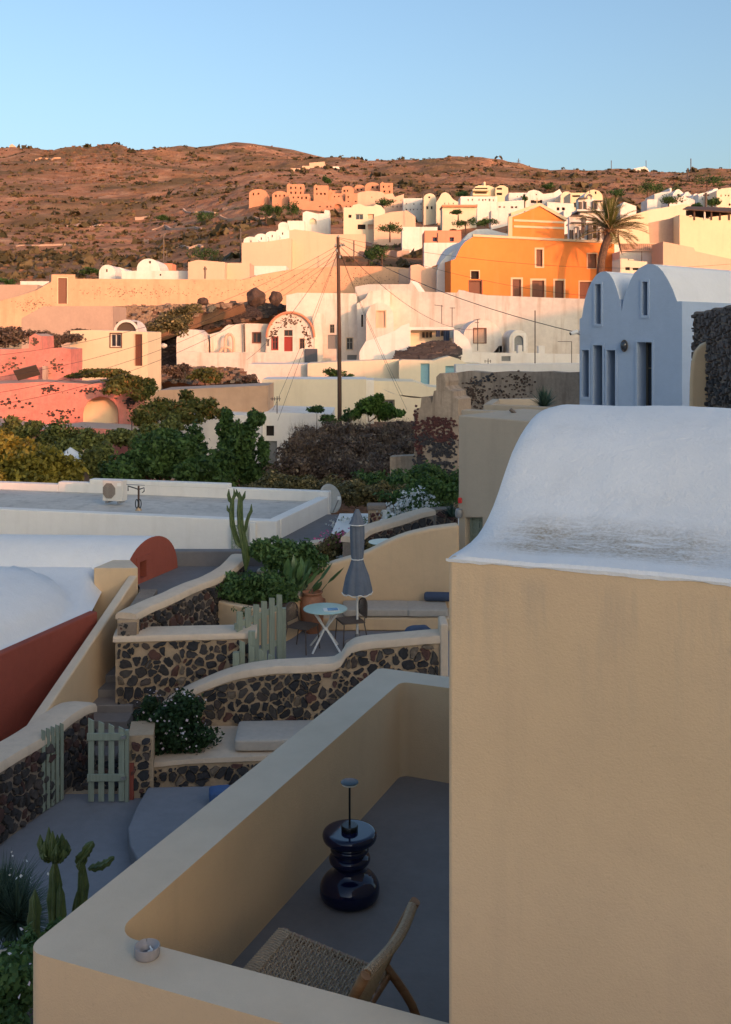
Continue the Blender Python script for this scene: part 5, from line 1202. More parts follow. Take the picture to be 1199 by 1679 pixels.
def roof_pipe():
    b = Vector((XX(228, 28.7), 28.7, -4.84)); root = empty('pipe_mast', b, 'short rusty pipe mast with crossbar and hose rings on the white roof edge', 'pipe mast'); k = 28.7 / F
    mb = MB(); mb.tube([b, b + Vector((0, 0, 40 * k))], .028, 8); mb.build('pole', MT['pole_wood'], root, smooth=True)
    mb = MB(); mb.tube([b + Vector((-24 * k, .3, 40 * k)), b + Vector((10 * k, 0, 41 * k))], .012, 6); mb.build('bar', MT['metal_grey'], root, smooth=True)
    mb = MB(); mb.tube([b + Vector((-20 * k, .2, 30 * k)), b + Vector((-20 * k, .2, 38 * k)), b + Vector((-5 * k, 0, 36 * k)), b + Vector((0, 0, 34 * k)), b + Vector((9 * k, 0, 37 * k)), b + Vector((9 * k, 0, 31 * k)), b + Vector((6 * k, 0, 29 * k))], .016, 6); mb.build('cable', MT['black'], root, smooth=True)
    for dx in (-2.5, 2.5):
        mb = MB(); mb.tube([b + Vector((dx * k + 2.2 * k * math.cos(t), -.04, 11 * k + 7 * k * math.sin(t))) for t in [i * math.pi / 10 for i in range(21)]], .014, 6); mb.build('hose_ring', MT['black'], root, smooth=True)
    mb = MB(); mb.lathe(b + Vector((0, 0, -.005)), [(.10, 0), (.08, .04), (.04, .08), (.03, .1)], 10); mb.build('mortar_collar', MT['mortar'], root)
roof_pipe()
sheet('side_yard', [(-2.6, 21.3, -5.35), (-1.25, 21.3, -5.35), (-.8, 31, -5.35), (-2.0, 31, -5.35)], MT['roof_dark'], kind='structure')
# ------------------------------------------------------------------ behind the wavy wall: upper lane, curved wall, pillar, dish
sheet('upper_lane', [(-1.2, 21.3, -5.25), (2.6, 21.3, -5.25), (3.0, 30, -5.15), (-.75, 30, -5.15)], MT['white'], kind='structure')
uw = resample([(*pl(590, 23.2), ZZ(876, 23.5)), (*pl(610, 23.9), ZZ(862, 24.2)), (*pl(640, 24.3), ZZ(853, 24.6)), (*pl(665, 24.6), ZZ(846, 24.9)), (*pl(690, 24.9), ZZ(837, 25.2)), (*pl(712, 25.1), ZZ(832, 25.4))], .15)
stone_wall('stone_wall', 'curved grey stone wall with pale coping rising behind the wavy tan wall', [(a, b) for a, b, c in uw], [c for *_, c in uw], [-5.4] * len(uw), .4, .26, cap=.13, mortar=MT['mortar_dark'], smat=MT['basalt_dark'], limit=80)
uw = resample([(*pl(714, 26), -4.35), (*pl(752, 26.2), -4.32)], .2)
stone_wall('stone_wall', 'short low dark stone wall below the agave by the tan building', [(a, b) for a, b, c in uw], [ZZ(836, 26)] * len(uw), [-5.3] * len(uw), .4, .26, cap=0, mortar=MT['mortar_dark'], smat=MT['basalt_dark'], limit=30)
def sign_pillar():
    c = Vector((XX(618, 26), 26.2, -5.3)); root = empty('stone_pillar', c, 'square red stone pillar with rounded cap and small white sign', 'pillar'); zt = ZZ(829, 26)
    mb = MB(); mb.box((c.x, c.y, (zt - .12 - 5.3) / 2), (.42, .42, zt - .12 + 5.3)); mb.build('core', MT['mortar'], root)
    mb = MB(); mb.box((c.x, c.y, zt - .055), (.48, .48, .13)); bev(mb.build('cap', MT['mortar_dark'], root), .04, 4)
    lay_stones(root, lambda s, z: (Vector((c.x - .21 + s, c.y - .21, z)), Vector((0, -1, 0))), .42, lambda s: -5.2, lambda s: zt - .13, .17, MT['redstone'], limit=20)
    mb = MB(); mb.box((XX(632, 25.9), 25.95, ZZ(845, 25.9)), (.13, .02, .26)); mb.build('sign', MT['paper'], root)
sign_pillar()
def dish():
    Z = 31.5; c = P(541, 818, Z); root = empty('satellite_dish', c + Vector((0, 0, -.9)), 'grey satellite dish mounted behind the white house corner', 'satellite dish'); ax = Vector((.55, -.75, .35)).normalized(); x = ax.cross(Vector((0, 0, 1))).normalized(); y = x.cross(ax)
    mb = MB(); n = 28
    for i in range(7):
        r = .45 * i / 6 + .001
        for j in range(n): t = 2 * math.pi * j / n; mb.v.append(c + (x * math.cos(t) * .85 + y * math.sin(t)) * r + ax * (.35 * r * r))
    for i in range(6):
        for j in range(n): a = i * n + j; b_ = i * n + (j + 1) % n; mb.f.append((a, b_, b_ + n, a + n))
    o = mb.build('reflector', MT['dish'], root, smooth=True); m = o.modifiers.new('t', 'SOLIDIFY'); m.thickness = .02
    mb = MB(); mb.tube([c - y * .42 + ax * .05, c + ax * .5 - y * .1], .015, 6); mb.build('feed_arm', MT['metal_grey'], root); mb = MB(); mb.box(c + ax * .5 - y * .1, (.09, .09, .09)); mb.build('feed_horn', MT['paper'], root)
    mb = MB(); mb.tube([c - ax * .03, c - ax * .12, c - ax * .12 + Vector((0, 0, -.9))], .03, 8); mb.build('mount', MT['metal_grey'], root)
dish()
def lane_table():
    c = Vector((XX(632, 22.4), 22.4, -5.22)); zt = ZZ(888, 22.4); root = empty('round_table', c, 'second mint green round table half hidden behind the wavy wall', 'table')
    mb = MB(); mb.lathe((c.x, c.y, zt - .02), [(.34, 0), (.36, .01), (.355, .02), (.001, .021)], 40); mb.build('tabletop', MT['mint'], root, smooth=True); mb = MB(); mb.tube([c, (c.x, c.y, zt - .02)], .03, 8); mb.build('leg', MT['metal_white'], root)
lane_table()
mb = MB(); A_ = [P(505, 892, 28.0), P(545, 866, 31.8), P(545, 880, 31.8), P(505, 905, 28)]
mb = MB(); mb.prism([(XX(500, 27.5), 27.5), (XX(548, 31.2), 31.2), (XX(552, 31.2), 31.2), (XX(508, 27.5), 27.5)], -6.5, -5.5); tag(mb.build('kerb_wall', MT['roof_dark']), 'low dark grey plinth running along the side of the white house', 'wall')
p_ = resample([(XX(478, 25.5), 25.3), (XX(525, 25.8), 25.9), (XX(560, 26), 26.4)], .3); tag(curve_wall(p_, [ZZ(890, 25.8)] * len(p_), [-6.5] * len(p_), .3, 'low_white_wall', MT['cap']), 'low pale lane kerb behind the bougainvillea', 'wall')
# ------------------------------------------------------------------ right: tan building, ruin, blue house, black wall
def tan_building():
    fc = Fac(752, 21.6, 905, 20.2)
    root = house(fc, [(752, 905), (752, 681), (905, 693), (905, 905)], 2.6, MT['tan_shaded'], None, 'terrace_house', 'tan plastered house with roof terrace and planter above the wavy wall', 'house',
          [(763, 849, 791, 900, 'shutter', MT['sage'])], base=-6.0, reveal=.28, bevel=.03)
    # hollow roof terrace walls
    def bar_(p0, Z0, p1, Z1, ytop, ybot, th, nm):
        a = Vector((XX(p0, Z0), Z0)); b = Vector((XX(p1, Z1), Z1)); d = (b - a).normalized(); n_ = Vector((-d.y, d.x)); mb = MB()
        mb.prism([tuple(a), tuple(b), tuple(b + n_ * th), tuple(a + n_ * th)], ZZ(ybot, Z0), ZZ(ytop, Z0)); bev(mb.build(nm, MT['tan_shaded'], root), .025, 3)
    bar_(757, 24.6, 880, 23.6, 672, 700, .3, 'parapet')
    # planter tier with dark inner face
    a = Vector((XX(793, 25), 25)); zt = ZZ(663, 25); mb = MB(); b = Vector((XX(905, 23.9), 23.9)); c = Vector((XX(880, 27.5), 27.5)); d = Vector((XX(808, 27.2), 27.2))
    def rail(p, q, th): n_ = Vector((-(q - p).normalized().y, (q - p).normalized().x)) * th; m = MB(); m.prism([tuple(p), tuple(q), tuple(q + n_), tuple(p + n_)], -3, zt); bev(m.build('planter_wall', MT['tan_shaded'], root), .02, 3)
    rail(a, b, .2); rail(c, d, .2); rail(d, a, .2)
    mb = MB(); mb.prism([tuple(a), tuple(b), tuple(c), tuple(d)], -3, zt - .35); mb.build('planter_soil', MT['roof_dark'], root)
    mb = MB(); q = [P(837, 671, 22.4), P(843, 676, 22.4), P(849, 686, 22.4), P(851, 692, 22.4)]; r_ = empty('curved_horn', q[-1], 'curved dark wooden piece standing on the terrace ledge', 'ornament'); mb.tube(q, [.035, .045, .05, .05], 8); mb.build('horn', MT['metal_dark'], r_, smooth=True)
    ab = fc.W(fc.sz(757, 820), -.05); mb = MB(); mb.box(ab, (.08, .06, .12)); bev(mb.build('alarm_box', MT['red_box']), .02, 2); tag(bpy.data.objects['alarm_box'], 'small red alarm box on the tan house wall', 'alarm')
    lb = fc.W(fc.sz(756, 841), -.06); mb = MB(); mb.lathe(lb - Vector((0, 0, .1)), [(.02, 0), (.07, .02), (.085, .1), (.07, .18), (.02, .2)], 12); tag(mb.build('wall_lamp', MT['metal_grey'], None, True), 'oval grey wall lamp below the red alarm box', 'lamp')
tan_building()
yc = P(893, 668, 25.2); r_ = empty('yucca', yc, 'spiky yucca growing from the roof planter before the ruined wall', 'plant'); blades('leaves', yc, 170, .52, .035, MT['g_blue'], r_, spread=1.05, droop=.18, seed=41, minel=-.05)
yc = P(742, 848, 26.0); r_ = empty('agave', yc, 'small spiky agave on the low dark wall beside the tan house', 'plant'); blades('leaves', yc, 70, .42, .04, MT['g_blue'], r_, spread=1.0, droop=.1, seed=42, minel=.1)
# ---- ruined wall and ruined stack: plaster with bedded rubble showing through
def patches(root, fc, pts, n, step, mat, seed, depth=.0):
    """small rubble stones showing where the plaster has gone: pts = [(px,py,rx,ry)] patches in picture units on this facade"""
    rr = random.Random(seed); mb = MB()
    for i in range(n):
        px, py, rx, ry = rr.choice(pts); a = rr.gauss(0, .45); b = rr.gauss(0, .45); q = fc.sz(px + a * rx, py + b * ry); s = step * rr.uniform(.5, 1.3); k = rr.randint(5, 7); a0 = rr.uniform(0, 6)
        ringp = [(q[0] + s * math.cos(a0 + 2 * math.pi * j / k) * rr.uniform(.7, 1.2), q[1] + s * .75 * math.sin(a0 + 2 * math.pi * j / k) * rr.uniform(.7, 1.2)) for j in range(k)]
        vs = [fc.W(p, .01) for p in ringp] + [fc.W((q[0] + (p[0] - q[0]) * .7, q[1] + (p[1] - q[1]) * .7), -.05 * rr.uniform(.5, 1.2)) for p in ringp]
        fs = [(j, (j + 1) % k, k + (j + 1) % k, k + j) for j in range(k)] + [tuple(range(k, 2 * k))]
        if i < 60: link_mesh('stone', vs, fs, mat, root)
        else: mb.add(vs, fs)
    if mb.v: tag(mb.build('rubble', mat, root, rec=False), kind='stuff')
fr = Fac(749, 46, 955, 43)
rw = house(fr, [(749, 760), (749, 611), (770, 608), (800, 611), (830, 609), (870, 610), (900, 609), (925, 611), (955, 610), (955, 760)], .7, MT['ruin'], MT['ruin'], 'ruined_wall', 'weathered brown ruined wall with crumbling plaster and rubble holes', 'ruin', base=-5)
patches(rw, fr, [(785, 627, 16, 9), (805, 620, 12, 8)], 34, .09, MT['blackstone'], 1)
patches(rw, fr, [(800, 645, 45, 22), (840, 650, 40, 18), (775, 660, 20, 22), (850, 625, 30, 14), (775, 640, 12, 20)], 330, .06, MT['rubble'], 2)
fr = Fac(676, 41, 752, 40)
rs_ = house(fr, [(676, 830), (676, 790), (680, 740), (679, 672), (690, 668), (692, 651), (703, 650), (709, 662), (712, 641), (716, 640), (716, 618), (722, 612), (728, 613), (732, 626), (731, 633), (736, 639), (743, 642), (744, 650), (752, 655), (752, 830)], 1.2, MT['ruin'], MT['ruin'], 'ruined_chimney_stack', 'ruined stack of crumbling plaster with red and black rubble patches', 'ruin', base=-9)
patches(rs_, fr, [(700, 698, 22, 8), (715, 690, 28, 8), (735, 700, 14, 14), (705, 712, 30, 10), (735, 715, 20, 8), (688, 735, 8, 20), (728, 720, 26, 7), (682, 690, 5, 40)], 420, .075, MT['redstone'], 3)
patches(rs_, fr, [(700, 720, 24, 12), (725, 730, 30, 12), (690, 760, 12, 20), (720, 765, 28, 14), (740, 790, 14, 26), (705, 790, 14, 14), (720, 742, 30, 10)], 520, .08, MT['blackstone'], 4)
fr2 = Fac(640, 42.5, 680, 42.3); o = house(fr2, [(640, 800), (640, 749), (680, 747), (680, 800)], .6, MT['ruin'], MT['ruin'], 'ruined_low_wall', 'low pale broken wall left of the ruined stack', 'ruin', base=-9)
# ---- blue twin vaulted house
fb = Fac(951, 38.0, 1119, 35.2)
b_out = [(951, 760), (951, 523), (955, 520)] + [(957, 505), (960, 490), (965, 474), (971, 461), (978, 451), (985, 446), (993, 445), (1000, 449), (1006, 458), (1012, 473), (1017, 491), (1020, 511), (1023, 491), (1028, 476), (1034, 460), (1041, 447), (1050, 439), (1061, 433), (1071, 433), (1080, 437), (1088, 446), (1096, 459), (1104, 475), (1111, 494), (1119, 494), (1119, 760)]
MT['blue_side'] = MT['blue_wall']
bh = house(fb, b_out, 9.0, MT['blue_wall'], MT['white_vault'], 'blue_house', 'pale blue house with two white vaulted roofs and tall narrow windows', 'house',
      [(977, 466, 986.5, 531, 'dark', MT['grey_paint']), (1054, 462, 1063, 517, 'dark', MT['grey_paint']), (955.5, 574, 967, 651, 'dark', MT['grey_paint']), (973.5, 566, 989, 668, 'win', MT['frame_olive']), (996, 574, 1010, 668, 'win', MT['frame_olive']), (1046, 561, 1070, 672, 'win', MT['frame_olive'])],
      ext=(.74, .67), reveal=.85, base=-4.2, smooth_roof=False)
for o in bh.children:
    if o.name.startswith('roof'): autosmooth(o, 20)
def trims():
    for (x0, y0, x1, y1, top, bot) in ((977, 466, 986.5, 531, 1, 1), (1054, 462, 1063, 517, 1, 1), (955.5, 574, 967, 651, 1, 1), (973.5, 566, 989, 668, 1, 0), (996, 574, 1010, 668, 1, 0), (1046, 561, 1070, 672, 1, 0)):
        a0, z1 = fb.sz(x0, y0); a1, z0 = fb.sz(x1, y1); w = .07; mb = MB()
        def bx(p, q, r, s): mb.hexa([fb.W((p, q), -.035), fb.W((r, q), -.035), fb.W((r, q), .004), fb.W((p, q), .004)], [fb.W((p, s), -.035), fb.W((r, s), -.035), fb.W((r, s), .004), fb.W((p, s), .004)])
        bx(a0 - w, z0, a0, z1 + w); bx(a1, z0, a1 + w, z1 + w); bx(a0, z1, a1, z1 + w)
        if bot: bx(a0 - w, z0 - w * 1.4, a1 + w, z0)
        mb.build('surround', MT['blue_wall'], bh)
trims()
def sconce():
    c = fb.W(fb.sz(1026, 567), -.06); root = empty('bulkhead_lamp', c, 'oval bulkhead lamp on the pale blue facade', 'lamp'); mb = MB(); n = fb.n
    x = fb.u; k = 20
    for r, d in ((.001, .13), (.07, .12), (.11, .08), (.13, .02), (.14, -.02)):
        for j in range(k): t = 2 * math.pi * j / k; mb.v.append(c + x * math.cos(t) * r * .9 + Vector((0, 0, math.sin(t) * r * 1.45)) + n * d)
    for i in range(4):
        for j in range(k): a = i * k + j; b_ = i * k + (j + 1) % k; mb.f.append((a, b_, b_ + k, a + k))
    mb.build('lens', MT['glass_dark'], root, smooth=True)
    mb = MB(); mb.tube([c + x * math.cos(t) * .13 + Vector((0, 0, math.sin(t) * .2)) + n * .02 for t in [i * math.pi / 10 for i in range(21)]], .018, 6); mb.build('guard_ring', MT['metal_dark'], root, smooth=True)
    mb = MB(); mb.bar(c + Vector((0, 0, -.2)) + n * .09, c + Vector((0, 0, .2)) + n * .09, .02); mb.build('guard_bar', MT['metal_dark'], root)
sconce()
def cctv():
    c = P(946, 545, 38.0); root = empty('security_camera', c, 'white security camera on the corner of the pale blue house', 'security camera')
    mb = MB(); mb.tube([c + Vector((-.24, -.1, -.05)), c + Vector((-.22, -.1, -.045)), c + Vector((.03, 0, .03))], [.05, .07, .07], 12); mb.build('camera_body', MT['paper'], root, smooth=True)
    mb = MB(); mb.tube([c + Vector((-.255, -.105, -.055)), c + Vector((-.235, -.1, -.05))], .055, 12); mb.build('lens', MT['black'], root)
    mb = MB(); mb.tube([c + Vector((-.02, 0, 0)), c + Vector((.10, .02, -.06)), c + Vector((.14, .05, .05))], .045, 8); mb.build('bracket', MT['metal_grey'], root, smooth=True)
cctv()
# ---- black stone wall and plaster buttress on the right
def black_wall():
    A, B = Vector((XX(1138, 15.5), 15.5)), Vector((XX(1240, 13.2), 13.2)); L_ = (B - A).length; k = int(L_ / .1); p = [tuple(A.lerp(B, i / k)) for i in range(k + 1)]
    zt = [ZZ(513, 15.5) + (ZZ(492, 13.2) - ZZ(513, 15.5)) * i / k + .03 * mnoise.noise(Vector((i * .4, 0, 0))) for i in range(k + 1)]
    root = stone_wall('stone_wall', 'tall black lava stone wall in front of the pale blue house at the right edge', p, zt, [-4.5] * (k + 1), .5, .13, cap=.0, mortar=MT['mortar_dark'], smat=MT['blackstone'], stones_zb=[-1.6] * (k + 1), limit=290)
    mb = MB(); n = 16; pr = arch(1131, 1171, 553, 600, 16)
    Z = 14.9; pts = [P(1130, 690, Z)] + [P(1131, 625, Z), P(1133, 595, Z), P(1138, 576, Z), P(1147, 565, Z), P(1160, 558, Z), P(1172, 552, Z), P(1172, 690, Z)]
    k = len(pts); mb.v = pts + [p + Vector((.35, .9, 0)) for p in pts]; mb.f = [tuple(range(k))] + [tuple(k + i for i in reversed(range(k)))] + [(i, (i + 1) % k, k + (i + 1) % k, k + i) for i in range(k)]
    o = mb.build('plaster_buttress', MT['tan']); bev(o, .07, 4, 40); tag(o, 'rounded tan plaster buttress against the black lava wall', 'buttress')
black_wall()
# ------------------------------------------------------------------ village below and around the orange church
def RC(x0, y0, x1, y1): return [(x0, y1), (x0, y0), (x1, y0), (x1, y1)]
def AR(x0, y0, x1, y1, ys): return [(x0, y1)] + arch(x0, x1, y0, ys, 16) + [(x1, y1)]
def H(label, pts, Z, depth, wall, roof=None, ops=(), Z1=None, name='house', cat='house', base=None, ext=None, group=None, parent=None, reveal=None, **kw):
    xs = [p[0] for p in pts]; x0, x1 = min(xs), max(xs); fc = Fac(x0, Z, x1, Z1 or Z)
    if base is None: base = min(terr_z((x0 + x1) / 2, Z), terr_z(x0, Z), terr_z(x1, Z), fc.sz(x0, max(p[1] for p in pts))[1]) - 2.5
    return house(fc, pts, depth, MT[wall], MT[roof] if roof else None, name, label, cat, ops, group, ext, base, reveal if reveal is not None else max(.16, Z * .0022), parent=parent, **kw), fc
def ledge(root, fc, x0, y0, x1, y1, d0, d1, mat, nm):
    a = fc.sz(x0, y0); b = fc.sz(x1, y1); z0, z1 = min(a[1], b[1]), max(a[1], b[1]); mb = MB()
    mb.hexa([fc.W((a[0], z0), d0), fc.W((b[0], z0), d0), fc.W((b[0], z0), d1), fc.W((a[0], z0), d1)], [fc.W((a[0], z1), d0), fc.W((b[0], z1), d0), fc.W((b[0], z1), d1), fc.W((a[0], z1), d1)]); return mb.build(nm, MT[mat], root)
BR_, RD, DBL = MT['door_brown'], MT['door_red'], MT['door_blue']
# --- the orange church
ch, cf = H('large orange church with cream trimmed doors below a gabled parapet', [(740, 600), (740, 427), (747, 425), (752, 414), (757, 404), (764, 396), (772, 391), (776, 388.5), (1008, 400), (1008, 600)], 131, 12, 'orange', 'white_far',
      [(880, 409, 890, 437, 'shutter', BR_, (.22, MT['frame_tan'])), (841, 458, 855, 488, 'shutter', BR_, (.24, MT['frame_tan'])), (873, 460, 893, 489, 'door', BR_, (.25, MT['frame_tan'])), (910.5, 460, 925, 489, 'shutter', BR_, (.22, MT['frame_tan'])),
       (773, 444.5, 786, 457.5, 'dark', MT['void'], (.12, MT['frame_tan'])), (771, 461, 790, 486.5, 'door', BR_, (.14, MT['door_brown'])), (964, 416, 979, 440, 'shutter', BR_, (.1, MT['frame_tan'])), (951, 462, 972, 490, 'door', BR_, (.15, MT['frame_tan']))],
      Z1=134, name='church', cat='church', base=1.0, reveal=.35)
# cream cornice along the roof edge
q0, q1 = cf.sz(776, 388), cf.sz(1008, 399.5)
mb = MB(); mb.hexa([cf.W(q0, -.12), cf.W(q1, -.12), cf.W(q1, .4), cf.W(q0, .4)], [cf.W((q0[0], q0[1] + .3), -.12), cf.W((q1[0], q1[1] + .3), -.12), cf.W((q1[0], q1[1] + .3), .4), cf.W((q0[0], q0[1] + .3), .4)]); mb.build('cornice', MT['frame_tan'], ch)
def church_gable():
    g = [(838, 389), (838, 354), (836, 352), (884, 336), (928, 360), (926, 363), (926, 394)]; fc = Fac(836, 133, 928, 134.2)
    root = house(fc, [(840, 392), (840, 356), (885, 338.5), (926, 363.5), (926, 396)], .9, MT['orange'], None, 'church_gable', '', None, parent=ch, wname='gable')
    for (a, b, w) in (((838, 354.5), (885, 338), .42), ((885, 338), (929, 362.5), .42)):
        q, r = fc.sz(*a), fc.sz(*b); mb = MB(); mb.hexa([fc.W(q, -.2), fc.W(r, -.2), fc.W(r, 1.0), fc.W(q, 1.0)], [fc.W((q[0], q[1] + w), -.2), fc.W((r[0], r[1] + w), -.2), fc.W((r[0], r[1] + w), 1.0), fc.W((q[0], q[1] + w), 1.0)]); mb.build('gable_trim', MT['frame_tan'], ch)
    for (a, b, h) in (((843, 363), (925, 366.5), .27), ((843, 373), (926, 376), .27)):
        q, r = fc.sz(*a), fc.sz(*b); mb = MB(); mb.hexa([fc.W(q, -.1), fc.W(r, -.1), fc.W(r, .01), fc.W(q, .01)], [fc.W((q[0], q[1] + h), -.1), fc.W((r[0], r[1] + h), -.1), fc.W((r[0], r[1] + h), .01), fc.W((q[0], q[1] + h), .01)]); mb.build('band', MT['frame_tan'], ch)
    q = fc.sz(838, 356); mb = MB(); mb.box(fc.W((q[0], q[1] - 1.3), .3), (.5, .8, 2.7)); mb.build('gable_pier', MT['frame_tan'], ch)
    mb = MB(); b = fc.W(fc.sz(882, 338), .2); mb.bar(b, b + Vector((0, 0, 1.1)), .10); mb.bar(b + Vector((-.35, 0, .75)), b + Vector((.35, 0, .75)), .10); mb.build('cross', MT['frame_tan'], ch)
church_gable()
# grey side face and vault behind the left end of the church
H('pale grey vaulted flank of the church at its left end', [(717, 600), (717, 445), (722, 432), (732, 420), (745, 411), (760, 408), (772, 410), (772, 600)], 134.5, 8, 'white_far', 'white_far', name='church_flank', base=0)
H('whitewashed vault roof rising behind the left shoulder of the church', [(742, 470), (748, 420), (757, 398), (768, 383), (782, 376), (800, 375), (835, 384), (842, 400), (842, 470)], 142, 10, 'white_far', 'white_far', name='church_vault', base=0)
# --- bell tower: piers, arches, bells
def bell_tower():
    Z = 135.0; k = Z / F; root = empty('bell_tower', P(965, 392, Z), 'white open bell tower with dark trimmed arches and two hanging bells', 'bell tower')
    W1, DK = MT['white_far'], MT['metal_dark']; T_ = 1.1
    def plate(name, outline, holes, Z0, th, mat=W1):
        fc = Fac(min(p[0] for p in outline), Z0, max(p[0] for p in outline), Z0)
        q = [fc.sz(*p) for p in outline]; hs = [[fc.sz(*p) for p in h] for h in holes]; mb = MB(); lp = [[Vector((a, z, 0)) for a, z in q]] + [[Vector((a, z, 0)) for a, z in h] for h in hs]
        fl = [p for l in lp for p in l]; n = len(fl); mb.v = [fc.W((p.x, p.y)) for p in fl] + [fc.W((p.x, p.y), th) for p in fl]
        for t in tessellate_polygon(lp): mb.f.append(tuple(t)); mb.f.append(tuple(n + i for i in reversed(t)))
        o_ = 0
        for l in lp:
            for i, j in ring(l): mb.f.append((o_ + i, o_ + j, n + o_ + j, n + o_ + i))
            o_ += len(l)
        return mb.build(name, mat, root)
    def opening(x0, x1, yt, yb): return [(x1, yb), (x0, yb)] + arch(x0, x1, yt, yt + (x1 - x0) / 2, 8)
    def trim(x0, x1, yt, Z0, w=1.1):
        mb = MB(); a = arch(x0 - w * .5, x1 + w * .5, yt - w * .5, yt + (x1 - x0) / 2, 10); mb.tube([P(x, y, Z0 - .12) for x, y in a], w * k * .5, 6); mb.build('arch_trim', DK, root)
    def slab(x0, x1, y0, y1, Z0, d, nm='cornice', mat=DK):
        mb = MB(); c = P((x0 + x1) / 2, (y0 + y1) / 2, Z0 + d / 2 - .25); mb.box(c, ((x1 - x0) * k, d + .5, (y1 - y0) * k)); mb.build(nm, mat, root)
    # lower tier: stepped body with three faces
    plate('lower_tier', [(934, 393), (934, 355), (952, 352), (952, 346), (992, 346), (992, 366), (994, 368), (994, 395)], [opening(942.5, 950, 372, 392), opening(953.5, 961.5, 357, 391), opening(972.5, 981.5, 358.5, 391), opening(984, 990.5, 374, 393)], Z, T_)
    for x0, x1, yt in ((942.5, 950, 372), (953.5, 961.5, 357), (972.5, 981.5, 358.5), (984, 990.5, 374)): trim(x0, x1, yt, Z)
    plate('lower_tier_back', [(938, 393), (938, 357), (990, 357), (990, 393)], [opening(944, 951, 370, 392), opening(955, 963, 360, 391), opening(970, 980, 360, 391)], Z + 3.0, .5)
    slab(933, 953, 366.5, 368, Z, 3.2); slab(933.5, 953, 355, 356.3, Z, 3.2); slab(982, 995, 368, 369.5, Z, 3.2)
    for x in (936, 940, 952, 964.5, 968.5, 983, 992): mb = MB(); mb.tube([P(x, 393, Z - .15), P(x, 377, Z - .15)], .13, 8); mb.build('column', DK, root)
    slab(964, 970.5, 368, 392.5, Z - .02, .6, 'pier', DK)
    # middle deck and upper tier
    slab(942, 992, 346, 349, Z, 3.2, 'deck', W1); slab(942, 990, 348.8, 350, Z - .1, 3.4)
    plate('upper_tier', [(949, 348), (949, 327), (962, 325.5), (963, 321), (967, 317.5), (971, 321), (972, 325.5), (984, 329), (986, 348)], [opening(956.5, 959.5, 329, 347), opening(964, 971, 319.5, 327), opening(974, 977, 332, 347)], Z + .8, .9)
    trim(964, 971, 319.5, Z + .8, 1.2); slab(948, 962, 325.6, 327, Z + .7, 1.6); slab(972, 987, 330, 331.4, Z + .7, 1.6)
    for x in (951, 953.5, 961, 973, 979): mb = MB(); mb.tube([P(x, 347, Z + .6), P(x, 331, Z + .6)], .14, 8); mb.build('column', DK, root)
    mb = MB(); b = P(967.5, 317, Z + 1); mb.bar(b, b + Vector((0, 0, .8)), .09); mb.bar(b + Vector((-.28, 0, .5)), b + Vector((.28, 0, .5)), .09); mb.build('cross', DK, root)
    for x in (955.3, 972.2):
        c = P(x, 372.5, Z + .2); bl = empty('bell', c, 'bronze church bell hanging in the %s arch of the bell tower' % ('left' if x < 960 else 'right'), 'bell', 'church bells')
        mb = MB(); mb.lathe(c + Vector((0, 0, -.78)), [(.36, 0), (.34, .06), (.24, .22), (.19, .48), (.14, .62), (.04, .68), (.03, .8)], 16); mb.build('bell_body', MT['metal_dark'], bl, smooth=True); mb = MB(); mb.tube([c + Vector((-.4, 0, .05)), c + Vector((.4, 0, .05))], .035, 6); mb.build('beam', MT['pole_wood'], bl)
bell_tower()
# --- stippled retaining wall, with putlog stones
sw, sf = H('long ochre retaining wall dotted with stones and a tall brown door', [(-60, 640), (-60, 510), (0, 493), (30, 486), (60, 476), (85, 462), (85, 450), (124, 450), (124, 457), (400, 458.5), (430, 450), (470, 443), (560, 436), (640, 437), (672, 440), (672, 640)], 126, 1.2, 'ochre', 'ochre',
      [(96, 456, 110.5, 498, 'door', BR_, (.1, MT['frame_tan']))], Z1=158, name='retaining_wall', cat='wall', base=-9)
patches(sw, sf, [(300, 480, 170, 12), (200, 478, 90, 10), (60, 500, 40, 14), (480, 460, 120, 14), (600, 460, 60, 16)], 520, .085, MT['rubble'], 9)
for (x, y, r) in ((330, 494, 9),): pass
H('weathered beige block below the brown door of the ochre wall', [(36, 640), (36, 522), (72, 502), (186, 502), (186, 640)], 108, 6, 'rose', 'rose', name='wall_block', cat='building', base=-8)
H('mauve walled lane house at the far left edge', [(-80, 560), (-80, 466), (62, 467), (62, 560)], 150, 8, 'rose', 'rose', name='house')
H('low cream rooftop house beyond the lane at far left', RC(34, 461, 82, 480), 165, 6, 'white_far', 'white_far')
# --- pink ruined cave houses
pk, pf = H('pink plastered ruined wall with thick worn pier at the left edge', [(-40, 700), (-40, 571), (20, 573), (48, 571), (49, 552), (58, 547), (68, 551), (69, 572), (100, 570), (117, 572), (117, 700)], 62, 2.5, 'pink', 'rose', name='pink_wall', cat='wall', base=-9)
H('shadowed pink buttress between the worn pier and the beige hut', RC(70, 600, 76, 625), 61.4, .5, 'rose', 'rose', name='buttress', cat='buttress')
pk2, pf2 = H('large pink cave house front with arched yellow niche', [(-60, 860), (-60, 632), (30, 628), (75, 626), (150, 630), (180, 626), (215, 634), (236, 645), (240, 668), (248, 690), (252, 860)], 57, 5, 'pink', 'rose',
       [(137, 650, 196, 720, 'niche', MT['yellow'])], Z1=60, name='cave_house', cat='house', base=-9, reveal=.8)
patches(pk2, pf2, [(30, 660, 40, 14), (100, 680, 30, 12), (85, 640, 24, 8), (215, 660, 14, 12), (150, 640, 20, 5), (20, 690, 30, 10)], 260, .085, MT['rubble'], 31)
patches(pk, pf, [(20, 600, 26, 14), (90, 600, 18, 12), (58, 560, 6, 8)], 120, .08, MT['rubble'], 32)
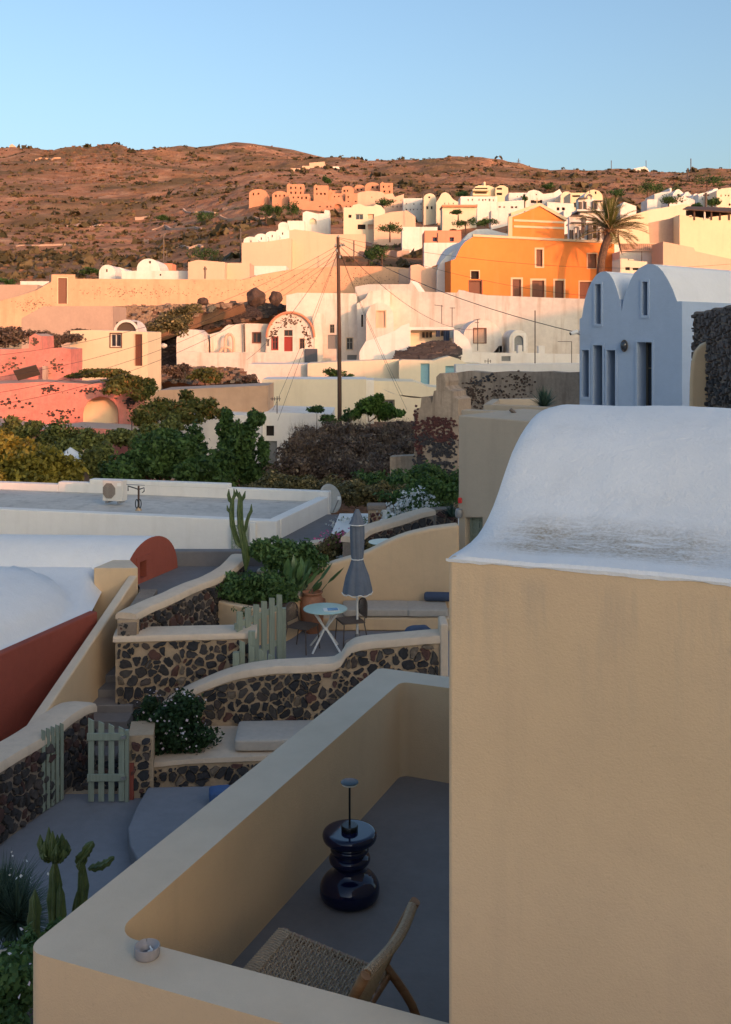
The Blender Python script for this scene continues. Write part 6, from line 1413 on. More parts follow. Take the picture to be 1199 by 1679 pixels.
pk3, _ = H('crumbling pink terrace wall below the arched niche', [(-60, 900), (-60, 690), (20, 700), (60, 706), (110, 700), (190, 704), (230, 712), (230, 900)], 52, 3, 'pink', 'rose', name='terrace_wall', cat='wall', base=-9)
H('orange lit plaster terrace running right of the pink cave house', [(240, 760), (240, 650), (262, 640), (440, 632), (440, 760)], 63, 4, 'ochre', 'rose', name='terrace_wall', cat='wall', base=-9)
# metal tray and rusty sheet on the pink roof
mb = MB(); c = P(45, 611, 59.5); mb.box(c, (1.3, 1.0, .06), M=Matrix.Rotation(R(-35), 4, 'X') @ Matrix.Rotation(R(-18), 4, 'Y')); tag(mb.build('roof_hatch', MT['metal_dark']), 'tilted dark hatch panel lying on the pink roof', 'panel')
# --- hut with brown door
hut, hf = H('beige flat roofed hut with barred window and narrow brown door', [(116, 640), (116, 542), (150, 541), (243, 544), (243, 640)], 71.5, 3.2, 'yellow', 'white_far',
      [(182, 547, 199.5, 569, 'win', MT['frame_white'], (.06, MT['door_brown'])), (222, 548, 234, 600, 'door', BR_, (.05, MT['frame_tan']))], name='hut', cat='hut', base=-7, Z1=71)
H('small ruined vault arch opening behind the beige hut', [(184, 600), (184, 545)] + arch(187, 228, 524, 545, 10) + [(231, 545), (231, 600)], 78, 3, 'white_old', 'white_old', [(191, 528, 224, 546, 'open_arch', MT['shade_in'])], name='ruined_vault', cat='ruin')
# --- dry stone rubble terraces with boulders
MT['bank_earth'] = stucco('bank_earth', (.36, .22, .14), .5, .3, .8, 4, stain=(.22, .13, .08), stain_amt=.6)
def rubble_bank(label, poly_px, Z, Z1, n, size, seed, mat='rubble'):
    rr = random.Random(seed); xs = [p[0] for p in poly_px]; root = empty('rubble_bank', P(sum(xs) / len(xs), max(p[1] for p in poly_px), Z), label, 'dry stone bank'); mb = MB(); cnt = 0
    def inside(x, y):
        c = False; j = len(poly_px) - 1
        for i in range(len(poly_px)):
            xi, yi = poly_px[i]; xj, yj = poly_px[j]
            if (yi > y) != (yj > y) and x < (xj - xi) * (y - yi) / (yj - yi + 1e-9) + xi: c = not c
            j = i
        return c
    ylo, yhi = min(p[1] for p in poly_px), max(p[1] for p in poly_px)
    while cnt < n:
        x, y = rr.uniform(min(xs), max(xs)), rr.uniform(ylo, yhi)
        if not inside(x, y): continue
        z_ = Z + (Z1 - Z) * (yhi - y) / (yhi - ylo); s = size * rr.uniform(.5, 1.5); c = P(x, y, z_); vs = []; 
        for sx in (-1, 1):
            for sy in (-1, 1):
                for sz_ in (-1, 1): vs.append(c + Vector((sx * s * rr.uniform(.6, 1.2), sy * s * rr.uniform(.6, 1.2), sz_ * s * rr.uniform(.4, .85))))
        fs = [(0, 1, 3, 2), (4, 6, 7, 5), (0, 4, 5, 1), (2, 3, 7, 6), (0, 2, 6, 4), (1, 5, 7, 3)]
        m_ = MT[mat] if rr.random() < .7 else MT['blackstone']
        if cnt < 90: link_mesh('stone', vs, fs, m_, root)
        else: mb.add(vs, fs)
        cnt += 1
    if mb.v: tag(mb.build('rubble', MT[mat], root, rec=False), kind='stuff')
    # earth behind the stones
    eb = MB(); k = len(poly_px); eb.v = [P(x, y, Z + (Z1 - Z) * (yhi - y) / (yhi - ylo) + .8) for x, y in poly_px] + [P(x, y, Z + (Z1 - Z) * (yhi - y) / (yhi - ylo) + .3) + Vector((0, 3, -1.2)) for x, y in poly_px]
    for t in tessellate_polygon([[Vector((x, y, 0)) for x, y in poly_px]]): eb.f.append(tuple(t)); eb.f.append(tuple(k + i for i in reversed(t)))
    for i in range(k): j = (i + 1) % k; eb.f.append((i, j, k + j, k + i))
    eb.build('earth', MT['bank_earth'], root)
rubble_bank('dry stone bank climbing from the beige hut towards two boulders', [(243, 600), (243, 560), (262, 545), (300, 532), (350, 512), (405, 494), (470, 500), (440, 520), (370, 532), (300, 545), (292, 575), (292, 600)], 119.5, 129, 950, .24, 3)
rubble_bank('loose stone slope below the ochre wall beside the ruined vault', [(185, 512), (190, 502), (300, 500), (400, 496), (330, 515), (265, 540), (232, 548), (186, 530)], 116, 124, 420, .24, 4)
rubble_bank('low bank of mixed dark stones below the white parapet of the vaulted cottage', [(262, 625), (262, 602), (300, 600), (400, 604), (404, 624), (330, 630)], 88, 90, 260, .17, 5)
def boulder(label, px, py, w, h, Z, seed):
    bm = bmesh.new(); bmesh.ops.create_icosphere(bm, subdivisions=3, radius=1); c = P(px, py, Z); k = Z / F
    for v in bm.verts:
        d = v.co.copy(); r = 1 + .25 * mnoise.noise(d * 1.6 + Vector((seed, 0, 0))) + .10 * mnoise.noise(d * 4 + Vector((seed, 3, 0))); v.co = Vector((d.x * w / 2 * k * r, d.y * w / 2 * k * r, d.z * h / 2 * k * r))
    me = bpy.data.meshes.new('b'); bm.to_mesh(me); bm.free(); o = link_mesh('boulder', [c + v.co for v in me.vertices], [tuple(f.vertices) for f in me.polygons], MT['boulder'], None); tag(o, label, 'boulder')
MT['boulder'] = plain('brown_boulder', (.085, .05, .036), .95, var=.45, scale=1.6, bump=.8)
boulder('large brown boulder standing before the ochre wall above the dry stone bank', 420, 488, 32, 30, 114, 1); boulder('pointed brown boulder right of the larger one above the cottage', 453, 489, 21, 25, 114, 2); boulder('dark low boulder at the foot of the ochre wall', 333, 494.5, 20, 13, 112, 3)
boulder('whitish round rock on the stony slope above the beige hut', 269, 567, 10, 8, 92, 4); bpy.data.objects['boulder.003'].data.materials[0] = MT['white_old']
# --- vaulted cottage with red door
ct, cfc = H('vaulted stone cottage with red door and red framed window', [(433, 660), (437, 560)] + arch(438, 516, 512, 553, 16)[1:] + [(516, 660)], 118, 9, 'white_old', 'rose',
      [(466.5, 541, 480.5, 551, 'win', MT['door_brown']), (466.5, 552, 480.5, 576, 'door', RD), (447, 553, 456, 573, 'win', RD, (.09, RD)), (437, 556, 442, 568, 'win', MT['frame_white']), (492, 555, 500, 573, 'win', MT['door_brown'], (.07, MT['frame_tan']))], name='cottage', base=-6, reveal=.25)
rim = arch(438, 516, 512, 553, 20); mb = MB(); mb.tube([P(x, y, 117.8) for x, y in rim], .16, 6); mb.build('verge', MT['door_red'] if False else MT['coral'], ct)
patches(ct, cfc, [(470, 530, 26, 10), (450, 545, 8, 10), (500, 545, 9, 12), (476, 525, 14, 7), (508, 560, 4, 12)], 150, .13, MT['rubble'], 12)
an, _ = H('whitewashed annex with brown window left of the vaulted cottage', [(348, 660), (345, 548), (360, 545), (372, 534), (400, 530), (440, 531), (440, 660)], 119, 7, 'white_old', 'rose', [(415, 545.5, 428, 562, 'win', BR_, (.08, BR_))], name='annex', base=-6)
mb = MB(); mb.tube([P(402, 577, 118.6), P(401, 531, 118.6)], .10, 6); mb.build('drainpipe', MT['metal_dark'], an)
H('sloping whitewashed roof shoulder left of the cottage annex', [(330, 660), (332, 552), (362, 543), (376, 532), (376, 660)], 121, 6, 'white_old', 'white_old', [(332, 562, 341, 577, 'dark', RD)], name='roof_shoulder', cat='building', base=-6)
def arc_bits():
    for (x0, x1, yt, lab, m_) in ((370, 384, 548, 'tall curved ochre arch frame leaning on the annex wall', 'peach'), (361, 381, 569, 'low curved ochre arch at the foot of the annex wall', 'peach')):
        mb = MB(); a = arch(x0, x1, yt, yt + 12, 12); mb.tube([P(x, y, 117.8) for x, y in ([(x0, 577)] + a + [(x1, 577)])], .16, 8); tag(mb.build('arch_frame', MT[m_]), lab, 'arch')
arc_bits()
H('rounded whitewashed oven apse at the left end of the cottage yard', [(290, 660), (290, 556), (292, 546), (300, 541), (312, 540), (324, 541), (332, 548), (336, 562), (336, 660)], 116, 5, 'white_old', 'white_old', name='oven_apse', cat='building', base=-6)
H('long whitewashed parapet in front of the vaulted cottage yard', [(291, 680), (291, 575), (330, 578), (480, 578), (496, 571), (503, 573), (505, 680)], 112, .8, 'white_old', 'white_old', name='yard_wall', cat='wall', base=-6)
mb = MB(); mb.box(P(511, 584, 112), (1.35, .5, 1.6)); bev(mb.build('yard_gate', plain('slate_panel', (.07, .08, .10), .5)), .05, 2); tag(bpy.data.objects['yard_gate'], 'dark slate coloured metal gate at the end of the whitewashed yard wall', 'gate')
H('stone chimney between the cottage vault and the tall white house', [(512, 600), (513, 548), (516, 541), (512, 516), (520, 513), (530, 514), (530, 600)], 119.5, 1, 'white_old', 'coral', name='chimney_block', cat='chimney', base=-6)
# --- tall white houses behind the pole
tw, tf = H('tall whitewashed house with dark small windows behind the utility pole', [(470, 660), (470, 484), (488, 480), (586, 481), (586, 540), (588, 570), (583, 600), (583, 660)], 122, 8, 'white_old', 'white_far',
      [(541.5, 532, 549, 546, 'win', MT['frame_olive']), (538, 549, 553, 572, 'shutter', MT['grey_paint']), (569, 554, 579, 573, 'win', MT['grey_paint'], (.08, MT['frame_tan'])), (570, 582, 586, 590, 'shutter', MT['grey_paint'])], name='house', base=-6)
H('curved cream gable wall with slit windows right of the tall white house', [(586, 660), (586, 498), (600, 489), (606, 478), (640, 474), (640, 660)], 121, 6, 'white_old', 'rose', [(593, 516, 596, 536, 'dark')], name='house', base=-6)
H('whitewashed vault front with peach shuttered window in the village centre', AR(601, 496, 646, 640, 520), 117, 7, 'white_old', 'white_far', [(618.5, 510, 632.5, 536, 'shutter', MT['peach'], (.12, MT['frame_tan']))], name='vaulted_house', base=-6)
H('long tall whitewashed wall below the orange church', [(583, 680), (583, 470), (605, 466), (672, 466), (674, 460), (687, 478), (750, 480), (753, 475), (762, 478), (800, 484), (900, 488), (960, 490), (960, 680)], 125, 3, 'white_old', 'white_far', Z1=116, name='retaining_wall', cat='wall', base=-6)
H('cream house with sloping top between the ochre wall and the church flank', [(674, 560), (674, 435), (688, 433), (700, 440), (718, 437), (718, 560)], 136, 6, 'peach', 'white_far', [(716, 457, 718, 480, 'dark')], base=0)
H('dark shuttered lean-to against the end of the ochre wall', RC(655, 441, 674, 470), 148, 2, 'rose', 'rose', name='lean_to', base=0)
H('whitewashed vault with brown shuttered window in the lower village', AR(760, 524, 824, 640, 556), 112, 7, 'white_old', 'white_far', [(778, 539, 797, 562, 'shutter', MT['rose'], (.10, MT['door_brown'])), (819, 567, 825, 577, 'dark')], name='vaulted_house', base=-6)
H('lower whitewashed vault with arched grey door left of the blue house', AR(836, 541, 866, 640, 556), 110, 6, 'white_old', 'white_far', [(844, 550, 859, 576, 'door_arch', MT['grey_paint'], (.25, MT['white_far']))], name='vaulted_house', base=-6)
H('pale yard wall with low pillar left of the blue house', [(742, 680), (742, 578), (790, 578), (850, 579), (850, 566), (857, 566), (857, 579), (884, 579), (884, 567), (894, 567), (894, 580), (960, 581), (960, 680)], 104, 1, 'white_far', 'white_far', [(823, 584, 838, 592, 'shutter', MT['grey_paint'])], name='yard_wall', cat='wall', base=-6)
H('long flat white parapet above the ruined brown wall', [(748, 700), (748, 598), (960, 596), (960, 700)], 62, 1.2, 'white', 'white', name='parapet_wall', cat='wall', base=-6)
# sloping white wall and laundry porch
H('sloping whitewashed wall rising to the laundry porch', [(590, 680), (590, 577), (600, 560), (620, 553), (645, 544), (660, 534), (672, 530), (672, 680)], 100, 1.5, 'white_far', 'white_far', name='sloping_wall', cat='wall', base=-6)
pr, pfc = H('small cream porch room with laundry behind the black stone pile', [(672, 660), (672, 536), (745, 536), (745, 660)], 101, 3.0, 'white_far', 'rose', [(674, 541, 742, 568, 'dark', MT['cream'])], name='porch', cat='porch', base=-6, reveal=1.6)
for x in (695, 701, 707): 
    mb = MB(); mb.box(P(x, 549, 102.3), (.25, .1, .55)); mb.build('window', MT['void'], pr)
for i, (x, w, h, c) in enumerate(((719, 7, 10, 'fabric_blue'), (733, 10, 17, 'fabric_blue'), (741, 5, 12, 'paper'), (726, 4, 9, 'black'))):
    k = 100 / F; mb = MB(); nn = 8
    for a in range(nn + 1):
        for b in range(4): mb.v.append(P(x - w / 2 + w * a / nn, 542 + h * b / 3, 100.4) + Vector((0, .08 * math.sin(a * 1.9 + b * .4), 0)))
    for a in range(nn):
        for b in range(3): q = a * 4 + b; mb.f.append((q, q + 4, q + 5, q + 1))
    o = mb.build('laundry', MT[c]); m = o.modifiers.new('t', 'SOLIDIFY'); m.thickness = .02
    tag(o, ['small navy cloth hanging leftmost on the porch line', 'large navy sheet hanging on the porch line', 'white cloth hanging rightmost on the porch line', 'narrow black cloth hanging on the porch line'][i], 'laundry', 'laundry on the porch line')
rubble_bank('pile of black lava stones stacked before the laundry porch', [(643, 590), (655, 580), (675, 573), (700, 566), (716, 560), (735, 563), (752, 572), (753, 589), (700, 590)], 97, 98.5, 420, .30, 6, 'blackstone')
H('white shadowed wall right of the black stone pile', [(745, 680), (745, 540), (752, 542), (768, 556), (775, 572), (775, 680)], 99, 3, 'white_far', 'white_far', name='side_wall', cat='wall', base=-6)
# --- cream houses with blue doors
cb, cbf = H('cream house with sky blue doors and small arched gable', [(655, 760), (655, 592), (660, 590), (712, 591), (724, 587), (738, 584), (752, 588), (766, 596), (792, 597), (792, 760)], 94, 6, 'cream', 'cream',
      [(690.5, 596, 705, 631, 'door', DBL), (731, 600, 748, 638, 'door', DBL)], name='house', base=-7, reveal=.3)
H('long cream wall left of the blue doored house', [(505, 760), (505, 596), (560, 593), (655, 589), (656, 760)], 96, 5, 'cream', 'cream', name='wall', cat='wall', base=-7)
H('low cream terrace wall stepping down in front of the blue doored house', [(612, 760), (612, 624), (680, 626), (693, 630), (702, 634), (720, 636), (792, 640), (792, 760)], 84, 5, 'cream', 'cream', [(630, 657, 646, 680, 'win', MT['grey_paint'], (.09, MT['frame_olive']))], name='terrace_house', cat='house', base=-7)
H('plain cream block with grey side face behind the utility pole', RC(430, 622, 601, 700), 80, 5, 'cream', 'white_far', name='block_house', base=-7)
H('grey shaded return wall right of the plain cream block', RC(601, 623, 614, 700), 82, 4, 'white_far', 'white_far', name='block_wall', cat='wall', base=-7)
H('upper cream terrace between the cottage yard and the utility pole', RC(408, 597, 560, 640), 97, 5, 'white_old', 'white_far', name='terrace_house', base=-7)
def sail():
    a, b, c = P(626, 637, 80), P(668, 650, 78), P(697, 652, 79); mb = MB(); n = 10
    A_, B_, C_ = P(626, 636, 80), P(700, 652, 79), P(662, 648, 76.5)
    for i in range(n + 1):
        for j in range(n + 1 - i): u, v = i / n, j / n; p = A_ * (1 - u - v) + B_ * u + C_ * v; mb.v.append(p + Vector((0, 0, -.55 * (u * (1 - u - v) * 2 + v * (1 - v - u)))))
    idx = {}; k = 0
    for i in range(n + 1):
        for j in range(n + 1 - i): idx[i, j] = k; k += 1
    for i in range(n):
        for j in range(n - i):
            mb.f.append((idx[i, j], idx[i + 1, j], idx[i, j + 1]))
            if (i + 1, j + 1) in idx: mb.f.append((idx[i + 1, j], idx[i + 1, j + 1], idx[i, j + 1]))
    tag(mb.build('shade_sail', MT['fabric_grey'], None, True), 'slack grey shade sail stretched before the cream terrace house', 'shade sail')
sail()
# --- white outbuilding with grille doors behind the trees
H('white outbuilding with louvred grey doors behind the fig tree', [(425, 800), (425, 679), (437, 676), (545, 679), (545, 800)], 62, 6, 'white', 'white_far',
  [(437, 698, 450, 715, 'dark', MT['void']), (432, 723, 455, 773, 'grille', MT['grey_paint']), (475, 719, 492, 775, 'grille', MT['grey_paint'])], name='outbuilding', base=-9, reveal=.25)
H('low white wall with flaking plaster behind the dark trees', [(236, 800), (236, 683), (300, 680), (360, 679), (428, 682), (428, 800)], 60.5, 3, 'white', 'white_far', name='garden_wall', cat='wall', base=-9)
H('stony old wall fragment beside the small tent between the trees', [(128, 860), (128, 745), (136, 738), (150, 742), (156, 860)], 47, 1, 'rose', 'rose', name='wall_fragment', cat='wall', base=-9)
def tent():
    c = P(118, 740, 46); mb = MB(); A_ = [P(96, 752, 45), P(136, 752, 45.5), P(140, 745, 48), P(100, 742, 48)]; t = P(116, 733, 46.5); mb.v = A_ + [t] + [p + Vector((0, 0, -.12)) for p in A_]
    mb.f = [(0, 1, 4), (1, 2, 4), (2, 3, 4), (3, 0, 4), (0, 5, 6, 1), (1, 6, 7, 2), (2, 7, 8, 3), (3, 8, 5, 0), (8, 7, 6, 5)]; root = empty('canopy_tent', c, 'small white canopy roof showing between the yellow tree and the dark bushes', 'canopy'); mb.build('canopy', MT['paper'], root)
    for p in A_: m = MB(); m.tube([p, p - Vector((0, 0, 1.6))], .03, 6); m.build('leg', MT['pole_wood'], root)
tent()
# --- right of the church
H('shaded white house wall right of the orange church', [(1008, 620), (1008, 401), (1045, 404), (1045, 620)], 136, 5, 'white_far', 'white_far', base=1)
H('pale house with long patterned balustrade below the yellow walls', [(1017, 620), (1017, 412), (1090, 408), (1090, 620)], 130, 4, 'white_far', 'white_far', base=1)
def balus():
    fc = Fac(1017, 129.6, 1092, 129.6); root = empty('balustrade', fc.W(fc.sz(1050, 411)), 'rose coloured pierced balustrade on the pale house by the palm', 'balustrade'); ledge(root, fc, 1017, 399, 1089, 400.2, 0, .25, 'peach', 'rail'); ledge(root, fc, 1017, 410, 1089, 411.4, 0, .25, 'peach', 'rail')
    ledge(root, fc, 1017, 400.2, 1089, 410, .14, .2, 'rose', 'panel')
    for i in range(22): x = 1018.5 + i * 3.25; ledge(root, fc, x, 400.2, x + 1.2, 410, .02, .12, 'peach', 'baluster')
balus()
H('small lit cream rooftop rooms between the palm and the blue vaults', [(1018, 620), (1018, 424), (1030, 424), (1030, 427), (1062, 429), (1062, 434), (1090, 434), (1090, 620)], 118, 4, 'cream', 'white_far', [(1026, 438, 1034, 443, 'dark'), (1038, 439, 1048, 443, 'dark'), (1032, 424.8, 1040, 427, 'dark')], base=1)
H('sunlit peach terrace walls right of the pierced balustrade', [(1088, 620), (1088, 396), (1138, 406), (1141, 412), (1210, 427), (1210, 620)], 124, 5, 'peach', 'peach', base=1)
H('sunlit yellow wall behind the palm crown', [(1005, 620), (1005, 372), (1015, 360), (1062, 345), (1066, 398), (1066, 620)], 150, 6, 'yellow', 'white_far', base=1)
H('long pale vaulted hall roof above the rosy wall', [(1048, 560), (1050, 352), (1066, 344), (1120, 335), (1132, 336), (1140, 345), (1140, 560)], 170, 12, 'cream', 'white_far', name='hall', base=1)
H('rosy grey blank wall below the long vaulted hall', [(1062, 560), (1062, 366), (1115, 355), (1115, 560)], 151, 4, 'rose', 'rose', base=1)
ym, yf = H('large sunlit yellow house with rooftop pergola at the right edge', [(1115, 620), (1115, 352), (1164, 359), (1164, 356), (1230, 348), (1230, 620)], 148, 9, 'yellow', 'peach', [(1131, 352.8, 1135, 356, 'dark')], base=1)
def pergola():
    root = empty('pergola', P(1160, 356, 149), 'dark reed roofed pergola on the large yellow house', 'pergola'); mb = MB(); mb.hexa([P(1120, 344, 147.5), P(1215, 350, 147.5), P(1215, 343, 155), P(1128, 339.5, 155)], [P(1120, 342.5, 147.5), P(1215, 348, 147.5), P(1215, 341, 155), P(1128, 338, 155)]); mb.build('reed_roof', MT['pole_wood'], root)
    for x in (1139, 1156, 1167, 1181, 1196): mb = MB(); mb.bar(P(x, 361, 148), P(x, 346, 148), .22); mb.build('post', MT['pole_wood'] if x != 1156 else MT['frame_white'], root)
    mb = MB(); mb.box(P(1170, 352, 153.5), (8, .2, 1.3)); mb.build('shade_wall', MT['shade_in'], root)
pergola()
def palm():
    Z = 127.5; b = P(985, 492, Z); root = empty('palm_tree', b, 'tall leaning date palm in front of the orange church', 'palm tree'); pts = [P(986, 470, Z) - Vector((0, 0, 3)), P(985, 452, Z), P(987, 425, Z), P(992, 405, Z), P(1000, 385, Z), P(1001, 378, Z)]
    rs = resample([tuple(p) for p in pts], .22); mb = MB(); mb.tube([(p[0], p[1], p[2]) for p in rs], [.36 + .035 * (i % 2) + (.10 if i > len(rs) - 8 else 0) for i in range(len(rs))], 10); mb.build('trunk', plain('palm_bark', (.13, .075, .05), .95, var=.35, scale=4, bump=.8), root)
    top = P(1001, 379, Z); rr = random.Random(12); k = Z / F; V = []; T_ = []; rb = MB()
    dirs = []
    for i in range(86):
        az = rr.uniform(0, 2 * math.pi); el = rr.uniform(22, 88) if rr.random() < .8 else rr.uniform(-15, 25); dirs.append((az, el, rr.uniform(3.1, 4.6)))
    dirs += [(R(0), 28, 4.9), (R(8), 22, 4.9), (R(-6), 16, 4.8), (R(185), 42, 4.4), (R(175), 30, 4.0), (R(190), 55, 4.2), (R(3), 40, 4.6)]
    for az, el, L_ in dirs:
        e = R(el); d = Vector((math.cos(az) * math.cos(e), math.sin(az) * math.cos(e), math.sin(e))); p = top.copy(); side = Vector((-math.sin(az), math.cos(az), 0)); path = [p.copy()]
        for s in range(9):
            d = (d + Vector((0, 0, -.045 * (1 + s * .25)))).normalized(); p = p + d * L_ / 9; path.append(p.copy())
        rb.tube(path, [.05 * (1 - i / 11) for i in range(10)], 4)
        for s in range(1, 9):
            for j in range(5):
                q = path[s].lerp(path[s + 1] if s < 9 else path[s], j / 5); dd = (path[min(s + 1, 9)] - path[s]).normalized(); ll = .62 * math.sin(math.pi * min(1, (s + j / 5) / 9.6)) ** .6 + .1
                for sg in (-1, 1):
                    w = side * sg * .7 + dd * .75 + Vector((0, 0, rr.uniform(.1, .45))); w.normalize(); tip = q + w * ll; up = dd * .035
                    V.append([q - up, q + up, tip + up * .3, tip - up * .3]); T_.append(min(1, max(0, rr.gauss(.45 + .25 * math.sin(az * 3), .2))))
    quads('fronds', np.array([[tuple(c) for c in q] for q in V]), np.array(T_), MT['g_palm'], root); rb.build('frond_ribs', MT['frame_tan'], root, rec=False)
    mb = MB()
    for i in range(60):
        a = rr.uniform(0, 6.28); e = rr.uniform(-.5, .9); mb.tube([top + Vector((math.cos(a) * .2, math.sin(a) * .2, -.5 + e * .3)), top + Vector((math.cos(a) * .75, math.sin(a) * .75, -.2 + e))], [.06, .03], 4)
    mb.build('frond_stubs', plain('frond_stub', (.30, .14, .06), .9), root)
    mb = MB(); q = P(1015, 375, Z); mb.tube([q, P(1014, 390, Z), P(1017, 405, Z), P(1021, 418, Z)], [.03, .10, .12, .02], 5); mb.build('dead_frond', MT['pole_wood'], root)
palm()
# --- utility pole, wires, masts, aerials
def pole():
    b = P(558, 700, 62) + Vector((0, 0, -2)); top = P(555, 388, 62); root = empty('utility_pole', b, 'tall wooden utility pole rising from the brown bushes', 'utility pole'); mb = MB(); mb.tube([b, P(557, 560, 62), top], [.135, .12, .09], 12); mb.build('pole', MT['pole_wood'], root, smooth=True)
    mb = MB(); mb.bar(P(549, 404, 62), P(566, 402, 62), .09); mb.build('crossarm', MT['pole_wood'], root)
    for x, y in ((551, 401), (555.5, 386), (560, 401), (564, 400), (553, 410), (558, 420)): mb = MB(); mb.tube([P(x, y + 3, 61.85), P(x, y - 1, 61.85)], .06, 6); mb.build('insulator', MT['dish'], root)
pole()
pole_top = P(556, 402, 62)
def wire(label, a, b, sag, r=.010, n=16):
    a, b = Vector(a), Vector(b); mb = MB(); mb.tube([a.lerp(b, i / n) - Vector((0, 0, sag * 4 * (i / n) * (1 - i / n))) for i in range(n + 1)], r, 5); o = mb.build('cable', MT['black']); tag(o, label, 'cable', 'overhead cables from the utility pole')
wires = [('uppermost cable running left from the utility pole over the beige hut', (-30, 585, 52), 1.2), ('second cable running left from the pole across the hut roof', (-30, 622, 50), 1.3), ('third cable running left from the pole over the pink wall', (-30, 648, 49), 1.4), ('lowest cable running left from the pole over the pink cave house', (-30, 668, 48), 1.5)]
for lb, (x, y, Z), s in wires: wire(lb, P(556, 402 + 6 * wires.index((lb, (x, y, Z), s)), 62), P(x, y, Z), s)
wire('thick cable from the utility pole to the security camera on the blue house', P(558, 398, 62), P(950, 546, 38.2), .5, .016)
wire('cable from the utility pole right across the orange church', P(558, 392, 62), P(1230, 480, 70), 1.6); wire('higher cable crossing the orange church', P(558, 390, 62), P(1230, 430, 75), 1.0)
wire('cable dropping from the pole to the sloping shade sail', P(557, 410, 62), P(662, 650, 76), .3); wire('cable dropping from the pole beside the shade sail to the bushes', P(557, 412, 62), P(668, 672, 66), .3)
wire('left guy cable dropping from the pole to the outbuilding roof', P(555, 412, 62), P(456, 690, 62), .1); wire('second guy cable dropping from the pole to the outbuilding aerial', P(556, 408, 62), P(440, 690, 64), .3); wire('cable from the pole to the vaulted cottage yard', P(556, 402, 62), P(405, 590, 112), .8, .016)
wire('cable from the pole to the shuttered vault of the lower village', P(558, 404, 62), P(785, 540, 108), 1.5, .016)
def mast(label, px, y0, y1, Z, r=.05, arms=(), cat='mast', name='aerial_mast'):
    root = empty(name, P(px, y1, Z), label, cat); mb = MB(); mb.tube([P(px, y1, Z), P(px, y0, Z)], r, 6); mb.build('pole', MT['metal_dark'], root)
    for (x0, ya, x1, yb) in arms: mb = MB(); mb.tube([P(x0, ya, Z), P(x1, yb, Z)], r * .7, 5); mb.build('arm', MT['metal_dark'], root)
mast('bare pole standing left of the arched grey door', 878, 509, 600, 100, .06); mast('thin pole bracket on the white wall near the blue house', 938, 560, 600, 100, .04, [(915, 560, 938, 560)])
mast('television aerial above the brown shuttered vault', 784, 523, 575, 106, .05, [(777, 525, 788, 523), (779, 529, 786, 529)]); mast('television aerial with flat head on the whitewashed wall', 742, 504, 540, 112, .045, [(738, 505, 747, 505)])
mast('television aerial over the laundry porch', 725, 500, 530, 112, .045, [(713, 500, 727, 502)]); mast('short fishbone aerial on the white yard wall', 801, 588, 600, 98, .04, [(795, 592, 806, 592), (796, 590, 796, 595), (805, 590, 805, 595)])
mast('fishbone aerial on the outbuilding roof by the fig tree', 455, 650, 678, 62, .03, [(444, 654, 461, 654), (447, 651, 447, 657), (451, 651, 451, 657), (459, 650, 459, 658)]); mast('pale thin stake standing in the dark trees', 217, 690, 727, 50, .03)
mast('wooden electricity post before the peach terrace houses', 269, 384, 432, 230, .16); mast('wooden electricity post right of the dark tree on the slope', 395, 374, 428, 220, .16, [(392, 377, 398, 377)]); mast('slim post behind the white domed chapel', 274, 410, 425, 210, .1); mast('small wooden post on the ochre wall', 337, 437, 457, 138, .12, [(334, 441, 340, 441)])
mast('post before the sunlit houses left of the coral house', 694.5, 318, 392, 240, .16); mast('post beside the coral house', 718, 382, 418, 200, .12); mast('post by the dark trees at the right edge', 1158, 316, 346, 180, .22, [(1154, 320, 1163, 320)]); mast('post among the shrubs below the white domed cluster', 581, 395, 425, 190, .14)
mast('thin pole leaning on the rooftop rooms by the palm', 1053, 412, 436, 120, .05)
# ------------------------------------------------------------------ upper village on the slope
random.seed(19)
def grid_ops(x0, x1, ys, n, w, h, kind='dark', mat=None):
    out = []
    for y in ys:
        for i in range(n):
            if n > 2 and random.random() < .28: continue
            c = x0 + (x1 - x0) * (i + .5 + random.uniform(-.12, .12)) / n; hh = h * random.uniform(.6, .95); ww = w * random.uniform(.6, 1.0); out.append((c - ww / 2, y + 1.2, c + ww / 2, y + 1.2 + hh, kind, mat or random.choice((MT['void'], MT['door_brown'], MT['grey_paint'], MT['void']))))
    return out
DK_ = 'dark'
def FH(label, pts, Z, depth, wall, roof='white_far', ops=(), **kw):
    kw.setdefault('name', 'house'); kw.setdefault('reveal', .5); return H(label, pts, Z, depth, wall, roof, ops, **kw)
# domed chapel houses above the ochre wall, left
FH('white chapel with low barrel vault at the left of the village', AR(163, 434, 190, 470, 448), 172, 8, 'white_far', ops=[(174, 441, 177, 446, DK_)])
FH('low white vault joined behind the left chapel', AR(180, 438, 207, 470, 449), 178, 8, 'white_far')
FH('long low white wall between the two chapels', RC(200, 444, 312, 470), 168, 5, 'white_far', ops=[(262, 449, 265, 452, DK_)])
FH('round domed white chapel above the long white wall', AR(225, 424, 263, 470, 441), 176, 8, 'white_far', ops=[(244.5, 428, 248, 432, DK_)])
FH('blocky peach house right of the domed chapel', [(309, 480), (309, 430), (325, 426), (369, 430), (369, 480)], 165, 9, 'peach', 'peach')
FH('low peach house with flat roof above the ochre wall', RC(368, 431, 410, 470), 168, 7, 'peach', 'peach'); FH('tiny orange roof room behind the domed chapel', RC(269, 432, 283, 445), 185, 4, 'coral', 'coral')
FH('row of low white roofs beside the village lane', RC(404, 436, 470, 450), 185, 6, 'white_far')
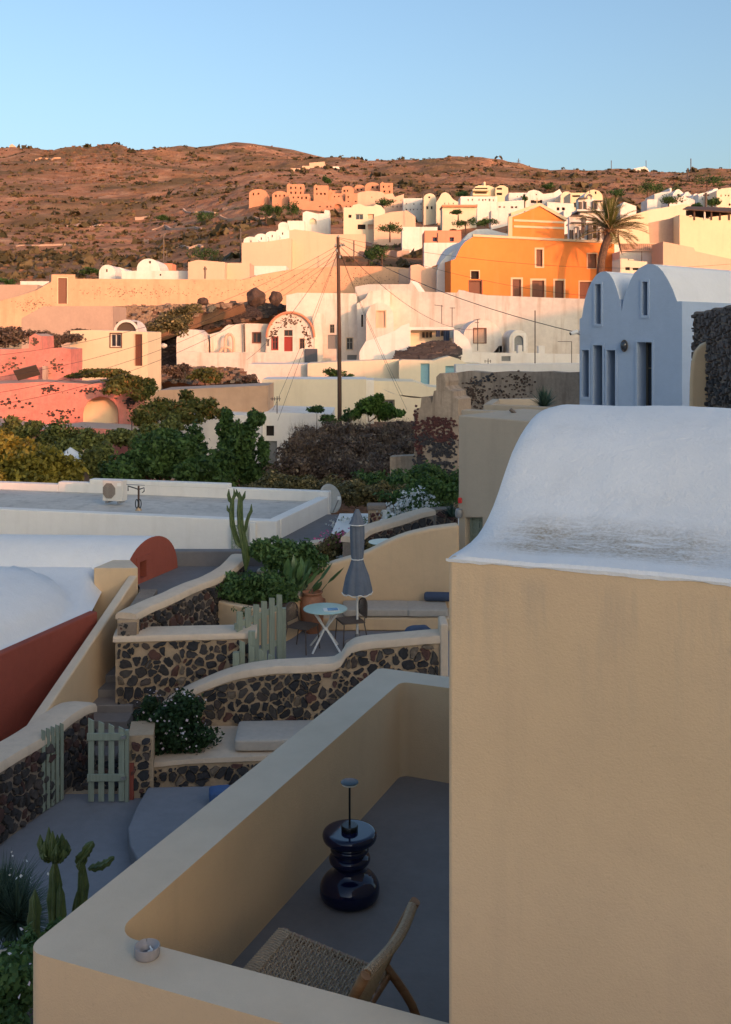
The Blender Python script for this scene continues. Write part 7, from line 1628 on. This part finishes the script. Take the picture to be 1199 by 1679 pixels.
# peach block and white cluster
FH('big blank peach house end below the white domes', [(475, 450), (475, 378), (484, 376), (515, 380), (551, 387), (551, 450)], 200, 12, 'peach', 'white_far')
FH('peach garden wall stepping along the slope', [(397, 430), (397, 398), (440, 396), (478, 390), (478, 430)], 196, 5, 'peach', 'peach', cat='wall')
for i, (x0, x1, y, Z, lb) in enumerate([(400, 424, 388, 205, 'leftmost low white dome of the cluster above the peach wall'), (418, 440, 383, 212, 'second low white dome of the cluster above the peach wall'), (436, 458, 379, 216, 'white vaulted house with blue shadow in the middle of the dome cluster'), (452, 476, 375, 222, 'rightmost white house of the dome cluster beside the peach block')]):
    FH(lb, AR(x0, y, x1, y + 25, y + 7), Z, 7, 'white_far', group='white domes above the peach wall', ops=[((x0 + x1) / 2 - 1, y + 6, (x0 + x1) / 2 + 1, y + 10, DK_)])
FH('white arched house with toothed parapet on the slope', [(497, 385), (497, 349), (503, 346), (520, 350), (532, 350), (533, 344), (541, 345), (541, 385)], 262, 8, 'white_far', ops=[(508, 358, 520, 368, 'open_arch', MT['cream'])])
FH('small white dome left of the toothed parapet house', AR(457, 364, 474, 385, 370), 255, 6, 'white_far'); FH('long low white wall left of the toothed parapet house', RC(472, 362, 500, 380), 258, 5, 'white_far')
FH('large cream house with balcony and barrel vault', [(564, 400), (564, 340), (577, 340), (580, 336), (590, 334), (600, 338), (613, 338), (617, 335), (625, 337), (632, 345), (636, 400)], 250, 12, 'cream', 'cream', ops=[(584, 351, 596, 360, 'win', MT['frame_white']), (604, 351, 614, 359, 'dark', MT['peach']), (587, 368, 600, 376, DK_), (604, 368, 613, 376, 'dark', MT['peach']), (572, 352, 577, 357, DK_)])
FH('plain peach gable house right of the balcony house', [(614, 400), (614, 356), (640, 348), (668, 345), (682, 355), (682, 400)], 246, 12, 'peach', 'white_far')
FH('white low house at the foot of the plain gable', RC(660, 372, 718, 395), 232, 7, 'white_far'); 
FH('cream retaining wall below the white arched houses', RC(540, 384, 600, 396), 228, 3, 'peach', 'peach', cat='wall')
FH('stepped peach house with row of small windows', [(630, 355), (630, 319), (645, 317), (648, 323), (663, 318), (663, 355)], 320, 10, 'peach', 'white_far', ops=grid_ops(634, 662, [326], 4, 2.4, 3.4) + grid_ops(634, 662, [336], 4, 2, 3.4))
FH('long white house with square windows in the upper village', RC(662, 325, 696, 352), 310, 9, 'white_far', ops=grid_ops(664, 694, [332, 341], 5, 2, 3))
FH('peach vaulted house with two slits above the white row', AR(587, 313, 631, 345, 318), 335, 10, 'peach', 'white_far', ops=grid_ops(592, 628, [321], 5, 2, 3.6))
# unfinished brick coloured houses
def brickhouse(label, x0, x1, y0, y1, Z, vault, rows=1, cols=3):
    pts = AR(x0, y0, x1, y1 + 8, y0 + (x1 - x0) * .28) if vault else [(x0, y1 + 8), (x0, y0 + 1), (x0 + 4, y0 - 2), (x0 + 6, y0), (x1, y0), (x1, y1 + 8)]
    ops = []
    for r in range(rows): yy = y0 + (5 if vault else 3) + r * 8; ops += grid_ops(x0 + 2, x1 - 2, [yy], cols, 3.2, 4.6)
    FH(label, pts, Z, 9, 'brick_raw', 'brick_raw', ops=ops, group='unfinished brick houses', reveal=1.2)
for a in [('leftmost unfinished brick house with vault on the hillside', 409, 439, 310, 325, 385, True), ('second unfinished vaulted brick house from the left', 447, 473, 313, 326, 380, True), ('tall two storey unfinished brick house left of centre', 471, 499, 302, 320, 395, False, 2), ('lower unfinished brick house below the two storey one', 477, 508, 318, 332, 375, False, 1, 4),
          ('square unfinished brick house with three openings in the middle', 515, 539, 304, 319, 390, False, 2), ('small link room between two unfinished brick houses', 539, 560, 312, 320, 392, False, 1, 2), ('unfinished vaulted brick house with balcony openings', 561, 581, 305, 318, 388, True), ('narrow unfinished brick house between two vaults', 582, 599, 303, 317, 392, True, 1, 2),
          ('large arched unfinished brick house near the right end', 599, 624, 299, 316, 385, True), ('rightmost unfinished brick house with flat roof', 624, 645, 300, 318, 380, False, 2, 2), ('unfinished brick house in the second row left', 544, 567, 317, 331, 372, False, 2), ('unfinished brick house in the second row right', 567, 589, 317, 331, 370, False, 2)]: brickhouse(*a)
FH('long unfinished brick arcade below the brick houses', [(497, 350), (497, 330), (548, 328), (549, 323), (562, 323), (563, 330), (592, 332), (592, 350)], 358, 8, 'brick_raw', 'brick_raw', ops=grid_ops(516, 546, [336], 5, 2.8, 4, 'open_arch') + [(549.5, 334, 561, 346, 'open_arch', MT['brick_raw'])] + grid_ops(565, 590, [336], 4, 2.8, 4, 'open_arch'), reveal=1)
# villa high on the ridge
FH('peach flat roofed villa high below the ridge', [(496, 295), (496, 272), (508, 272), (508, 267), (533, 265), (533, 295)], 720, 14, 'peach', 'peach', ops=[(519, 273, 523, 284, DK_), (526, 274, 529, 284, DK_)])
FH('small square annex left of the ridge villa', RC(477, 276, 495, 290), 712, 12, 'peach', 'peach', ops=grid_ops(482, 492, [281], 2, 2, 3.5)); FH('low terrace wall with dark openings below the ridge villa', RC(495, 285, 527, 293), 700, 5, 'rose', 'peach', ops=grid_ops(498, 525, [286.5], 5, 2.5, 4), cat='wall'); FH('long thin terrace roof right of the ridge villa', RC(529, 273, 558, 279), 730, 8, 'white_far', 'peach')
# terrace of houses right of the big gable
FH('cream vault fronted house behind the electricity post', AR(695, 317, 716, 350, 327), 300, 12, 'cream', 'white_far', ops=[(703, 322, 706, 325, DK_), (700, 338, 703, 343, DK_), (707, 338, 710, 343, DK_)])
FH('pointed cream vault house with bluish corner', [(716, 350), (716, 332), (720, 326), (725, 317), (731, 315), (737, 318), (744, 327), (752, 331), (752, 350)], 296, 12, 'cream', 'white_far', ops=grid_ops(718, 748, [331, 340], 4, 1.8, 3.4))
ra_, rf_ = FH('low cream row with brown tiled eave above the scrub', RC(726, 339, 782, 355), 275, 7, 'cream', 'rose'); ledge(ra_, rf_, 725, 336.5, 783, 339.5, -1, 7, 'coral', 'eave')
FH('long pale hotel wing with white terrace railing', RC(756, 322, 816, 345), 305, 9, 'white_far', ops=grid_ops(760, 812, [325], 9, 2.6, 4))
hb_, hf_ = FH('yellow house with two balconies and chimney above the hotel wing', [(776, 335), (776, 314), (780, 306), (786, 304), (794, 304), (794, 298), (797, 298), (797, 304), (803, 304), (812, 308), (812, 335)], 335, 10, 'yellow', 'cream', ops=[(779, 308, 800, 310.5, DK_), (779, 315, 799, 318.5, DK_)])
ledge(hb_, hf_, 775, 311.5, 801, 314, -2, 0, 'yellow', 'balcony'); ledge(hb_, hf_, 775, 319, 801, 322, -2, 0, 'yellow', 'balcony')
FH('yellow two storey house right of the chimney house', [(813, 335), (813, 308), (820, 304), (827, 304), (834, 308), (834, 335)], 333, 10, 'yellow', 'cream', ops=[(815, 308, 824, 311, DK_), (815, 316, 824, 320, DK_)])
FH('white hotel block with dark pergola and awnings', [(783, 350), (783, 334), (815, 331), (860, 328), (860, 350)], 285, 9, 'white_far', ops=grid_ops(816, 858, [337], 6, 4, 3.6))
FH('low white row below the dark pergola hotel', [(806, 352), (806, 345), (812, 342), (818, 346), (826, 341), (832, 346), (842, 344), (842, 352)], 268, 5, 'white_far')
FH('white flat house with dark windows left of the arched house', RC(835, 316, 868, 338), 312, 9, 'white_far', ops=grid_ops(838, 866, [320], 4, 2, 3))
FH('large white arched house above the church gable', [(862, 350), (862, 320), (868, 313), (876, 311), (884, 313), (892, 318), (908, 316), (918, 310), (923, 318), (923, 350)], 300, 12, 'white_far', ops=[(871, 328, 890, 333, DK_), (879, 318, 881, 320, DK_)])
FH('white cubic house with two square windows', [(898, 365), (898, 331), (942, 334), (942, 365)], 240, 9, 'white_far', ops=[(913.5, 340, 918, 345, DK_), (922, 340, 927, 345, DK_)])
FH('white lower terrace under the cubic house', RC(925, 345, 946, 372), 225, 6, 'white_far'); FH('cream barrel vaulted house behind the bell tower', AR(920, 314, 940, 345, 322), 290, 9, 'cream', ops=[(929, 320, 931, 323, DK_)])
FH('yellow house with lintel windows behind the bell tower', RC(936, 316, 962, 350), 262, 9, 'yellow', 'white_far', ops=[(939, 320, 952, 323, DK_), (941, 332, 946, 340, 'open_arch'), (950, 332, 955, 340, 'open_arch')])
FH('tall yellow vaulted house between bell tower and palm', AR(959, 311, 989, 370, 324), 238, 10, 'yellow', ops=[(976, 314, 979, 318, DK_)])
FH('slanted white roof house behind the palm crown', [(1018, 370), (1018, 340), (1024, 331), (1044, 338), (1044, 370)], 225, 8, 'white_far')
# coral house
FH('coral red parapet house with two violet windows', [(697, 440), (697, 378), (757, 378), (757, 440)], 200, 9, 'coral', 'coral', ops=[(710, 389, 717, 396, DK_, MT['fabric_blue']), (738, 389, 745, 396, DK_, MT['fabric_blue'])]); FH('white lower storey under the coral house', RC(696, 398, 752, 425), 196, 3, 'white_far')
# right edge clusters
FH('large white mansion with stepped roofs at right', [(1074, 350), (1074, 318), (1088, 315), (1099, 314), (1099, 308), (1102, 308), (1102, 316), (1112, 322), (1112, 350)], 270, 9, 'white_far'); 
for x0, x1, y, Z, lb in [(1104, 1122, 311, 266, 'first white pitched vault right of the mansion'), (1120, 1136, 315, 262, 'second smaller white vault right of the mansion'), (1134, 1150, 318, 258, 'third low white vault right of the mansion'), (1098, 1140, 322, 250, 'broad white house in front of the small vaults')]: FH(lb, [(x0, y + 25), (x0, y + 7), ((x0 + x1) / 2 - 3, y), ((x0 + x1) / 2 + 1, y - 1), (x1, y + 6), (x1, y + 25)], Z, 7, 'white_far', ops=[((x0 + x1) / 2 - 2, y + 7, (x0 + x1) / 2 + 2, y + 10, DK_)], group='white vaulted houses by the mansion')
FH('white terraced house with dark windows near the right edge', [(1146, 345), (1146, 318), (1168, 313), (1172, 309), (1178, 309), (1180, 318), (1180, 345)], 255, 9, 'white_far', ops=grid_ops(1150, 1176, [324], 4, 2.4, 3)); FH('cream house with arcade at the right edge', [(1176, 350), (1176, 313), (1184, 309), (1215, 306), (1215, 350)], 245, 10, 'cream', ops=grid_ops(1180, 1200, [332], 3, 4, 6, 'open_arch') + grid_ops(1180, 1206, [318], 4, 2.4, 3.4))
FH('small pink roofed house beside the dark trees at right', RC(1062, 327, 1078, 340), 262, 6, 'white_far')
# ridge details
ch2, _ = FH('white chapel with barrel roof on the ridge', [(1032, 294), (1032, 280), (1042, 276), (1058, 273), (1063, 277), (1066, 284), (1070, 285), (1070, 294)], 1180, 12, 'white_far'); FH('tiny white hut left of the ridge chapel', AR(1016, 281, 1024, 292, 284), 1180, 8, 'white_far')
FH('tiny pink hut on the far left end of the ridge', [(16, 250), (16, 239), (20, 236), (24, 239), (24, 250)], 1270, 8, 'peach')
FH('white shed with dark pens on the bare hillside', RC(236, 319.5, 257, 327), 640, 6, 'white_far', name='shed', cat='shed'); FH('dark panelled pen right of the white hillside shed', RC(258, 319, 287, 326), 642, 6, 'metal_dark', 'metal_dark', ops=grid_ops(259, 286, [320.5], 4, 3.5, 3.5, 'dark', MT['white_far']), name='pen', cat='shed')
mast('lattice telecom mast on the ridge', 851, 260, 281, 1290, .5, [(848, 264, 854, 264), (848.5, 269, 853.5, 269), (849, 266, 849, 280), (853, 266, 853, 280)]); mast('thin pole left of the ridge chapel', 1003, 263, 284, 1280, .45); mast('thin tall pole right of the ridge chapel', 1133.5, 260, 300, 900, .4); mast('shorter thick pole near the tall thin one', 1128, 276, 312, 600, .4); mast('thin pole above the ridge chapel roof', 1060, 263, 276, 1185, .35)
# terrace retaining walls on the hillside
for i, (x0, x1, y, h, lb) in enumerate([(360, 450, 361, .8, 'long pink terrace wall above the dark trees'), (222, 246, 361, 1.0, 'short pale terrace wall on the left slope'), (250, 330, 378, .6, 'terrace edge below the pale short wall'), (735, 840, 352, 1.3, 'pink garden wall under the hotel row'), (300, 352, 350, .6, 'upper dusty track edge on the slope'), (560, 620, 404, .9, 'low lit bank beside the coral house'), (590, 672, 421, 1.2, 'earth bank left of the coral house'), (110, 170, 372, .5, 'faint terrace edge on the lower left slope'), (60, 100, 262, 1.2, 'pale ledge high on the left ridge'), (290, 330, 408, .6, 'low terrace edge above the domed chapel'), (30, 120, 405, .5, 'low field edge at the far left of the slope')]):
    q = []
    for j in range(9): x = x0 + (x1 - x0) * j / 8; Z = ground_Z(x, y + 1.2 * math.sin(j * 1.3 + i)); q.append((XX(x, Z), Z, terr_z(x, Z)))
    pts = resample(q, 3); o = curve_wall([(a, b) for a, b, c in pts], [c + h + .3 * mnoise.noise(Vector((a * .4, b * .4, 0))) for a, b, c in pts], [c - 2 for a, b, c in pts], .8, 'terrace_wall', MT['ochre'] if i in (0, 3, 8) else MT['rose']); tag(o, lb, 'terrace wall', 'terrace walls on the slope')
# ------------------------------------------------------------------ trees and bushes of the hollow
bush('tree', 'yellow green leafy tree catching the last sun at the left edge', 'tree', [B3(25, 765, 42, 1.3, 1.2, .9), B3(70, 760, 42, 1.0, 1.2, .8), B3(100, 775, 42, .75, 1, .7), B3(-10, 740, 43, 1.0, 1, .8), B3(45, 735, 43, .9, 1, .6), B3(60, 790, 41, 1.8, 1, .6), B3(10, 795, 41, 1.4, 1, .5)], 12000, .13, MT['g_yellow'], 51, stems=2, up=.3)
bush('tree', 'tall dark fig tree with upright branches before the white outbuilding', 'tree', [B3(395, 745, 48, .95, .9, 1.3), B3(420, 690, 48, .5, .6, .45), B3(372, 715, 48, .5, .6, .8), B3(365, 765, 48, .9, .8, .9), B3(415, 775, 48, .7, .8, .7), B3(372, 682, 48, .3, .5, .3), B3(400, 710, 48, .45, .6, .5), B3(432, 740, 48, .3, .5, .6)], 11000, .13, MT['g_dark'], 52, stems=5, outward=.8)
bush('dark_bush', 'broad dark green bush mass in the middle of the garden', 'bush', [B3(260, 750, 46, 1.2, 1.0, 1.1), B3(310, 745, 46.5, 1.1, 1.0, 1.2), B3(220, 765, 45, 1.0, 1, .9), B3(335, 770, 45, 1.2, 1, .9), B3(280, 715, 47.5, .8, .9, .5), B3(190, 785, 44, .8, .8, .6)], 14000, .13, MT['g_dark'], 53, stems=3)
bush('olive_bush', 'olive green shrub leaning below the arched niche', 'bush', [B3(240, 720, 50, 1.1, .8, .6), B3(195, 715, 50, .9, .8, .5), B3(170, 745, 47, .7, .8, .7), B3(285, 700, 51, .8, .8, .4)], 7000, .12, MT['g_olive'], 54, stems=2)
bush('olive_bush', 'olive shrub in front of the pink terrace wall', 'bush', [B3(90, 715, 49.5, 1.0, .6, .75), B3(130, 718, 49.5, .9, .6, .8), B3(50, 705, 50.5, .8, .6, .6), B3(150, 735, 48, .7, .7, .8), B3(160, 770, 45, .6, .6, .8), B3(20, 700, 51, .7, .6, .5), B3(110, 745, 47, .9, .6, .7)], 8500, .12, MT['g_olive'], 55, stems=2)
bush('creeper', 'green creeper spreading over the pink roof below the beige hut', 'climbing plant', [B3(165, 612, 60, 1.4, .8, .32), B3(205, 625, 59, 1.2, .8, .5), B3(235, 640, 58.5, .9, .8, .5), B3(190, 640, 57, .8, .5, .35), B3(130, 616, 61, .7, .6, .15)], 6500, .12, MT['g_creep'], 56)
bush('creeper', 'sprawling olive creeper right of the arched niche', 'climbing plant', [B3(290, 668, 56.5, 1.5, .7, .55), B3(330, 668, 57, 1.0, .7, .6), B3(255, 680, 56, .9, .6, .6), B3(310, 650, 59, .5, .5, .5), B3(355, 676, 57, .7, .5, .35), B3(290, 685, 55, 1.4, .6, .4), B3(235, 690, 55, .8, .6, .6)], 9000, .12, MT['g_creep'], 57)
bush('shrub', 'twiggy grey green shrub on the slope below the cottage yard', 'shrub', [B3(335, 612, 84, 1.6, 1, .5), B3(350, 622, 83, 1.1, .8, .4)], 2200, .14, MT['g_creep'], 58); bush('shrub', 'dark shrub tuft at the corner of the upper cream terrace', 'shrub', [B3(410, 624, 86, 1.0, .8, .45)], 1600, .14, MT['g_dry'], 59)
bush('shrub', 'dry reddish shrub beside the dry stone bank', 'shrub', [B3(245, 612, 76, .8, .7, .6), B3(290, 610, 80, 1.2, .8, .5)], 2400, .13, MT['g_dry'], 60)
bush('dry_shrubs', 'dry scrub growing along the top of the pink wall', 'shrub', [B3(20, 552, 66, 1.8, 1, .7), B3(-10, 545, 68, 1.5, 1, .6), B3(85, 560, 66, .9, .8, .55), B3(105, 556, 70, 1.2, .8, .4), B3(140, 545, 76, 1.2, .8, .3)], 6500, .13, MT['g_dry'], 61); bush('dry_shrubs', 'dusty olive scrub on the stony slope above the hut', 'shrub', [B3(278, 530, 98, 1.9, 1, 1.2), B3(300, 520, 101, 1.7, 1, .9), B3(255, 538, 96, 1.1, 1, .5), B3(310, 508, 105, 1.2, 1, .5)], 5000, .17, MT['g_dryo'], 62)
bush('lemon_bush', 'bright green bush in front of the cream terrace house', 'bush', [B3(605, 668, 60, .75, .8, .55), B3(635, 672, 60, .8, .8, .5), B3(620, 658, 60, .45, .5, .35), B3(655, 678, 60, .5, .6, .3), B3(585, 680, 60, .4, .5, .3)], 6500, .12, MT['g_lemon'], 63, stems=2)
bush('shrub', 'thin leafy shrub right of the outbuilding beside the pole', 'shrub', [B3(520, 672, 60, .55, .5, .22), B3(545, 690, 60, .5, .5, .45), B3(568, 684, 61, .4, .5, .4), B3(548, 612, 92, 1.1, .6, .45), B3(572, 618, 92, .5, .4, .25)], 2600, .11, MT['g_dark'], 64, stems=2)
def blob_row(px0, px1, py, Z, n, rx, rz, seed, jy=8, jz=2):
    rr = random.Random(seed); return [B3(px0 + (px1 - px0) * (i + rr.uniform(.2, .8)) / n, py + rr.uniform(-jy, jy), Z + rr.uniform(-jz, jz), rx * rr.uniform(.7, 1.2), rx * .9, rz * rr.uniform(.7, 1.2)) for i in range(n)]
bl = blob_row(500, 678, 712, 54, 11, .95, .55, 1, 6) + blob_row(470, 690, 738, 51, 13, 1.0, .6, 2, 8) + blob_row(470, 680, 765, 48, 12, .95, .6, 3, 8) + [B3(490, 715, 54, .6, .7, .5), B3(655, 705, 54, .8, .8, .45)]
bush('dry_bushes', 'wide mound of purplish brown dry bushes below the pole', 'bush', bl, 34000, .10, MT['g_dry'], 65, outward=.9, shell=.75, up=.6)
rootd = bpy.data.objects['dry_bushes']; 
V = []; T_ = []; rr = np.random.default_rng(5)
for (c, r_) in bl:
    for i in range(150):
        d = rr.normal(size=3); d[2] = abs(d[2]); d /= np.linalg.norm(d); p = np.array(c) + d * np.array(r_); q = p + (d * .6 + np.array([0, 0, .8])) * rr.uniform(.12, .34); s = np.cross(d, [0, 0, 1.01]) * .009; V.append([p - s, p + s, q + s * .3, q - s * .3]); T_.append(rr.uniform(.1, 1))
quads('twigs', np.array(V), np.array(T_), MT['g_dry'], rootd)
bush('olive_hedge', 'low olive and russet hedge behind the white flat roofed house', 'hedge', blob_row(415, 640, 800, 41, 15, .75, .5, 6, 8, 1.5) + blob_row(560, 690, 815, 36, 9, .6, .45, 7, 10, 1), 20000, .085, MT['g_dryo'], 66, outward=.8, up=.5)
bush('green_bushes', 'dark green bushes at the foot of the ruined stack', 'bush', blob_row(640, 752, 790, 38, 8, .8, .55, 8, 10, 1.2) + blob_row(660, 750, 815, 33, 7, .6, .45, 9, 8, 1) + blob_row(590, 660, 790, 40, 4, .6, .4, 10, 6), 16000, .08, MT['g_dark'], 67, outward=.8, tonebias=.05)
bush('green_bushes', 'low green growth under the outbuilding doors', 'bush', blob_row(430, 520, 780, 50, 6, .7, .45, 11, 6), 6000, .10, MT['g_olive'], 68)
bush('bougainvillea', 'bougainvillea with magenta and white flowers behind the umbrella', 'bush', [B3(548, 895, 24.2, .45, .4, .24), B3(568, 890, 24.4, .4, .4, .26), B3(530, 905, 24, .35, .3, .2), B3(600, 900, 23.6, .35, .3, .2)], 4200, .055, MT['g_dryo'], 69)
rb_ = bpy.data.objects['bougainvillea']; leaf_cloud('blossoms', [B3(550, 882, 24.1, .42, .3, .2), B3(570, 880, 24.2, .3, .3, .18)], 190, .05, MT['petal_m'], rb_, elong=1.1, seed=6, shell=.9)
rw_ = bush('white_flower_bush', 'white blossoming bushes behind the curved stone lane wall', 'bush', [B3(655, 838, 26.6, .45, .3, .22), B3(682, 828, 27, .5, .3, .32), B3(640, 845, 26.2, .3, .3, .14), B3(575, 862, 29, .5, .3, .2), B3(596, 858, 28.5, .4, .3, .2)], 1600, .05, MT['g_bush'], 70)
leaf_cloud('blossoms', [B3(655, 838, 26.4, .47, .3, .24), B3(684, 824, 26.8, .5, .3, .34), B3(640, 846, 26, .33, .3, .16), B3(575, 862, 28.8, .52, .3, .22), B3(596, 857, 28.3, .42, .3, .22)], 900, .075, MT['petal_white'], rw_, elong=1.2, seed=7, shell=.8)
leaf_cloud('trailing_sprigs', [B3(405, 1003, 19.0, .12, .05, .10), B3(385, 998, 19.0, .06, .05, .05)], 90, .03, MT['g_bush'], bpy.data.objects['shrub'], seed=8)
# ------------------------------------------------------------------ slope vegetation
def slope_tree(label, px, py, Z, w, h, mat='g_dark', n=900, seed=0, size=None):
    Z = min(Z, ground_Z(px, py)) if Z > 200 else Z; h = max(h, w * .45)
    k = Z / F; rr = random.Random(seed); bl = [(tuple(P(px + rr.uniform(-.35, .35) * w, py - h * .5 + rr.uniform(-.15, .25) * h, Z + rr.uniform(-1, 1))), (w * k * rr.uniform(.22, .4), w * k * .3, h * k * rr.uniform(.25, .4))) for _ in range(6)]
    root = bush('tree', label, 'tree', bl, n, size or max(.2, k * 1.3), MT[mat], seed + 200, group='trees on the slope', up=.3); mb = MB(); b = P(px, py + 2, Z); mb.tube([b - Vector((0, 0, 1.5)), b + Vector((0, 0, h * k * .6))], [.22, .1], 6); mb.build('trunk', MT['pole_wood'], root)
trees = [('dark tree beside the electricity post on the lower slope', 338, 428, 225, 44, 32), ('dark bushy tree above the domed chapel', 150, 452, 210, 34, 16), ('dark tree clump left of the brown door wall', 12, 470, 190, 26, 16), ('rounded tree above the left electricity post', 340, 364, 400, 36, 20), ('small tree on the mid slope', 268, 362, 420, 24, 12), ('dark pine left of the brick arcade', 437, 356, 300, 26, 22), ('tall dark pine under the brick houses', 480, 354, 305, 26, 30), ('broad dark pine between the pine pair', 462, 356, 298, 24, 22), ('dark shrub tree below the dome cluster', 412, 438, 200, 28, 12),
         ('tree right of the ridge villa', 539, 301, 480, 18, 14), ('round tree before the balcony house', 628, 338, 290, 36, 10), ('dark tree by the coral house bank', 627, 428, 190, 38, 30), ('bare leaning tree left of the coral house', 605, 428, 192, 20, 22), ('low dark trees below the plain gable', 640, 384, 225, 44, 14), ('garden tree under the hotel row', 752, 352, 268, 22, 10), ('round bush tree in front of the low cream row', 764, 372, 240, 30, 16), ('shrub tree on the scrub bank above the church vault', 800, 372, 225, 34, 14),
         ('tree behind the yellow balcony houses', 757, 324, 345, 20, 12), ('slim cypress beside the white arched house', 861, 334, 300, 9, 16), ('dark tree in front of the white mansion', 1097, 336, 235, 42, 16), ('dark tree clump above the right edge houses', 1062, 316, 330, 40, 22), ('wide dark tree mass behind the mansion', 1095, 318, 360, 50, 14), ('trees above the right edge cluster', 1160, 306, 360, 50, 18), ('dark tree at the right edge beside the pergola', 1168, 338, 200, 26, 16), ('second dark tree by the rooftop pergola', 1144, 342, 205, 16, 10), ('bush above the cubic white house', 900, 310, 400, 24, 8), ('tree on the right slope behind the palm', 1010, 322, 300, 30, 14)]
for i, t in enumerate(trees): slope_tree(*t, n=1000, seed=i)
def scrub():
    r = np.random.default_rng(77); N_ = 13000; px = r.uniform(-60, 1260, N_); Z = np.exp(r.uniform(math.log(165), math.log(1250), N_)); V = []; T = []
    for a, z_ in zip(px, Z):
        if a > 420 and z_ < 300 and r.random() < .75: continue
        cl = mnoise.noise(Vector((XX(a, z_) * .012, z_ * .012, 0)))
        if r.random() > .5 + 1.3 * cl: continue
        c = np.array((XX(a, z_), z_, terr_z(a, z_))); w = r.uniform(.5, 1.5) * (1 + z_ / 700) * (1 if r.random() < .93 else 2.2); t = r.uniform(0, 1)
        for k in range(6):
            d = r.normal(size=3); d[2] = abs(d[2]); d /= np.linalg.norm(d); e = np.cross(d, r.normal(size=3)); e /= np.linalg.norm(e); f = np.cross(d, e); q = c + d * w * .45 * np.array([1.3, 1, .6]); s = w * .5
            V.append([q - e * s, q - f * s * .6, q + e * s, q + f * s * .6]); T.append(min(1, max(0, t * .7 + r.normal() * .12)))
    tag(quads('hillside_scrub', np.array(V), np.array(T), MT['g_scrub'], None), 'low dark scrub dotted over the dry hillside', kind='stuff')
    # rocks
    rr = random.Random(5); mb = MB()
    for i in range(1500):
        a = rr.uniform(-40, 1240); z_ = math.exp(rr.uniform(math.log(180), math.log(1280)))
        if rr.random() < .35: a = rr.gauss(150, 40); z_ = rr.uniform(700, 1290)
        c = Vector((XX(a, z_), z_, terr_z(a, z_))); s = rr.uniform(.25, .8) * (.6 + z_ / 600); vs = [c + Vector((sx * s * rr.uniform(.5, 1.2), sy * s * rr.uniform(.5, 1.2), sz_ * s * rr.uniform(.3, .8))) for sx in (-1, 1) for sy in (-1, 1) for sz_ in (-1, 1)]
        mb.add(vs, [(0, 1, 3, 2), (4, 6, 7, 5), (0, 4, 5, 1), (2, 3, 7, 6), (0, 2, 6, 4), (1, 5, 7, 3)])
    tag(mb.build('hillside_rocks', MT['hillrock'], None, rec=False), 'scattered rocks on the dry hillside', kind='stuff')
MT['hillrock'] = plain('hill_rock', (.17, .09, .055), .95, var=.4, scale=.3)
scrub()
